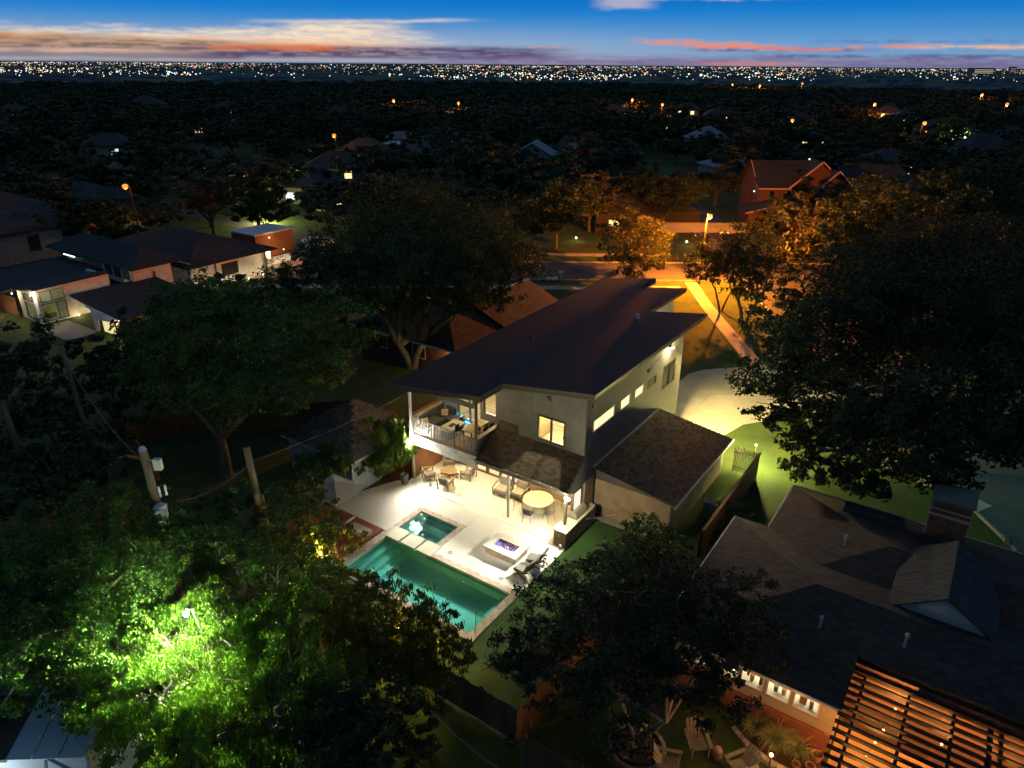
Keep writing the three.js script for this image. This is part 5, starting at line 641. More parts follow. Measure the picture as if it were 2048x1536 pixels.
// fences along the lot and the alley
function boardFence(label, u0, v0, u1, v1, h, m, group) {
  const L = Math.hypot(u1 - u0, v1 - v0), ang = Math.atan2(v1 - v0, u1 - u0), f = hthing('board_fence', label, 'fence', u0, 0, v0, ang, group), n = Math.round(L / 0.155), g = [0.98, 1, 1.015].map((k) => finish([bx(0.004, 0.148, 0.04, h * k, -0.012, 0.012)])), tones = [0.85, 1, 1.2].map((k) => { const c = m.clone(); c.color.multiplyScalar(k); return c; });
  for (let i = 0; i < n; i++) { const b = obj('board', g[Math.floor(hash(i, 9, n) * 3)], tones[Math.floor(hash(i, 5, n) * 3)], f); b.position.x = i * L / n; } obj('rail', [bx(0, L, 0.3, 0.38, -0.06, -0.015), bx(0, L, h - 0.4, h - 0.32, -0.06, -0.015)], m, f); for (let x = 0.1; x < L; x += 2.3) obj('post', bx(x - 0.05, x + 0.05, 0, h + 0.03, -0.16, -0.062), m, f);
}
boardFence('red brown board fence between pool lot and garden, running to the alley', 15.5, -11.8, 15.5, 2.2, 1.8, M.fence); boardFence('weathered board fence along the alley behind the pool shrubs', 4.4, -11.6, 15.4, -11.6, 1.7, M.fence); boardFence('board fence on the garden side of the alley corner', 16.1, -12.4, 22, -12.4, 1.7, M.fence); boardFence('dim board fence behind the garage and the lone yard tree', -19, -7.5, -8.4, 3.4, 1.7, M.fence);
// utility poles and wires
{
  const mk = (label, px, py, h, lean, r) => { const q = at(px, py, h), p = thing('utility_pole', label, 'utility pole', [q.x + lean * 0.1 * h, 0, q.z]); obj('shaft', tube([[0, 0, 0], [-lean * 0.05 * h, h * 0.5, 0], [-lean * 0.1 * h, h, 0]], [r * 1.25, r * 1.1, r], 12), M.pole, p); return [p, q, -lean * 0.1 * h]; };
  const [a, qa, ox] = mk('weathered utility pole carrying a pale transformer can', 285, 900, 8.6, 0.25, 0.17), [b, qb, ob] = mk('bare topped utility pole with a conduit beside the shrubs', 492, 893, 7.6, 0.5, 0.15), [c, qc, oc] = mk('thin dark utility pole beyond the alley hedge', 122, 690, 9, 0.2, 0.12), [d, qd] = mk('thin dark utility pole near the alley corner', 2, 800, 8, 0.4, 0.14);
  obj('transformer', [cyl(0.26, 0.26, 0.85, 0.25 + ox * 0.6, 5.2, 0.28, 18), cyl(0.28, 0.2, 0.08, 0.25 + ox * 0.6, 6.05, 0.28, 18)], mat([0.5, 0.55, 0.52], { roughness: 0.5 }), a); obj('junction_box', rbx(0.32, 0.5, 0.22, 0.02, 0.55 + ox, 8.0, 0.1), mat([0.5, 0.52, 0.45], { roughness: 0.5 }), a); obj('crossarm', [bar([ox, 8.2, 0], [0.5 + ox, 8.1, 0.1], 0.03), bar([ox * 0.6, 5.6, 0], [0.3 + ox * 0.6, 5.6, 0.28], 0.03)], M.steel, a); for (const y of [6.5, 6.75]) obj('insulator', [cyl(0.06, 0.03, 0.24, 0.35 + ox * 0.7, y, 0.2, 8), cyl(0.06, 0.03, 0.24, 0.62 + ox * 0.7, y + 0.1, 0.2, 8)], M.white, a); obj('pole_cap', cyl(0.17, 0.1, 0.14, ox, 8.6, 0, 10), M.steel, a); obj('cable_coil', new THREE.TorusGeometry(0.3, 0.02, 5, 24).rotateY(0.6).translate(1.0, 3.0, 0.3), M.cable, a); obj('conduit', tube([[0.22, 0, 0.1], [0.1, 4, 0.12], [0.05, 5.2, 0.12]], 0.05, 7), M.pole, b);
  const wire = (label, p, q, sag) => { const pts = []; for (let i = 0; i <= 16; i++) { const t = i / 16; pts.push(new THREE.Vector3().lerpVectors(p, q, t).add(new THREE.Vector3(0, -sag * 4 * t * (1 - t), 0)).sub(p)); } const o = thing('overhead_wire', label, 'wire', p.toArray()); obj('wire', tube(pts, 0.018, 5), M.cable, o); };
  const top = (q, dy) => q.clone().add(new THREE.Vector3(0, dy, 0)); wire('slack overhead wire strung between the two alley poles', top(qa, -2.6), top(qb, -0.9), 0.5); wire('overhead service wire running from pole across the garage roof to the house', top(qb, -0.8), W(-0.6, 5.8, 6), 0.5); wire('low telephone cable drooping from the transformer pole', top(qa, -4.2), top(qb, -4.4), 0.7); wire('overhead wire leaving the pole along the dark alley', top(qa, -0.6), top(qc, -0.8), 0.8); wire('thin cable slung over the alley corner', at(860, 1420, 5), at(1000, 1540, 5), 0.15);
}
// the pale building by the alley
{
  const q = at(175, 1505, 3), g = thing('garden_building', 'white painted building with window band and glazed awning below the floodlit tree', 'building', [q.x, 0, q.z], 0.05);
  obj('wall', [wall([[-9, 0], [0, 0], [0, 3.0], [-9, 3.0]], [[-2.6, -0.9, 1.3, 2.1], [-4.5, -2.9, 1.3, 2.1], [-6.4, -4.8, 1.3, 2.1]], 0.15), bx(-0.15, 0, 0, 3, -4, -0.01), bx(-9, 0, 0, 3, -4.15, -4)], mat([0.5, 0.56, 0.6], { map: T.plaster }), g); for (const a of [-2.6, -4.5, -6.4]) { const f = obj('window', [bx(a, a + 1.65, 1.3, 1.36, 0.08, 0.16), bx(a, a + 1.65, 2.04, 2.1, 0.08, 0.16), bx(a, a + 0.06, 1.36, 2.04, 0.08, 0.16), bx(a + 1.59, a + 1.65, 1.36, 2.04, 0.08, 0.16), bx(a, a + 1.6, 1.68, 1.72, 0.08, 0.16)], M.bronze, g); obj('pane', bx(a + 0.06, a + 1.6, 1.36, 2.04, 0.1, 0.11), M.glass, f); obj('shelf_jar', [cyl(0.12, 0.12, 0.3, a + 0.4, 1.4, -0.25, 10), cyl(0.14, 0.14, 0.32, a + 0.8, 1.4, -0.25, 10), bx(a + 1.1, a + 1.5, 1.4, 1.9, -0.4, -0.2)], M.cushion, f); }
  obj('roof', [slab([[-9.2, 3.05, 0.2], [-2.4, 3.05, 0.2], [-2.4, 3.5, -4.2], [-9.2, 3.5, -4.2]], 0.12)], mat([0.09, 0.08, 0.06], { map: T.asphalt }), g); const sk = obj('skylight', [slab([[-8.8, 3.32, -0.3], [-3.4, 3.32, -0.3], [-3.4, 3.56, -2.4], [-8.8, 3.56, -2.4]], 0.06)], mat([0.02, 0.03, 0.06], { roughness: 0.1 }), g); obj('skylight_frame', [plank([-8.8, 3.36, -0.3], [-3.35, 3.36, -0.3], 0.07, 0.06), plank([-3.35, 3.36, -0.3], [-3.35, 3.6, -2.4], 0.07, 0.06)], M.trim, sk);
  for (let i = 0; i < 3; i++) obj('awning_pane', slab([[-2.35 + i * 0.8, 3.1, 0.25], [-1.6 + i * 0.8, 3.1, 0.25], [-1.6 + i * 0.8, 3.55, -2.2], [-2.35 + i * 0.8, 3.55, -2.2]], 0.02), mat([0.4, 0.5, 0.52], { roughness: 0.2 }), g); for (const x of [-7, -5, -3, -1.2, 0.1]) obj('bracket', plank([x, 2.95, 0.2], [x + 0.12, 1.2, 0.95], 0.07, 0.07), mat([0.3, 0.36, 0.36]), g);
  const c = document.createElement('canvas'); c.width = 256; c.height = 64; const x = c.getContext('2d'); x.fillStyle = '#c9d3da'; x.fillRect(0, 0, 256, 64); x.fillStyle = '#5b6470'; x.font = '20px sans-serif'; for (let i = 0; i < 12; i++) x.fillRect(6 + i * 20, 8, 12, 18); x.fillRect(6, 38, 110, 8); const t = new THREE.CanvasTexture(c); t.colorSpace = THREE.SRGBColorSpace; const pg = new THREE.PlaneGeometry(1.0, 0.25).translate(-0.8, 0.75, 0.16); const pm = new THREE.Mesh(pg, new THREE.MeshStandardMaterial({ map: t, roughness: 0.8 })); pm.name = 'lettering'; g.add(pm);
  structure('turf', sheet([[q.x - 9, q.z + 0.1], [q.x + 0.6, q.z + 0.1], [q.x + 0.6, q.z + 4], [q.x - 9, q.z + 4]], 0.012), M.ground);
  bulb('wall_lamp', 0.06, -3.8, 2.7, 0.5, glow([0.8, 0.95, 1], 5), g); shine(g, 'point', -3.2, 2.6, 1.3, [0.8, 0.95, 1], 14, { size: 0.08 }); shine(g, 'point', -3.4, 2.4, -1.6, [1, 0.8, 0.5], 4, { size: 0.08 }); bulb('ceiling_lamp', 0.06, -3.4, 2.5, -1.6, glow(WARM, 4), g);
}
// house under construction across the junction
{
  const z = -110.5, g = thing('unfinished_house', 'red plywood sheathed house under construction with steep dark gables', 'house', [0, 0, 0]), bd = M.plywood;
  const face = (pts, holes, zz) => wall(pts, holes, 0.2).translate(0, 0, zz - 0.2);
  obj('wall', [face([[37.5, 0], [50.5, 0], [50.5, 6], [46.2, 9.6], [42, 6], [37.5, 6]], [[39, 39.7, 4, 5.6], [41.6, 42.3, 4, 5.6], [43.7, 44.4, 4, 5.6]], z), face([[45.8, 0], [51, 0], [51, 5.9], [48.4, 8.4], [45.8, 5.9]], [[47.9, 48.8, 3.2, 5.7]], z + 1.2), face([[51, 0], [62, 0], [62, 5.6], [51, 5.6]], [[52.3, 53.3, 4.2, 5.4], [54.2, 55.2, 4.2, 5.4], [56, 57, 4.2, 5.4]], z), wall([[0, 0], [9, 0], [9, 6], [4.5, 9.4], [0, 6]], [[3.5, 4.5, 4, 5.5]], 0.2).rotateY(Math.PI / 2).translate(37.3, 0, z)], bd, g);
  obj('roof', [slab([[37, 6, z + 0.4], [46, 6, z + 0.4], [46, 9.6, z - 4.5], [36.6, 9.6, z - 4.5]], 0.15), slab([[36.6, 9.6, z - 4.5], [62, 9.0, z - 4.5], [62, 6, z - 9.5], [37, 6, z - 9.5]], 0.15), slab([[51, 5.7, z + 0.4], [62.5, 5.7, z + 0.4], [60, 9, z - 4.5], [50, 9, z - 4.5]], 0.15), slab([[46.2, 9.9, z + 0.3], [41.8, 6.1, z + 0.3], [41.8, 6.1, z - 4], [46.2, 9.9, z - 4]], 0.12), slab([[46.2, 9.9, z + 0.3], [50.6, 6.1, z + 0.3], [50.6, 6.1, z - 4], [46.2, 9.9, z - 4]], 0.12), slab([[48.4, 8.75, z + 1.5], [45.6, 6, z + 1.5], [45.6, 6, z - 3], [48.4, 8.75, z - 3]], 0.12), slab([[48.4, 8.75, z + 1.5], [51.3, 6, z + 1.5], [51.3, 6, z - 3], [48.4, 8.75, z - 3]], 0.12)], M.roofDark, g);
  const trim = mat([0.5, 0.3, 0.24]); obj('rake_board', [plank([46.2, 9.9, z + 0.35], [41.7, 6.1, z + 0.35], 0.16, 0.2), plank([46.2, 9.9, z + 0.35], [47.4, 8.9, z + 0.35], 0.16, 0.2), plank([48.4, 8.75, z + 1.55], [45.5, 6, z + 1.55], 0.16, 0.2), plank([48.4, 8.75, z + 1.55], [51.4, 6, z + 1.55], 0.16, 0.2), plank([37, 6, z + 0.45], [42, 6, z + 0.45], 0.12, 0.18), plank([37, 6.1, z], [36.9, 9.6, z - 4.5], 0.12, 0.2), plank([51.4, 5.7, z + 0.45], [62.4, 5.7, z + 0.45], 0.12, 0.16)], trim, g);
  obj('sheathing_batten', [40.5, 42.9, 45.2].map((x) => bx(x, x + 0.08, 0, 5.9, z + 0.01, z + 0.03)).concat([bx(37.6, 45.7, 3.3, 3.45, z + 0.01, z + 0.04), bx(45.9, 50.9, 3.05, 3.15, z + 1.21, z + 1.24), bx(45.9, 50.9, 5.85, 5.95, z + 1.21, z + 1.24)]), mat([0.06, 0.025, 0.02]), g);
  obj('porch', [face([[34.6, 2.3], [43, 2.3], [43, 3.3], [38.8, 4.2], [34.6, 3.3]], [], z + 5), bx(41.4, 42.6, 0, 2.3, z + 4.6, z + 4.9), bx(34.7, 35.2, 0, 2.3, z + 4.5, z + 4.9)], bd, g); obj('porch_roof', [slab([[34, 3.2, z + 5.3], [38.8, 4.35, z + 5.3], [38.8, 4.35, z + 0.1], [34, 3.2, z + 0.1]], 0.12), slab([[38.8, 4.35, z + 5.3], [43.6, 3.2, z + 5.3], [43.6, 3.2, z + 0.1], [38.8, 4.35, z + 0.1]], 0.12)], M.roofDark, g); obj('porch_trim', [plank([34, 3.25, z + 5.35], [38.8, 4.4, z + 5.35], 0.12, 0.18), plank([38.8, 4.4, z + 5.35], [43.6, 3.25, z + 5.35], 0.12, 0.18)], trim, g);
  bulb('work_lamp', 0.12, 46.2, 9.7, z - 5.2, glow([1, 0.8, 0.4], 3), g); bulb('work_lamp', 0.12, 36.9, 5.4, z - 1, glow([0.9, 0.95, 1], 2), g);
}
// ---------------------------------------------------------------- trees and plants
// leaves: folded two-triangle blades gathered in clumps through the volume of each lobe [x, y, z, rx, ry, rz, count]
let leafTotal = 0;
function leafCloud(lobes, o = {}) {
  const r = rng(o.seed ?? 1), size = o.size ?? 0.2, tint = o.tint ?? [0.06, 0.105, 0.022], total = lobes.reduce((s, l) => s + l[6], 0), pos = new Float32Array(total * 12), nor = new Float32Array(total * 12), col = new Float32Array(total * 12), idx = new Uint32Array(total * 6);
  const gs = () => (r() + r() + r() - 1.5) * 1.15; let k = 0; const n = new THREE.Vector3(), a = new THREE.Vector3(), b = new THREE.Vector3(), c = new THREE.Vector3(), V = new THREE.Vector3();
  for (const [x, y, z, rx, ry, rz, cnt] of lobes) {
    const per = o.per ?? 46, nc = Math.max(5, Math.round(cnt / per)), cs = []; for (let i = 0; i < nc; i++) { const u = r() * 2 - 1, t = r() * 6.283, q = Math.sqrt(1 - u * u), d = 0.3 + 0.88 * Math.pow(r(), 0.55); cs.push([x + Math.cos(t) * q * rx * d, y + (u > -0.55 ? u : u * 0.6) * ry * d, z + Math.sin(t) * q * rz * d, ((o.clump ?? 0.11) + (o.vary ?? 0.13) * r()) * (rx + rz) / 2, 0.7 + 0.6 * r()]); }
    for (let i = 0; i < cnt; i++) {
      const C = cs[Math.floor(r() * nc)], px = C[0] + gs() * C[3], py = C[1] + gs() * C[3] * 0.65, pz = C[2] + gs() * C[3], L = size * (0.5 + 1.0 * r()), w = L * (o.width ?? 0.58);
      n.set(gs() + (px - x) / rx * 0.5, 0.55 + gs() * 0.8 + (py - y) / ry * 0.3, gs() + (pz - z) / rz * 0.5).normalize();
      if (o.droop) a.set(gs() * 0.5, -1 + gs() * 0.25, gs() * 0.5); else a.set(gs(), gs() * 0.6 - 0.15, gs()); a.addScaledVector(n, -a.dot(n) * (o.droop ? 0.4 : 1)).normalize(); b.crossVectors(n, a).normalize(); c.crossVectors(a, b); const fold = 0.25 * w;
      const P = [[-L / 2, 0, 0], [0, w / 2, fold], [L / 2, 0, 0], [0, -w / 2, fold]]; for (let m = 0; m < 4; m++) { V.set(px, py, pz).addScaledVector(a, P[m][0]).addScaledVector(b, P[m][1]).addScaledVector(c, P[m][2]); V.toArray(pos, (k * 4 + m) * 3); c.toArray(nor, (k * 4 + m) * 3); }
      const t = C[4] * (0.7 + 0.6 * r()), yl = r() * 0.25; for (let m = 0; m < 4; m++) { col[(k * 4 + m) * 3] = tint[0] * t * (1 + yl); col[(k * 4 + m) * 3 + 1] = tint[1] * t; col[(k * 4 + m) * 3 + 2] = tint[2] * t; }
      idx.set([k * 4, k * 4 + 2, k * 4 + 1, k * 4, k * 4 + 3, k * 4 + 2], k * 6); k++;
    }
  }
  leafTotal += total; const g = new THREE.BufferGeometry(); g.setAttribute('position', new THREE.BufferAttribute(pos, 3)); g.setAttribute('normal', new THREE.BufferAttribute(nor, 3)); g.setAttribute('color', new THREE.BufferAttribute(col, 3)); g.setIndex(new THREE.BufferAttribute(idx, 1)); return g;
}
function limbs(lobes, o) {   // trunk, limbs to each lobe, twigs inside it
  const r = rng((o.seed ?? 1) + 99), fork = o.fork ?? 2.2, R0 = o.r ?? 0.22, g = [], lean = o.lean ?? [0, 0], F = [lean[0], fork, lean[1]];
  const stems = o.stems ?? 1; for (let s = 0; s < stems; s++) { const a = s / stems * 6.28 + 0.6, d = stems > 1 ? 0.28 + 0.1 * stems : 0; g.push(tube([[Math.cos(a) * d * 0.25, -0.05, Math.sin(a) * d * 0.25], [Math.cos(a) * d * 0.35, 0.25, Math.sin(a) * d * 0.35], [lean[0] * 0.5 + Math.cos(a) * d + (r() - 0.5) * 0.1, fork * 0.55, lean[1] * 0.5 + Math.sin(a) * d], [F[0] + Math.cos(a) * d * 1.9, F[1], F[2] + Math.sin(a) * d * 1.9]], [R0 * 1.45, R0 * 1.1, R0, R0 * 0.85].map((q) => q / Math.sqrt(stems)), 9)); }
  lobes.forEach((l, i) => { const a = (i % stems) / stems * 6.28 + 0.6, d = stems > 1 ? (0.28 + 0.1 * stems) * 1.9 : 0, s = new THREE.Vector3(F[0] + Math.cos(a) * d, F[1] - 0.15, F[2] + Math.sin(a) * d), e = new THREE.Vector3(l[0], l[1], l[2]), m = s.clone().lerp(e, 0.5).add(new THREE.Vector3((r() - 0.5) * 0.8, 0.25 * l[4] + r() * 0.3, (r() - 0.5) * 0.8)); const q = R0 * (0.5 + 0.25 * r());
    g.push(tube([s, s.clone().lerp(m, 0.5).add(new THREE.Vector3((r() - 0.5) * 0.3, 0.1, (r() - 0.5) * 0.3)), m, e], [q, q * 0.8, q * 0.6, q * 0.3], 7));
    for (let k = 0; k < (o.twigs ?? 6); k++) { const t = new THREE.Vector3(r() * 2 - 1, r() * 1.6 - 0.6, r() * 2 - 1).normalize().multiply(new THREE.Vector3(l[3], l[4], l[5])).multiplyScalar(0.85).add(e), b = m.clone().lerp(e, r()); g.push(tube([b, b.clone().lerp(t, 0.55).add(new THREE.Vector3((r() - 0.5) * 0.5, 0.15, (r() - 0.5) * 0.5)), t], [q * 0.32, q * 0.2, q * 0.06], 5)); } });
  return g;
}
function tree(name, label, base, lobes, o = {}) {
  const t = thing(name, label, o.category ?? 'tree', [base.x, 0, base.z], 0, o.group); obj('trunk', limbs(lobes, o), o.bark ?? M.bark, t);
  const c = obj('crown', leafCloud(lobes, o), o.mat ?? M.leaf, t); return t;
}
const DENS = 3.4;
M.barkDark = mat([0.05, 0.04, 0.028], { map: T.bark });
const camDist = (p) => p.distanceTo(camera.position);
// lobes given as photograph directions with the height they must have: [px, py, height, radius in photo pixels]
function lobesAt(base, list, leavesPerM2 = 20, flat = 0.8) { return list.map(([px, py, h, rp, k = 1]) => { const p = at(px, py, h), R = rp * camDist(p) / FPX; return [p.x - base.x, h, p.z - base.z, R, R * flat, R, Math.max(120, Math.round(leavesPerM2 * DENS * k * 4 * R * R))]; }); }
const spot = (px, py, h = 0) => { const p = at(px, py, h); p.y = 0; return p; };
const GREEN = [0.05, 0.14, 0.012], OAK = [0.06, 0.1, 0.02], YELLOW = [0.12, 0.135, 0.014], DARK = [0.048, 0.078, 0.02], FRESH = [0.06, 0.16, 0.012];
{
  let b = spot(825, 735); tree('spreading_tree', 'great spreading oak with pale forking trunk between garage and bungalow', b, lobesAt(b, [[720, 500, 9, 92], [830, 462, 11, 112], [945, 490, 9.5, 98], [1030, 520, 8, 62], [700, 575, 7, 76], [790, 585, 7, 66], [910, 580, 7.2, 86], [985, 585, 6, 52], [865, 520, 10, 90], [650, 530, 8, 60]], 34), { seed: 11, size: 0.24, tint: OAK, fork: 2.3, r: 0.5, stems: 3, bark: M.barkPale });
  b = spot(455, 950); tree('yard_tree', 'broad yard tree with bare lower trunk behind the board fence', b, lobesAt(b, [[430, 690, 7.2, 92], [340, 700, 7, 82], [560, 690, 7.4, 92], [665, 660, 7.6, 74], [450, 790, 5.2, 72], [560, 790, 5.0, 58], [500, 620, 8.6, 80], [640, 740, 6, 52], [340, 790, 5, 55], [400, 610, 8.2, 70]], 44), { seed: 12, size: 0.2, tint: [0.08, 0.165, 0.018], fork: 2.6, r: 0.3 });
  const dark = (label, x, y, h, s, list) => { const q = spot(x, y, h); tree('lot_tree', label, q, lobesAt(q, list, 14), { seed: s, size: 0.375, tint: DARK, fork: h * 0.4, r: 0.2, twigs: 3 }); };
  dark('dark lot tree behind the yard tree, next to the white house wing', 330, 640, 5.5, 21, [[330, 640, 5.5, 62], [290, 690, 4, 48], [370, 620, 5.8, 48]]); dark('dark lot tree behind the yard tree crown', 455, 610, 5.5, 22, [[455, 605, 5.8, 58], [410, 640, 5, 46], [500, 590, 6, 44]]); dark('dark lot tree before the lit terrace of the white house', 575, 585, 5.5, 23, [[570, 585, 5.6, 52], [620, 600, 5.2, 50], [540, 610, 5, 40]]); dark('dark lot tree beside the bungalow brick wall', 695, 640, 4.5, 24, [[700, 640, 4.4, 46], [660, 690, 3.2, 40], [735, 690, 3, 34]]); dark('dark lot tree at the corner of the white house garden', 60, 720, 4, 25, [[40, 700, 4, 50], [110, 715, 3.6, 45], [20, 770, 3.5, 55]]); dark('dark lot tree beyond the thin utility pole', 210, 760, 4.5, 26, [[200, 760, 4.6, 60], [260, 800, 4, 55], [150, 820, 4, 55]]); dark('dark shrubby tree in the alley corner by the poles', 60, 900, 4.8, 27, [[40, 890, 5, 75], [110, 940, 4.6, 70], [20, 990, 4.5, 70]]);
  dark('dark lot tree between the two thin utility poles', 100, 830, 4.6, 28, [[90, 830, 4.8, 62], [150, 870, 4.2, 55], [40, 850, 4.4, 50]]); dark('dark lot tree beside the dim board fence', 290, 860, 3.4, 29, [[250, 850, 3.2, 40], [180, 930, 3.6, 60]]); dark('dark bushy tree on the white house lawn edge', 250, 690, 3, 30, [[255, 700, 3.4, 50], [300, 730, 3.6, 45], [200, 720, 3.2, 42]]);
  // near canopy over the alley
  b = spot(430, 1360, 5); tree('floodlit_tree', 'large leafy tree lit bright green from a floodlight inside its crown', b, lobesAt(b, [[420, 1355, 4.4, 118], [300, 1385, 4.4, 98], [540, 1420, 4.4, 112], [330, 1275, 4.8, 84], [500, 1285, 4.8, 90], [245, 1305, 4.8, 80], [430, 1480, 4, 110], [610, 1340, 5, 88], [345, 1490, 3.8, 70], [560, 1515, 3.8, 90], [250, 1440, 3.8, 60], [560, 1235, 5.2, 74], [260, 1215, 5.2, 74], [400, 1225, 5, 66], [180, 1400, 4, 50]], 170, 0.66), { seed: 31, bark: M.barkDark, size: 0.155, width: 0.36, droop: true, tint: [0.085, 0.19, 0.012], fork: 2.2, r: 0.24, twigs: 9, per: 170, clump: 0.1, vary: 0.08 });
  b = spot(150, 1130, 5.5); tree('alley_tree', 'deep green alley tree overhanging the transformer pole', b, lobesAt(b, [[150, 1080, 6, 100], [60, 1160, 6, 95], [250, 1050, 5.6, 80], [110, 1260, 5.6, 95], [220, 1170, 6.4, 95], [330, 1100, 5, 75], [60, 1330, 4.6, 80], [170, 1370, 4.4, 80]], 88, 0.7), { seed: 32, size: 0.14, tint: GREEN, fork: 2.6, r: 0.22, per: 60, clump: 0.09, vary: 0.1 });
  b = spot(500, 1110, 4.2); tree('hedge_tree', 'ragged green hedge tree around the bare topped utility pole', b, lobesAt(b, [[420, 1050, 4, 62], [505, 1010, 3.8, 60], [590, 1075, 4.2, 66], [470, 1130, 4.8, 78], [560, 1160, 4.8, 74], [380, 1120, 4.6, 64], [640, 1180, 4.6, 66]], 76, 0.85), { seed: 33, size: 0.15, tint: [0.055, 0.12, 0.012], fork: 1.6, r: 0.16, stems: 2, per: 60, clump: 0.09, vary: 0.1 });
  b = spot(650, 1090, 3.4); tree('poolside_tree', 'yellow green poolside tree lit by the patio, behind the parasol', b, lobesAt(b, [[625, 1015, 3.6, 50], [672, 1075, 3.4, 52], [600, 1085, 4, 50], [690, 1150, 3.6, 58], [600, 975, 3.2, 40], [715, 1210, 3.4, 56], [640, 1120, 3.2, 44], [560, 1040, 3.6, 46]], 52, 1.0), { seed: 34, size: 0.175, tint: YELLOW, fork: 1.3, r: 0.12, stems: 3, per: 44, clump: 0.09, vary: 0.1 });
  b = spot(800, 1270, 2.6); tree('willowy_tree', 'feathery olive tree leaning over the near edge of the pool', b, lobesAt(b, [[755, 1205, 3.0, 58], [828, 1232, 2.7, 58], [800, 1300, 3.0, 72], [880, 1262, 2.3, 46], [730, 1300, 3.6, 72], [860, 1325, 2.4, 60], [908, 1310, 1.8, 42], [700, 1240, 3.4, 56]], 140, 1.0), { seed: 35, size: 0.213, width: 0.22, droop: true, tint: [0.1, 0.12, 0.016], fork: 1.2, r: 0.1, stems: 3, per: 44, clump: 0.09, vary: 0.1 });
  b = spot(690, 1450, 4.2); tree('alley_tree', 'nearly black alley tree beside the willowy poolside tree', b, lobesAt(b, [[650, 1440, 4.6, 92], [740, 1400, 4.2, 76], [760, 1490, 3.6, 80], [680, 1530, 4, 90], [840, 1450, 3, 50]], 80, 0.75), { seed: 36, size: 0.15, tint: [0.035, 0.06, 0.02], fork: 2, r: 0.18, per: 60, clump: 0.09, vary: 0.1 });
  b = spot(1275, 1492); tree('planter_tree', 'dark broad garden tree rising from the round stone planter', b, lobesAt(b, [[1150, 1200, 4.8, 92], [1270, 1180, 5.6, 100], [1395, 1200, 5.2, 95], [1200, 1290, 4.8, 100], [1345, 1300, 4.8, 105], [1475, 1270, 4.2, 80], [1060, 1290, 3.6, 74], [1250, 1375, 4.2, 85], [1425, 1370, 3.9, 76], [1100, 1340, 3.4, 70], [1495, 1190, 4.6, 55]], 88, 0.7), { seed: 41, size: 0.135, tint: [0.036, 0.044, 0.02], fork: 2.0, r: 0.13, stems: 2, bark: M.barkPale, per: 60, clump: 0.09, vary: 0.1 });
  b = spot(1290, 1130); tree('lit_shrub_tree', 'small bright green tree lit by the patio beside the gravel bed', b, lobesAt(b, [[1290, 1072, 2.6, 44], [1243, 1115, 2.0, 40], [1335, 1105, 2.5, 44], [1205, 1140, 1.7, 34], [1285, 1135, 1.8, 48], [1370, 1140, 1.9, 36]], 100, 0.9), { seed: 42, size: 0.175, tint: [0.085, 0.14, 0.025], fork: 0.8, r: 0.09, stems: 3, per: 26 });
  b = new THREE.Vector3(24.6, 0, -38.4); tree('street_oak', 'massive dark street oak overhanging driveway and pavement', b, lobesAt(b, [[1780, 650, 10, 125], [1655, 690, 9, 108], [1565, 750, 7, 78], [1900, 640, 10.4, 120], [2010, 690, 9, 110], [1700, 820, 7, 92], [1615, 860, 5.2, 66], [1815, 840, 7.4, 105], [1945, 820, 7.8, 108], [1715, 565, 10.6, 92], [1850, 530, 11.4, 105], [1985, 545, 10.4, 100], [1570, 640, 8.4, 70], [1640, 930, 4.2, 56], [1745, 935, 4.6, 60], [2040, 860, 6.5, 90], [1540, 830, 5.2, 44], [1860, 940, 5, 66]], 44, 0.8), { seed: 51, size: 0.24, tint: [0.034, 0.054, 0.016], fork: 3.2, r: 0.42, twigs: 8 });
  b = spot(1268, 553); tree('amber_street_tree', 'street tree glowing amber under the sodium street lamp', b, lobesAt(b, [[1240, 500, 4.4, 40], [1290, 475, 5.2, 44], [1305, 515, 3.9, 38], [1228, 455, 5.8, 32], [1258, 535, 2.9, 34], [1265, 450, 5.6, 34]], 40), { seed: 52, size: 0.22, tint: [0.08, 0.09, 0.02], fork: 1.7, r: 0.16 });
  b = spot(1441, 622); tree('verge_tree', 'slim verge tree with two thin trunks at the junction', b, lobesAt(b, [[1425, 500, 6, 42], [1405, 540, 4.6, 34], [1445, 545, 4.8, 36]], 34), { seed: 53, size: 0.22, tint: [0.055, 0.07, 0.02], fork: 2.4, r: 0.13, stems: 2 });
  b = spot(1487, 652); tree('verge_tree', 'larger verge tree with stout leaning trunk beside the pavement', b, lobesAt(b, [[1505, 500, 6.8, 58], [1465, 520, 6.2, 46], [1540, 545, 5.4, 46], [1500, 570, 4.4, 42]], 34), { seed: 54, size: 0.22, tint: [0.055, 0.07, 0.02], fork: 2.6, r: 0.24, stems: 2 });
  const far = (label, list, s, tint, per = 14, n = 'lit_tree') => { const [x, y, h] = list[0], q = spot(x, y, h); tree(n, label, q, lobesAt(q, list, per), { seed: s, size: 0.45, tint, fork: h * 0.35, r: 0.18, twigs: 3 }); };
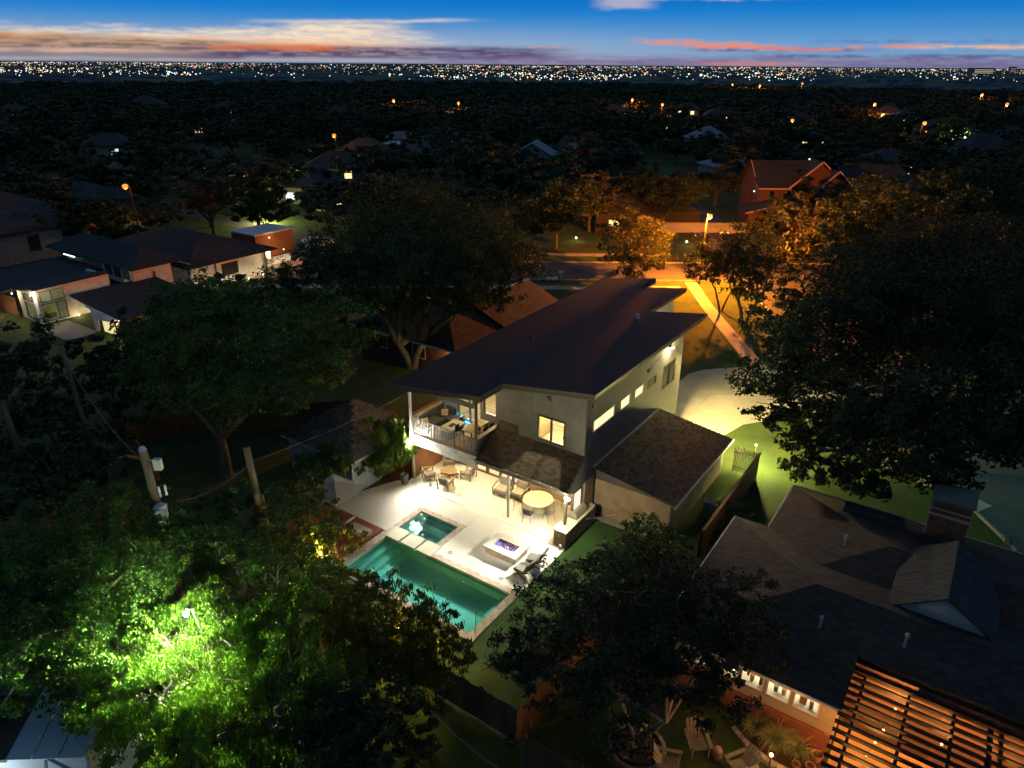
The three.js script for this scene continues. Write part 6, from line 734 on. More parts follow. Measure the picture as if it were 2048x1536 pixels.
  far('rounded tree catching orange lamplight before the unfinished house', [[1620, 480, 5.5, 46], [1660, 460, 6, 46], [1590, 510, 4, 34]], 61, [0.07, 0.075, 0.02]); far('dark broad tree on the opposite lawn beside the path lamp', [[1115, 415, 5.5, 56], [1070, 440, 5, 44], [1160, 400, 6, 44]], 75, DARK, 16); far('dark tree behind the amber street tree', [[1330, 385, 6, 48], [1290, 368, 6.4, 42], [1385, 378, 6, 38]], 76, DARK, 16); far('dark tree before the porch of the unfinished house', [[1560, 430, 4.4, 36], [1535, 450, 3.6, 28]], 77, DARK, 16); far('dark tree between unfinished house and street oak', [[1740, 430, 8, 70], [1690, 480, 6.5, 50], [1800, 440, 8, 60]], 62, DARK); far('dark tall tree beyond the street oak', [[1900, 420, 9.5, 80], [1980, 400, 10, 80], [1850, 460, 8, 60]], 63, DARK); far('uplit yellow green tree at the white house street front', [[525, 400, 5.4, 34], [500, 425, 4, 28], [555, 425, 4, 28]], 64, [0.07, 0.1, 0.015], 22); far('rounded dark tree between brick house and white house', [[245, 450, 4, 34], [230, 470, 2.6, 28]], 65, DARK, 18, 'garden_tree'); far('tree lit green beside the power lines', [[1900, 262, 6, 26], [1870, 285, 5, 22], [1935, 285, 5, 22]], 66, FRESH); far('tree lit amber beside a distant street lamp', [[660, 268, 5, 20], [635, 272, 4.5, 16]], 67, [0.08, 0.08, 0.02]); far('small tree lit yellow deep in the dark neighbourhood', [[1005, 243, 5, 18], [1020, 238, 5, 14]], 68, [0.08, 0.11, 0.015]); far('green palm like tree beside the white cube house', [[790, 325, 4, 22], [830, 330, 4, 20]], 69, FRESH);
}
// bamboo beside the patio corner
function bamboo(label, u, v, n, h, s) {
  const r = rng(s), q = W(u, 0, v), t = thing('bamboo', label, 'bamboo', [q.x, 0, q.z], 0, 'bamboo clumps by the patio corner'), tips = [], tn = [0.12, 0.2, 0.03];
  for (let i = 0; i < n; i++) { const a = r() * 6.28, d = r() * 0.35, H = h * (0.6 + 0.45 * r()), bend = 0.5 + r() * 1.3, x = Math.cos(a) * d, z = Math.sin(a) * d; const pts = [0, 0.35, 0.65, 0.88, 1].map((k) => [x + Math.cos(a) * bend * k * k, H * (k - 0.1 * k * k * k), z + Math.sin(a) * bend * k * k]); obj('culm', tube(pts, [0.018, 0.017, 0.014, 0.009, 0.004], 5), mat([0.2, 0.22, 0.06], { roughness: 0.5 }), t); tips.push(...pts.slice(1).map((p, j) => [p[0], p[1], p[2], 0.5, 0.42, 0.5, 420 + 120 * j])); }
  obj('foliage', leafCloud(tips, { seed: s, size: 0.26, width: 0.2, droop: true, tint: tn, per: 16 }), M.leaf, t);
}
bamboo('bright bamboo clump against the corner post under the flood lamp', -1.45, -0.1, 13, 3.5, 71); bamboo('bamboo clump in the middle of the mulched bed', -2.0, -1.1, 12, 3.1, 72); bamboo('bamboo clump at the garage corner end of the bed', -2.6, -2.0, 13, 2.8, 73); bamboo('low bamboo clump behind the parasol', -3.0, -3.4, 13, 2.6, 74);
function shrub(label, px, py, R, tint, s, o = {}) { const q = at(px, py), t = thing('shrub', label, 'shrub', [q.x, 0, q.z], 0, o.group), l = [[0, R * 0.8, 0, R, R * 0.8, R, Math.round(700 * R * R * (o.dense ?? 1))], [R * 0.5, R * 0.6, R * 0.3, R * 0.6, R * 0.6, R * 0.6, Math.round(300 * R * R)]]; obj('stem', limbs(l, { seed: s, fork: 0.2, r: 0.03, stems: 3, twigs: 5 }), M.bark, t); obj('foliage', leafCloud(l, { seed: s, size: o.size ?? 0.13, tint, per: 24 }), M.leaf, t); }
shrub('leafy shrub at the corner of the screen fence', 1462, 1046, 0.95, [0.07, 0.11, 0.025], 81); shrub('low shrub at the foot of the screen fence', 1428, 1080, 0.7, [0.06, 0.09, 0.02], 82); shrub('small bush alone on the lawn by the driveway', 1484, 908, 0.3, [0.08, 0.05, 0.03], 83); shrub('round shrub beside the board fence in the garden', 1130, 1440, 0.8, [0.08, 0.12, 0.02], 84); shrub('glossy shrub beside the round stone planter', 1185, 1510, 0.75, [0.05, 0.11, 0.03], 85); shrub('shrub against the alley side of the red brown fence', 1045, 1475, 0.6, [0.05, 0.08, 0.02], 86); shrub('shrub on the turf between pool coping and garden fence', 1010, 1330, 0.8, [0.06, 0.08, 0.02], 87); shrub('shrub on the turf below the lounge chairs', 1090, 1270, 0.6, [0.05, 0.08, 0.02], 88); shrub('bush with white flowers beside the chimney end of the brick house', 1985, 1120, 0.9, [0.16, 0.16, 0.12], 89); shrub('bush at the foot of the white house garden wall', 95, 668, 1.1, [0.05, 0.08, 0.02], 90); shrub('clipped column shrub by the white house wall lights', 415, 597, 0.8, [0.035, 0.06, 0.02], 91); shrub('wide shrub by the lit terrace of the white house', 470, 585, 1.3, [0.035, 0.06, 0.02], 92); shrub('bushy shrub below the rust box terrace', 560, 560, 1.6, [0.035, 0.06, 0.02], 93);
// arching ornamental grasses in the bed by the brick wall
function grassTuft(label, px, py, n, H, s) { const q = at(px, py), r = rng(s), t = thing('ornamental_grass', label, 'grass tuft', [q.x, 0, q.z], 0, 'arching grasses along the brick wall'), g = []; for (let i = 0; i < n; i++) { const a = r() * 6.28, L = H * (0.6 + 0.6 * r()), d = 0.1 * r(), out = L * (0.5 + 0.5 * r()); g.push(tube([[Math.cos(a) * d, 0, Math.sin(a) * d], [Math.cos(a) * (d + out * 0.35), L * 0.75, Math.sin(a) * (d + out * 0.35)], [Math.cos(a) * (d + out * 0.75), L * 0.85, Math.sin(a) * (d + out * 0.75)], [Math.cos(a) * (d + out), L * 0.6, Math.sin(a) * (d + out)]], [0.012, 0.01, 0.007, 0.002], 3)); } obj('blade_mass', g, mat([0.2, 0.2, 0.07]), t).userData.kind = 'stuff'; }
grassTuft('arching ornamental grass at the shaded end of the brick wall', 1508, 1470, 150, 0.8, 5); grassTuft('largest arching ornamental grass in the middle of the bed', 1545, 1498, 190, 0.9, 6); grassTuft('arching ornamental grass behind the terracotta pots', 1590, 1512, 150, 0.75, 7);
// floodlight hidden in the big tree, porch light under the uplit tree
{
  const q = at(372, 1228, 6.6), p = thing('flood_light', 'dazzling white floodlight on a pole inside the green tree', 'lamp', [q.x, 0, q.z]); obj('pole', tube([[0.1, 0, -0.5], [0.1, 5.4, -0.5], [0.08, 6.5, -0.3]], 0.035, 8), M.black, p);
  obj('lamp_head', [cyl(0.09, 0.06, 0.14, 0, 0, 0, 12).rotateX(-0.9).translate(0.02, 6.66, -0.14)], M.black, p); bulb('lamp_globe', 0.09, 0, 6.6, 0, glow([0.9, 1, 0.95], 30), p); shine(p, 'spot', 0, 6.58, 0.02, [0.88, 1, 0.62], 600, { to: [-1.7, 0, 3.4], angle: 1.42, penumbra: 0.6, size: 0.1 }); shine(p, 'point', 0, 6.6, 0, [0.88, 1, 0.62], 130, { size: 0.1 });
  const up = at(525, 440, 0), u = thing('ground_spotlight', 'small garden uplight at the foot of the yellow green street tree', 'lamp', [up.x, 0, up.z]); obj('housing', cyl(0.08, 0.1, 0.2, 0, 0, 0, 10), M.metal, u); bulb('lamp_lens', 0.08, 0, 0.22, 0, glow([1, 0.95, 0.4], 8), u); shine(u, 'point', 1.5, 1.2, 2.4, [1, 0.95, 0.35], 260, { size: 0.1 });
  const yl = (label, x, y, h, I) => { const q = at(x, y, h), w = thing('garden_light', label, 'lamp', [q.x, 0, q.z]); obj('stake', cyl(0.03, 0.02, h - 0.05, 0, 0, 0, 8), M.metal, w); bulb('lamp_lens', 0.07, 0, h, 0, glow([1, 0.72, 0.14], 6), w); shine(w, 'point', 0, h, 0, [1, 0.72, 0.1], I, { size: 0.1 }); };
  yl('yellow garden lamp glowing inside the poolside tree', 640, 1108, 3.5, 110); yl('yellow garden lamp glowing inside the feathery olive tree', 790, 1258, 2.2, 40); yl('faint yellow garden lamp deep in the feathery olive tree', 850, 1296, 1.7, 12);
}
// ---------------------------------------------------------------- street lamps, cars, the dark neighbourhood and the city
function streetLamp(label, p, h, color, power, o = {}) {
  const l = thing('street_lamp', label, 'street lamp', [p.x, 0, p.z], o.turn ?? 0, o.group), far = o.far ?? 1; obj('pole', tube([[0, 0, 0], [0, h * 0.8, 0], [0, h, 0.1], [0, h + 0.25, 0.9]], [0.1, 0.08, 0.06, 0.05], 7), M.metal, l); const hd = obj('lamp_head', rbx(0.3, 0.14, 0.6, 0.05, 0, h + 0.3, 1.1), M.metal, l); bulb('lamp_globe', 0.16 * far, 0, h + 0.2 - 0.12 * far, 1.1, glow(color === SODIUM ? [1, 0.3, 0.03] : color, o.glow ?? 16), hd); shine(l, 'point', 0, h + 0.05 - 0.3 * far, 1.1, color, power, { size: 0.15 });
}
streetLamp('sodium street lamp glowing orange at the junction', (() => { const q = at(1420, 432, 8); q.z -= 1.1; return q; })(), 8, SODIUM, 4400, { glow: 2.2, far: 1.7 });
{
  const g = 'far orange street lamps', L = [['orange street lamp standing over the distant treetops', 787, 200], ['orange street lamp in the middle of the dark treetops', 1265, 198], ['brightest far orange street lamp above the unfinished house', 1585, 240], ['orange street lamp beyond the power lines', 1750, 207], ['orange street lamp by the lit green tree', 2015, 207], ['small orange street lamp deep among the trees', 1325, 208], ['orange street lamp under the far skyline', 1965, 188], ['orange street lamp behind the white cube house', 668, 270], ['tiny orange street lamp above the small yellow lit tree', 917, 205], ['orange street lamp at the edge of the far wood, first of three', 1465, 168], ['orange street lamp at the edge of the far wood, middle of three', 1520, 170], ['orange street lamp at the edge of the far wood, last of three', 1605, 166], ['orange street lamp over the modern white house trees', 250, 372], ['yellowish street lamp before the steep roofed dark house', 1850, 245]];
  for (const [label, x, y] of L) { const p = at(x, y, 9), k = camDist(p) / 250; p.z -= 1.1; streetLamp(label, p, 9, SODIUM, x === 250 ? 14 : x === 668 ? 90 : 240 * k * k, { far: 1.5 + 1.5 * k, glow: 1.4, group: g }); }
  for (const [label, x, y, c, I] of [['greenish mercury lamp behind the street oak crown', 1985, 775, MERCURY, 20], ['pale green lamp beside the power lines', 1925, 275, [0.7, 1, 0.5], 120]]) { const p = at(x, y, x > 1950 ? 6.3 : 7); streetLamp(label, p, x > 1950 ? 6.4 : 7, c, I, { glow: 12 }); }
}
// white car on the side lane, clutter at the kerb
{
  const p = at(640, 494), c = thing('parked_car', 'white car parked on the lane behind the white house', 'car', [p.x, 0, p.z], 0.4), w = mat([0.75, 0.74, 0.7], { phys: true, clearcoat: 1, roughness: 0.35 });
  const s = shapeOf([[-2.2, 0.35], [2.2, 0.35], [2.25, 0.7], [1.9, 0.92], [1.1, 1.0], [0.5, 1.42], [-1.1, 1.46], [-1.9, 1.02], [-2.25, 0.9]]); obj('body', new THREE.ExtrudeGeometry(s, { depth: 1.5, bevelEnabled: true, bevelSize: 0.1, bevelThickness: 0.12, bevelSegments: 2 }).translate(0, 0, -0.75), w, c); for (const z of [-0.9, 0.9]) { obj('window', wall([[-1.5, 1.02], [0.9, 1.02], [0.45, 1.36], [-1.05, 1.4]], [], 0.03).translate(0, 0, z - 0.015), M.darkGlass, c); for (const x of [-1.4, 1.4]) { const t = obj('wheel', cyl(0.33, 0.33, 0.2, 0, -0.1, 0, 18).rotateX(Math.PI / 2).translate(x, 0.33, z * 0.93), M.black, c); obj('rim', cyl(0.2, 0.2, 0.215, 0, -0.1075, 0, 14).rotateX(Math.PI / 2).translate(x, 0.33, z * 0.935), M.steel, t); } } obj('headlight', [bx(2.2, 2.34, 0.62, 0.78, 0.45, 0.8), bx(2.2, 2.34, 0.62, 0.78, -0.8, -0.45)], M.white, c);
  structure('lane', sheet([[700, 500], [640, 470], [560, 452], [440, 430], [330, 400], [270, 380], [230, 385], [300, 410], [420, 445], [540, 470], [610, 500], [640, 520]].map(([x, y]) => Axz(x, y)), 0.012), M.asphalt);
  const q = at(1085, 561), b = thing('cardboard_box', 'brown box put out at the kerb', 'box', [q.x, 0, q.z], 0.1); obj('carton', bx(-0.3, 0.3, 0.15, 0.85, -0.25, 0.25), mat([0.45, 0.32, 0.16]), b); obj('skid', bx(-0.32, 0.32, 0, 0.145, -0.27, 0.27), M.cedar, b); const q2 = at(1096, 561), k = thing('trash_bag', 'pale rubbish bags heaped at the kerb beside the box', 'rubbish', [q2.x, 0, q2.z]); obj('bag', [[0, 0], [0.55, 0.1], [0.9, -0.1]].map(([x, z]) => new THREE.IcosahedronGeometry(0.3, 1).scale(1, 0.8, 1).translate(x, 0.2, z)), mat([0.6, 0.62, 0.65], { roughness: 0.4 }), k); obj('knot', cyl(0.05, 0.08, 0.12, 0, 0.4, 0, 6), M.white, k);
  const q3 = at(1122, 562), m = thing('mailbox', 'white mailbox on a post at the kerb', 'mailbox', [q3.x, 0, q3.z]); obj('post', bx(-0.05, 0.05, 0, 1, -0.05, 0.05), M.white, m); obj('box', rbx(0.55, 0.25, 0.25, 0.05, 0, 1.1, 0), M.white, m);
}
// dim houses among the trees
const winLit = glow([1, 0.72, 0.3], 1.6), winCool = glow([0.8, 0.95, 1], 1.3);
function dimHouse(label, x, z, w, d, h, turn, o = {}) {
  const g = thing('neighbourhood_house', label, 'house', [x, 0, z], turn, o.group), wm = o.wall ?? M.stucco, r = h + Math.min(w, d) * (o.pitch ?? 0.22), e = 0.5; obj('wall', [bx(-w / 2, w / 2, 0, h, -d / 2, -d / 2 + 0.2), bx(-w / 2, w / 2, 0, h, d / 2 - 0.2, d / 2), bx(-w / 2, -w / 2 + 0.2, 0, h, -d / 2 + 0.2, d / 2 - 0.2), bx(w / 2 - 0.2, w / 2, 0, h, -d / 2 + 0.2, d / 2 - 0.2)], wm, g);
  if (o.flat) obj('roof', bx(-w / 2 - 0.2, w / 2 + 0.2, h + 0.005, h + 0.3, -d / 2 - 0.2, d / 2 + 0.2), o.roof ?? M.white, g); else if (o.gable) { obj('roof', [slab([[-w / 2 - e, h - 0.1, d / 2 + e], [0, r, d / 2 + e], [0, r, -d / 2 - e], [-w / 2 - e, h - 0.1, -d / 2 - e]], 0.12), slab([[0, r, d / 2 + e], [w / 2 + e, h - 0.1, d / 2 + e], [w / 2 + e, h - 0.1, -d / 2 - e], [0, r, -d / 2 - e]], 0.12)], o.roof ?? M.roofGrey, g); obj('gable', wall([[-w / 2, h], [w / 2, h], [0, r - 0.1]], [], 0.15).translate(0, 0, d / 2 - 0.15), wm, g); } else { const k = Math.min(w, d) / 2 + e, a = [-w / 2 - e, h, d / 2 + e], b = [w / 2 + e, h, d / 2 + e], c = [w / 2 + e, h, -d / 2 - e], f = [-w / 2 - e, h, -d / 2 - e], A = [-w / 2 - e + k, r, 0], B = [w / 2 + e - k, r, 0]; obj('roof', [slab([a, b, B, A], 0.12), slab([b, c, B], 0.12), slab([c, f, A, B], 0.12), slab([f, a, A], 0.12)], o.roof ?? M.roofGrey, g); }
  (o.win ?? []).forEach(([a, y, ww, hh, m]) => { const fr = obj('window', [bx(a - 0.06, a + ww + 0.06, y - 0.06, y, d / 2 + 0.01, d / 2 + 0.06), bx(a - 0.06, a + ww + 0.06, y + hh, y + hh + 0.06, d / 2 + 0.01, d / 2 + 0.06), bx(a - 0.06, a, y, y + hh, d / 2 + 0.01, d / 2 + 0.06), bx(a + ww, a + ww + 0.06, y, y + hh, d / 2 + 0.01, d / 2 + 0.06)], M.bronze, g); obj(m ? 'lit_window_pane' : 'pane', bx(a, a + ww, y, y + hh, d / 2 + 0.015, d / 2 + 0.04), m ?? M.darkGlass, fr); });
  if (o.chimney) obj('chimney', bx(w * 0.2, w * 0.2 + 0.9, h, r + 1.1, -0.45, 0.45), M.farBrick, g); return g;
}
{
  const P = (x, y, h = 0) => at(x, y, h), big = [
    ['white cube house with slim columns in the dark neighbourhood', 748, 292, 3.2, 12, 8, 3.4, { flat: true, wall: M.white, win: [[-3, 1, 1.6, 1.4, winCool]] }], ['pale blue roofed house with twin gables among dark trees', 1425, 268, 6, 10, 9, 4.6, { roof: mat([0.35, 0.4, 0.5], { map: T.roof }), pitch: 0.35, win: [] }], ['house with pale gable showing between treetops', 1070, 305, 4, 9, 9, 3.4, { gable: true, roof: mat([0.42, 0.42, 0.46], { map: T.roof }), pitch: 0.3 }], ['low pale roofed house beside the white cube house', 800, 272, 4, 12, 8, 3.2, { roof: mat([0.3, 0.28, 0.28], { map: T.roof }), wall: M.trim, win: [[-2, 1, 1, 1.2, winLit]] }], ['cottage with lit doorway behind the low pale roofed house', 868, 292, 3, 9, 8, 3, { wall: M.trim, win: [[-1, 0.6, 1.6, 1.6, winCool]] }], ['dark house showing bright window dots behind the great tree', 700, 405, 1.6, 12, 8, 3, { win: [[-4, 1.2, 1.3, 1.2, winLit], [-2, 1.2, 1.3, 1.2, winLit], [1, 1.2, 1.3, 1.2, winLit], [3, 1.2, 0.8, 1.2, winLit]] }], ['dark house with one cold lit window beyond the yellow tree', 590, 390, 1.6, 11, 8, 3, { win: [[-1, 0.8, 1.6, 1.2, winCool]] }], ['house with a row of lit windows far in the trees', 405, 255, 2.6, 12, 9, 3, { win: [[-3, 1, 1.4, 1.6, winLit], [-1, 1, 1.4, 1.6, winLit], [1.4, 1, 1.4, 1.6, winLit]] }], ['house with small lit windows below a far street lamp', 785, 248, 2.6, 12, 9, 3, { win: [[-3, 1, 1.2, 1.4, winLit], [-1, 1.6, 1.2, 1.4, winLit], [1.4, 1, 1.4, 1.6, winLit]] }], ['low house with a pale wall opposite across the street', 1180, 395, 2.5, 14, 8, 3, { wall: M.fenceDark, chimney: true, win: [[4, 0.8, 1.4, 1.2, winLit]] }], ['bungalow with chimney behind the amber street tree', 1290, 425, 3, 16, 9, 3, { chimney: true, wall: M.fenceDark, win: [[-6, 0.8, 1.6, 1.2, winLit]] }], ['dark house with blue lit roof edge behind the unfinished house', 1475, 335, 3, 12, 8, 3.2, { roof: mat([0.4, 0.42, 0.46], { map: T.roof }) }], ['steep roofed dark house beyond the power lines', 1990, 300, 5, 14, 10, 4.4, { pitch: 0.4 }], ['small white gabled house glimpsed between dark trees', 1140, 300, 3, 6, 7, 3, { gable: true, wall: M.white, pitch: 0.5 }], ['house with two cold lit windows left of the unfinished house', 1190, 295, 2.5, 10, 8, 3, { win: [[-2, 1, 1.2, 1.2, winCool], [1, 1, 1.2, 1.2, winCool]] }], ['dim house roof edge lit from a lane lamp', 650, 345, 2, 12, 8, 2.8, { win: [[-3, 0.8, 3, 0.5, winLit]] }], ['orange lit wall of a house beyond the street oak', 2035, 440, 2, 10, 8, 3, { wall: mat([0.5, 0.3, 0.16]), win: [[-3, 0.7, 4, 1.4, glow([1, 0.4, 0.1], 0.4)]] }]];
  big.forEach(([label, x, y, hy, w, d, h, o], i) => { const p = P(x, y, hy); p.z -= d / 2; dimHouse(label, p.x, p.z, w, d, h, (hash(i, 2, 7) - 0.5) * 0.5, o); });
  for (const [label, x, y, c, I] of [['porch lamp on the pavement side of the opposite house', 1373, 490, [1, 0.85, 0.4], 4], ['path lamp on the opposite lawn beside the street', 1152, 482, [0.9, 1, 0.3], 5], ['low garden lamp on the opposite lawn by the wall', 1342, 456, [1, 0.7, 0.3], 6]]) { const p = at(x, y), l = thing('garden_light', label, 'lamp', [p.x, 0, p.z]); obj('stake', cyl(0.04, 0.04, 0.35, 0, 0, 0, 8), M.metal, l); bulb('lamp_lens', 0.12, 0, 0.45, 0, glow(c, 12), l); shine(l, 'point', 0, 0.6, 0, c, I, { size: 0.1 }); }
  const fw = thing('garden_wall', 'long pale garden wall on the far side of the street', 'wall', [15, 0, -107]); obj('wall', bx(-2, 20, 0, 1.4, 0, 0.2), M.trim, fw); obj('cap', bx(-2.05, 20.05, 1.405, 1.5, -0.05, 0.25), M.stone, fw);
}
{
  const r = rng(55), spots = []; for (let i = 0; i < 400 && spots.length < 26; i++) { const d = 130 + 260 * r(), x = (r() - 0.5) * 1.5 * d; if (Math.abs(x - 30) < 8 || spots.some(([a, b]) => Math.hypot(a - x, b + d) < 26)) continue; spots.push([x, -d]); const k = Math.floor(r() * 3); dimHouse(['dim two storey house with warm lit windows among the dark trees', 'dim two storey house with one cold lit window among the dark trees', 'dim two storey house with a single warm window among the dark trees'][k], x, -d, 11, 8, 5.2, (r() - 0.5) * 0.7, { group: ['warm windowed houses among the trees', 'cold windowed houses among the trees', 'single windowed houses among the trees'][k], pitch: 0.32, win: [[[-3.5, 3.2, 1.5, 1.4, winLit], [-0.6, 3.2, 1.5, 1.4], [2, 3.2, 1.5, 1.4, winLit]], [[-3.5, 3.2, 1.5, 1.4], [1, 3.2, 1.6, 1.4, winCool]], [[-2.5, 3.2, 1.5, 1.4], [1.5, 3.3, 1.3, 1.3, winLit]]][k] }); }
}
// background trees: six kinds, each planted many times
{
  const r = rng(321), kinds = [0, 1, 2, 3, 4, 5].map((k) => { const R = 3.6 + 0.5 * k, lobes = []; for (let i = 0; i < 6; i++) { const a = i * 1.05 + k, d = i ? R * 0.55 : 0; lobes.push([Math.cos(a) * d, 4.4 + 0.45 * k + (i ? (i % 2) * 1.4 : 2.2), Math.sin(a) * d, R * (0.5 + 0.1 * (i % 3)), R * 0.46, R * 0.55, 300]); }
    return { lobes, crown: leafCloud(lobes, { seed: 400 + k, size: 0.85, tint: [DARK, [0.065, 0.1, 0.03], [0.075, 0.095, 0.04], [0.085, 0.105, 0.035], DARK, [0.085, 0.09, 0.042]][k], per: 30 }), trunk: finish(limbs(lobes, { seed: 500 + k, fork: 2.6, r: 0.24, twigs: 2 })) }; });
  const label = 'dark leafy tree in the unlit neighbourhood beyond the street and lots', group = 'trees of the dark neighbourhood'; const made = [];
  const clear = (x, z, R) => !(z > -94 && x > -34 && x < 36) && !(x > 25 && x < 36 && z > -200) && !(x > 34 && x < 64 && z > -112 && z < -98) && !(z < -88 && z > -106 && x > -6 && x < 26) && !houses.some(([a, b, q]) => Math.hypot(x - a, z - b) < q + R * 0.6 && z > b - 2) ;
  const houses = scene.children.filter((o) => /neighbourhood_house/.test(o.name)).map((o) => [o.position.x, o.position.z + 5, 5.5]).concat([[46, -110, 14], [-44, -72, 14], [-60, -70, 20], [-36, -80, 10], [-27, -92, 7], [-50, -62, 12], [-75, -66, 14], [-30, -86, 8], [-36, -98, 7], [-60, -87, 17], [-54, -76, 12], [-72, -80, 12]]);
  for (let i = 0; i < 5000 && made.length < 298; i++) { const t = r(), d = 80 + t * 190, az = (r() - 0.5) * 1.36, x = Math.tan(az) * d, z = -d, k = Math.floor(r() * 6), sc = 0.8 + 0.5 * r(); if (Math.abs(x) > d * 0.82 + 6 || !clear(x, z, 4 * sc)) continue; if (made.some(([a, b]) => Math.hypot(a - x, b - z) < 4.6 + d * 0.01)) continue; made.push([x, z]); const o = thing('neighbourhood_tree', label, 'tree', [x, 0, z], r() * 6.28, group); obj('trunk', kinds[k].trunk, M.bark, o); obj('crown', kinds[k].crown, M.leaf, o); o.scale.set(sc, sc * 0.74, sc); }
  // the wood that reads as one mass farther out
  const low = [0, 1, 2].map((k) => leafCloud([[0, 4.5, 0, 4.2, 2.8, 4.2, 190], [2, 6, 1, 3, 2, 3, 130], [-2, 5.6, -1, 3, 2.2, 3, 130]], { seed: 700 + k, size: 1.7, tint: [[0.08, 0.1, 0.045], [0.095, 0.115, 0.045], [0.07, 0.09, 0.045]][k], per: 20 })), R0 = 720, ring = [[720, 0], [820, -5], [1000, -20], [1250, -38], [1700, -52], [2400, -58], [5000, -60]];
  const gy = (d) => { if (d < R0) return 0; for (let i = 1; i < ring.length; i++) if (d < ring[i][0]) return mixf(ring[i - 1][1], ring[i][1], (d - ring[i - 1][0]) / (ring[i][0] - ring[i - 1][0])); return -60; };
  low.forEach((g, k) => { const n = 2300, im = new THREE.InstancedMesh(g, M.leaf, n), m = new THREE.Matrix4(), q = new THREE.Quaternion(), up = new THREE.Vector3(0, 1, 0); for (let i = 0; i < n; i++) { let x, z; do { const d = 215 + Math.pow(r(), 0.62) * 740; const az = (r() - 0.5) * 1.4; x = Math.tan(az) * d; z = -d; } while (Math.abs(x) > -z * 0.85 || houses.some(([a, b, w]) => Math.hypot(x - a, z - b) < w)); const s = 0.75 + 0.65 * r(); m.compose(new THREE.Vector3(x, gy(Math.hypot(x, z)) - 0.5, z), q.setFromAxisAngle(up, r() * 6.28), new THREE.Vector3(s, s * (0.6 + 0.25 * r()), s)); im.setMatrixAt(i, m); } im.name = numbered('far_woodland'); tag(im, ['far dark woodland of rounded crowns below the city lights', 'slightly lighter crowns scattered through the far dark woodland', 'blackish crowns scattered through the far dark woodland'][k], 'woodland', null, 'stuff'); scene.add(im); });
  // scrub on the far plain
  // ---- the city on the plain
  const bl = new THREE.BoxGeometry(1, 1, 1).translate(0, 0.5, 0), nb = 1500, city = new THREE.InstancedMesh(bl, mat([0.16, 0.16, 0.18]), nb), m = new THREE.Matrix4(), q = new THREE.Quaternion(), up = new THREE.Vector3(0, 1, 0); for (let i = 0; i < nb; i++) { const d = 2300 * Math.pow(9, r()), x = (r() - 0.5) * 1.7 * d; m.compose(new THREE.Vector3(x, -62, -d), q.setFromAxisAngle(up, (r() - 0.5) * 0.6), new THREE.Vector3(25 + r() * 80, 5 + r() * r() * 22, 20 + r() * 50)); city.setMatrixAt(i, m); } city.name = 'city_blocks'; tag(city, 'dim low city buildings spread over the far plain', 'buildings', null, 'stuff'); scene.add(city);
  const cols = [['brighter warm white city lights at the near side of the plain', [1, 0.76, 0.46], 230, 2, 0], ['brighter cool white city lights at the near side of the plain', [0.82, 0.96, 1], 190, 2.4, 0], ['brighter greenish white city lights at the near side of the plain', [0.78, 1, 0.8], 150, 2.2, 0], ['orange city lights at the near side of the plain', [1, 0.42, 0.1], 70, 3.5, 0], ['dim warm glow points carpeting the far plain', [1, 0.8, 0.55], 1500, 0.35, 1], ['faint warm city lights towards the horizon', [1, 0.7, 0.4], 520, 1.5, 1], ['faint cool city lights towards the horizon', [0.8, 0.92, 1], 260, 1.6, 1], ['faint orange city lights towards the horizon', [1, 0.4, 0.12], 320, 1.4, 1], ['red city beacons scattered over the far plain', [1, 0.1, 0.06], 36, 2, 1]], oct = new THREE.OctahedronGeometry(1);
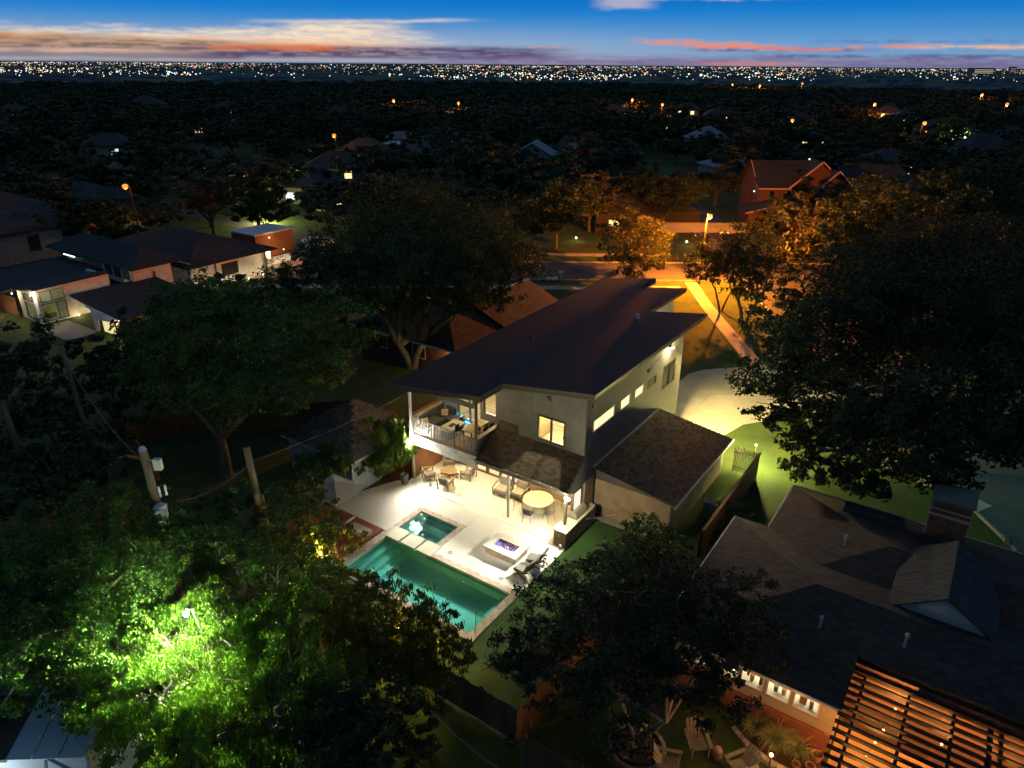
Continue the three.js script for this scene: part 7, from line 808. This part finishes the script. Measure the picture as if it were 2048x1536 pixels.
  const hubs = Array.from({ length: 26 }, () => [(r() - 0.5) * 1.6, 3900 * (1 + 1.2 * r() * r()), 0.015 + 0.06 * r()]).concat([[-0.74, 5000, 0.06], [-0.69, 5300, 0.05], [-0.66, 5000, 0.06], [0.03, 4100, 0.03], [0.06, 4200, 0.05], [0.3, 4500, 0.06], [0.62, 4400, 0.05]]);
  cols.forEach(([lb, c, n, k, fr]) => { const im = new THREE.InstancedMesh(oct, glow(c, k), n); for (let i = 0; i < n; i++) { let d, x; if (fr) { do { d = 5200 * Math.pow(5, Math.pow(r(), 0.75)); x = (r() - 0.5) * 1.66 * d; } while (sstep(0.38, 0.62, fbm(x / d * 9 + 40, Math.log(d) * 9, 0, 91, 4)) < r()); if (r() < 0.35) { const h = hubs[Math.floor(r() * hubs.length)]; x = (h[0] + (r() - 0.5) * 4 * h[2]) * d; } } else { const h = hubs[Math.floor(r() * hubs.length)]; d = h[1] * (0.94 + 0.25 * r()); x = (h[0] + (r() + r() - 1) * 1.6 * h[2]) * d; } const s = d * (fr ? 0.00035 + 0.0004 * r() : 0.00045 + 0.0017 * r() * r() * r() * r()); m.compose(new THREE.Vector3(x, -60 + 4 + r() * 16, -d), q.identity(), new THREE.Vector3(s * (1 + 0.8 * r()), s, s)); im.setMatrixAt(i, m); } im.name = numbered('city_light_field'); tag(im, lb, 'city lights', null, 'stuff'); scene.add(im); });
  const tw = (label, x, d, w, h, lit) => { const b = thing('city_tower', label, 'tower', [x * d, -60, -d]); obj('block', bx(-w / 2, w / 2, 0, h, -w / 4, w / 4), mat([0.2, 0.19, 0.2]), b); for (let k = 0; k < 3; k++) obj('lit_window_band', bx(-w / 2 + w * 0.05, w / 2 - w * 0.05, h * (0.25 + 0.22 * k), h * (0.33 + 0.22 * k), w / 4 + 0.2, w / 4 + 1), glow([1, 0.82, 0.55], lit), b); };
  tw('broad lit block rising over the far city near the skyline end', 0.6, 9000, 240, 75, 0.5); tw('dim tower on the far city skyline beside the broad block', 0.64, 11000, 90, 90, 0.25); tw('low lit stadium block among the densest city lights', -0.68, 5600, 420, 40, 0.8);
}
scene.traverse((o) => { if (o.isMesh) { o.castShadow = true; o.receiveShadow = true; } });
renderer.render(scene, camera);
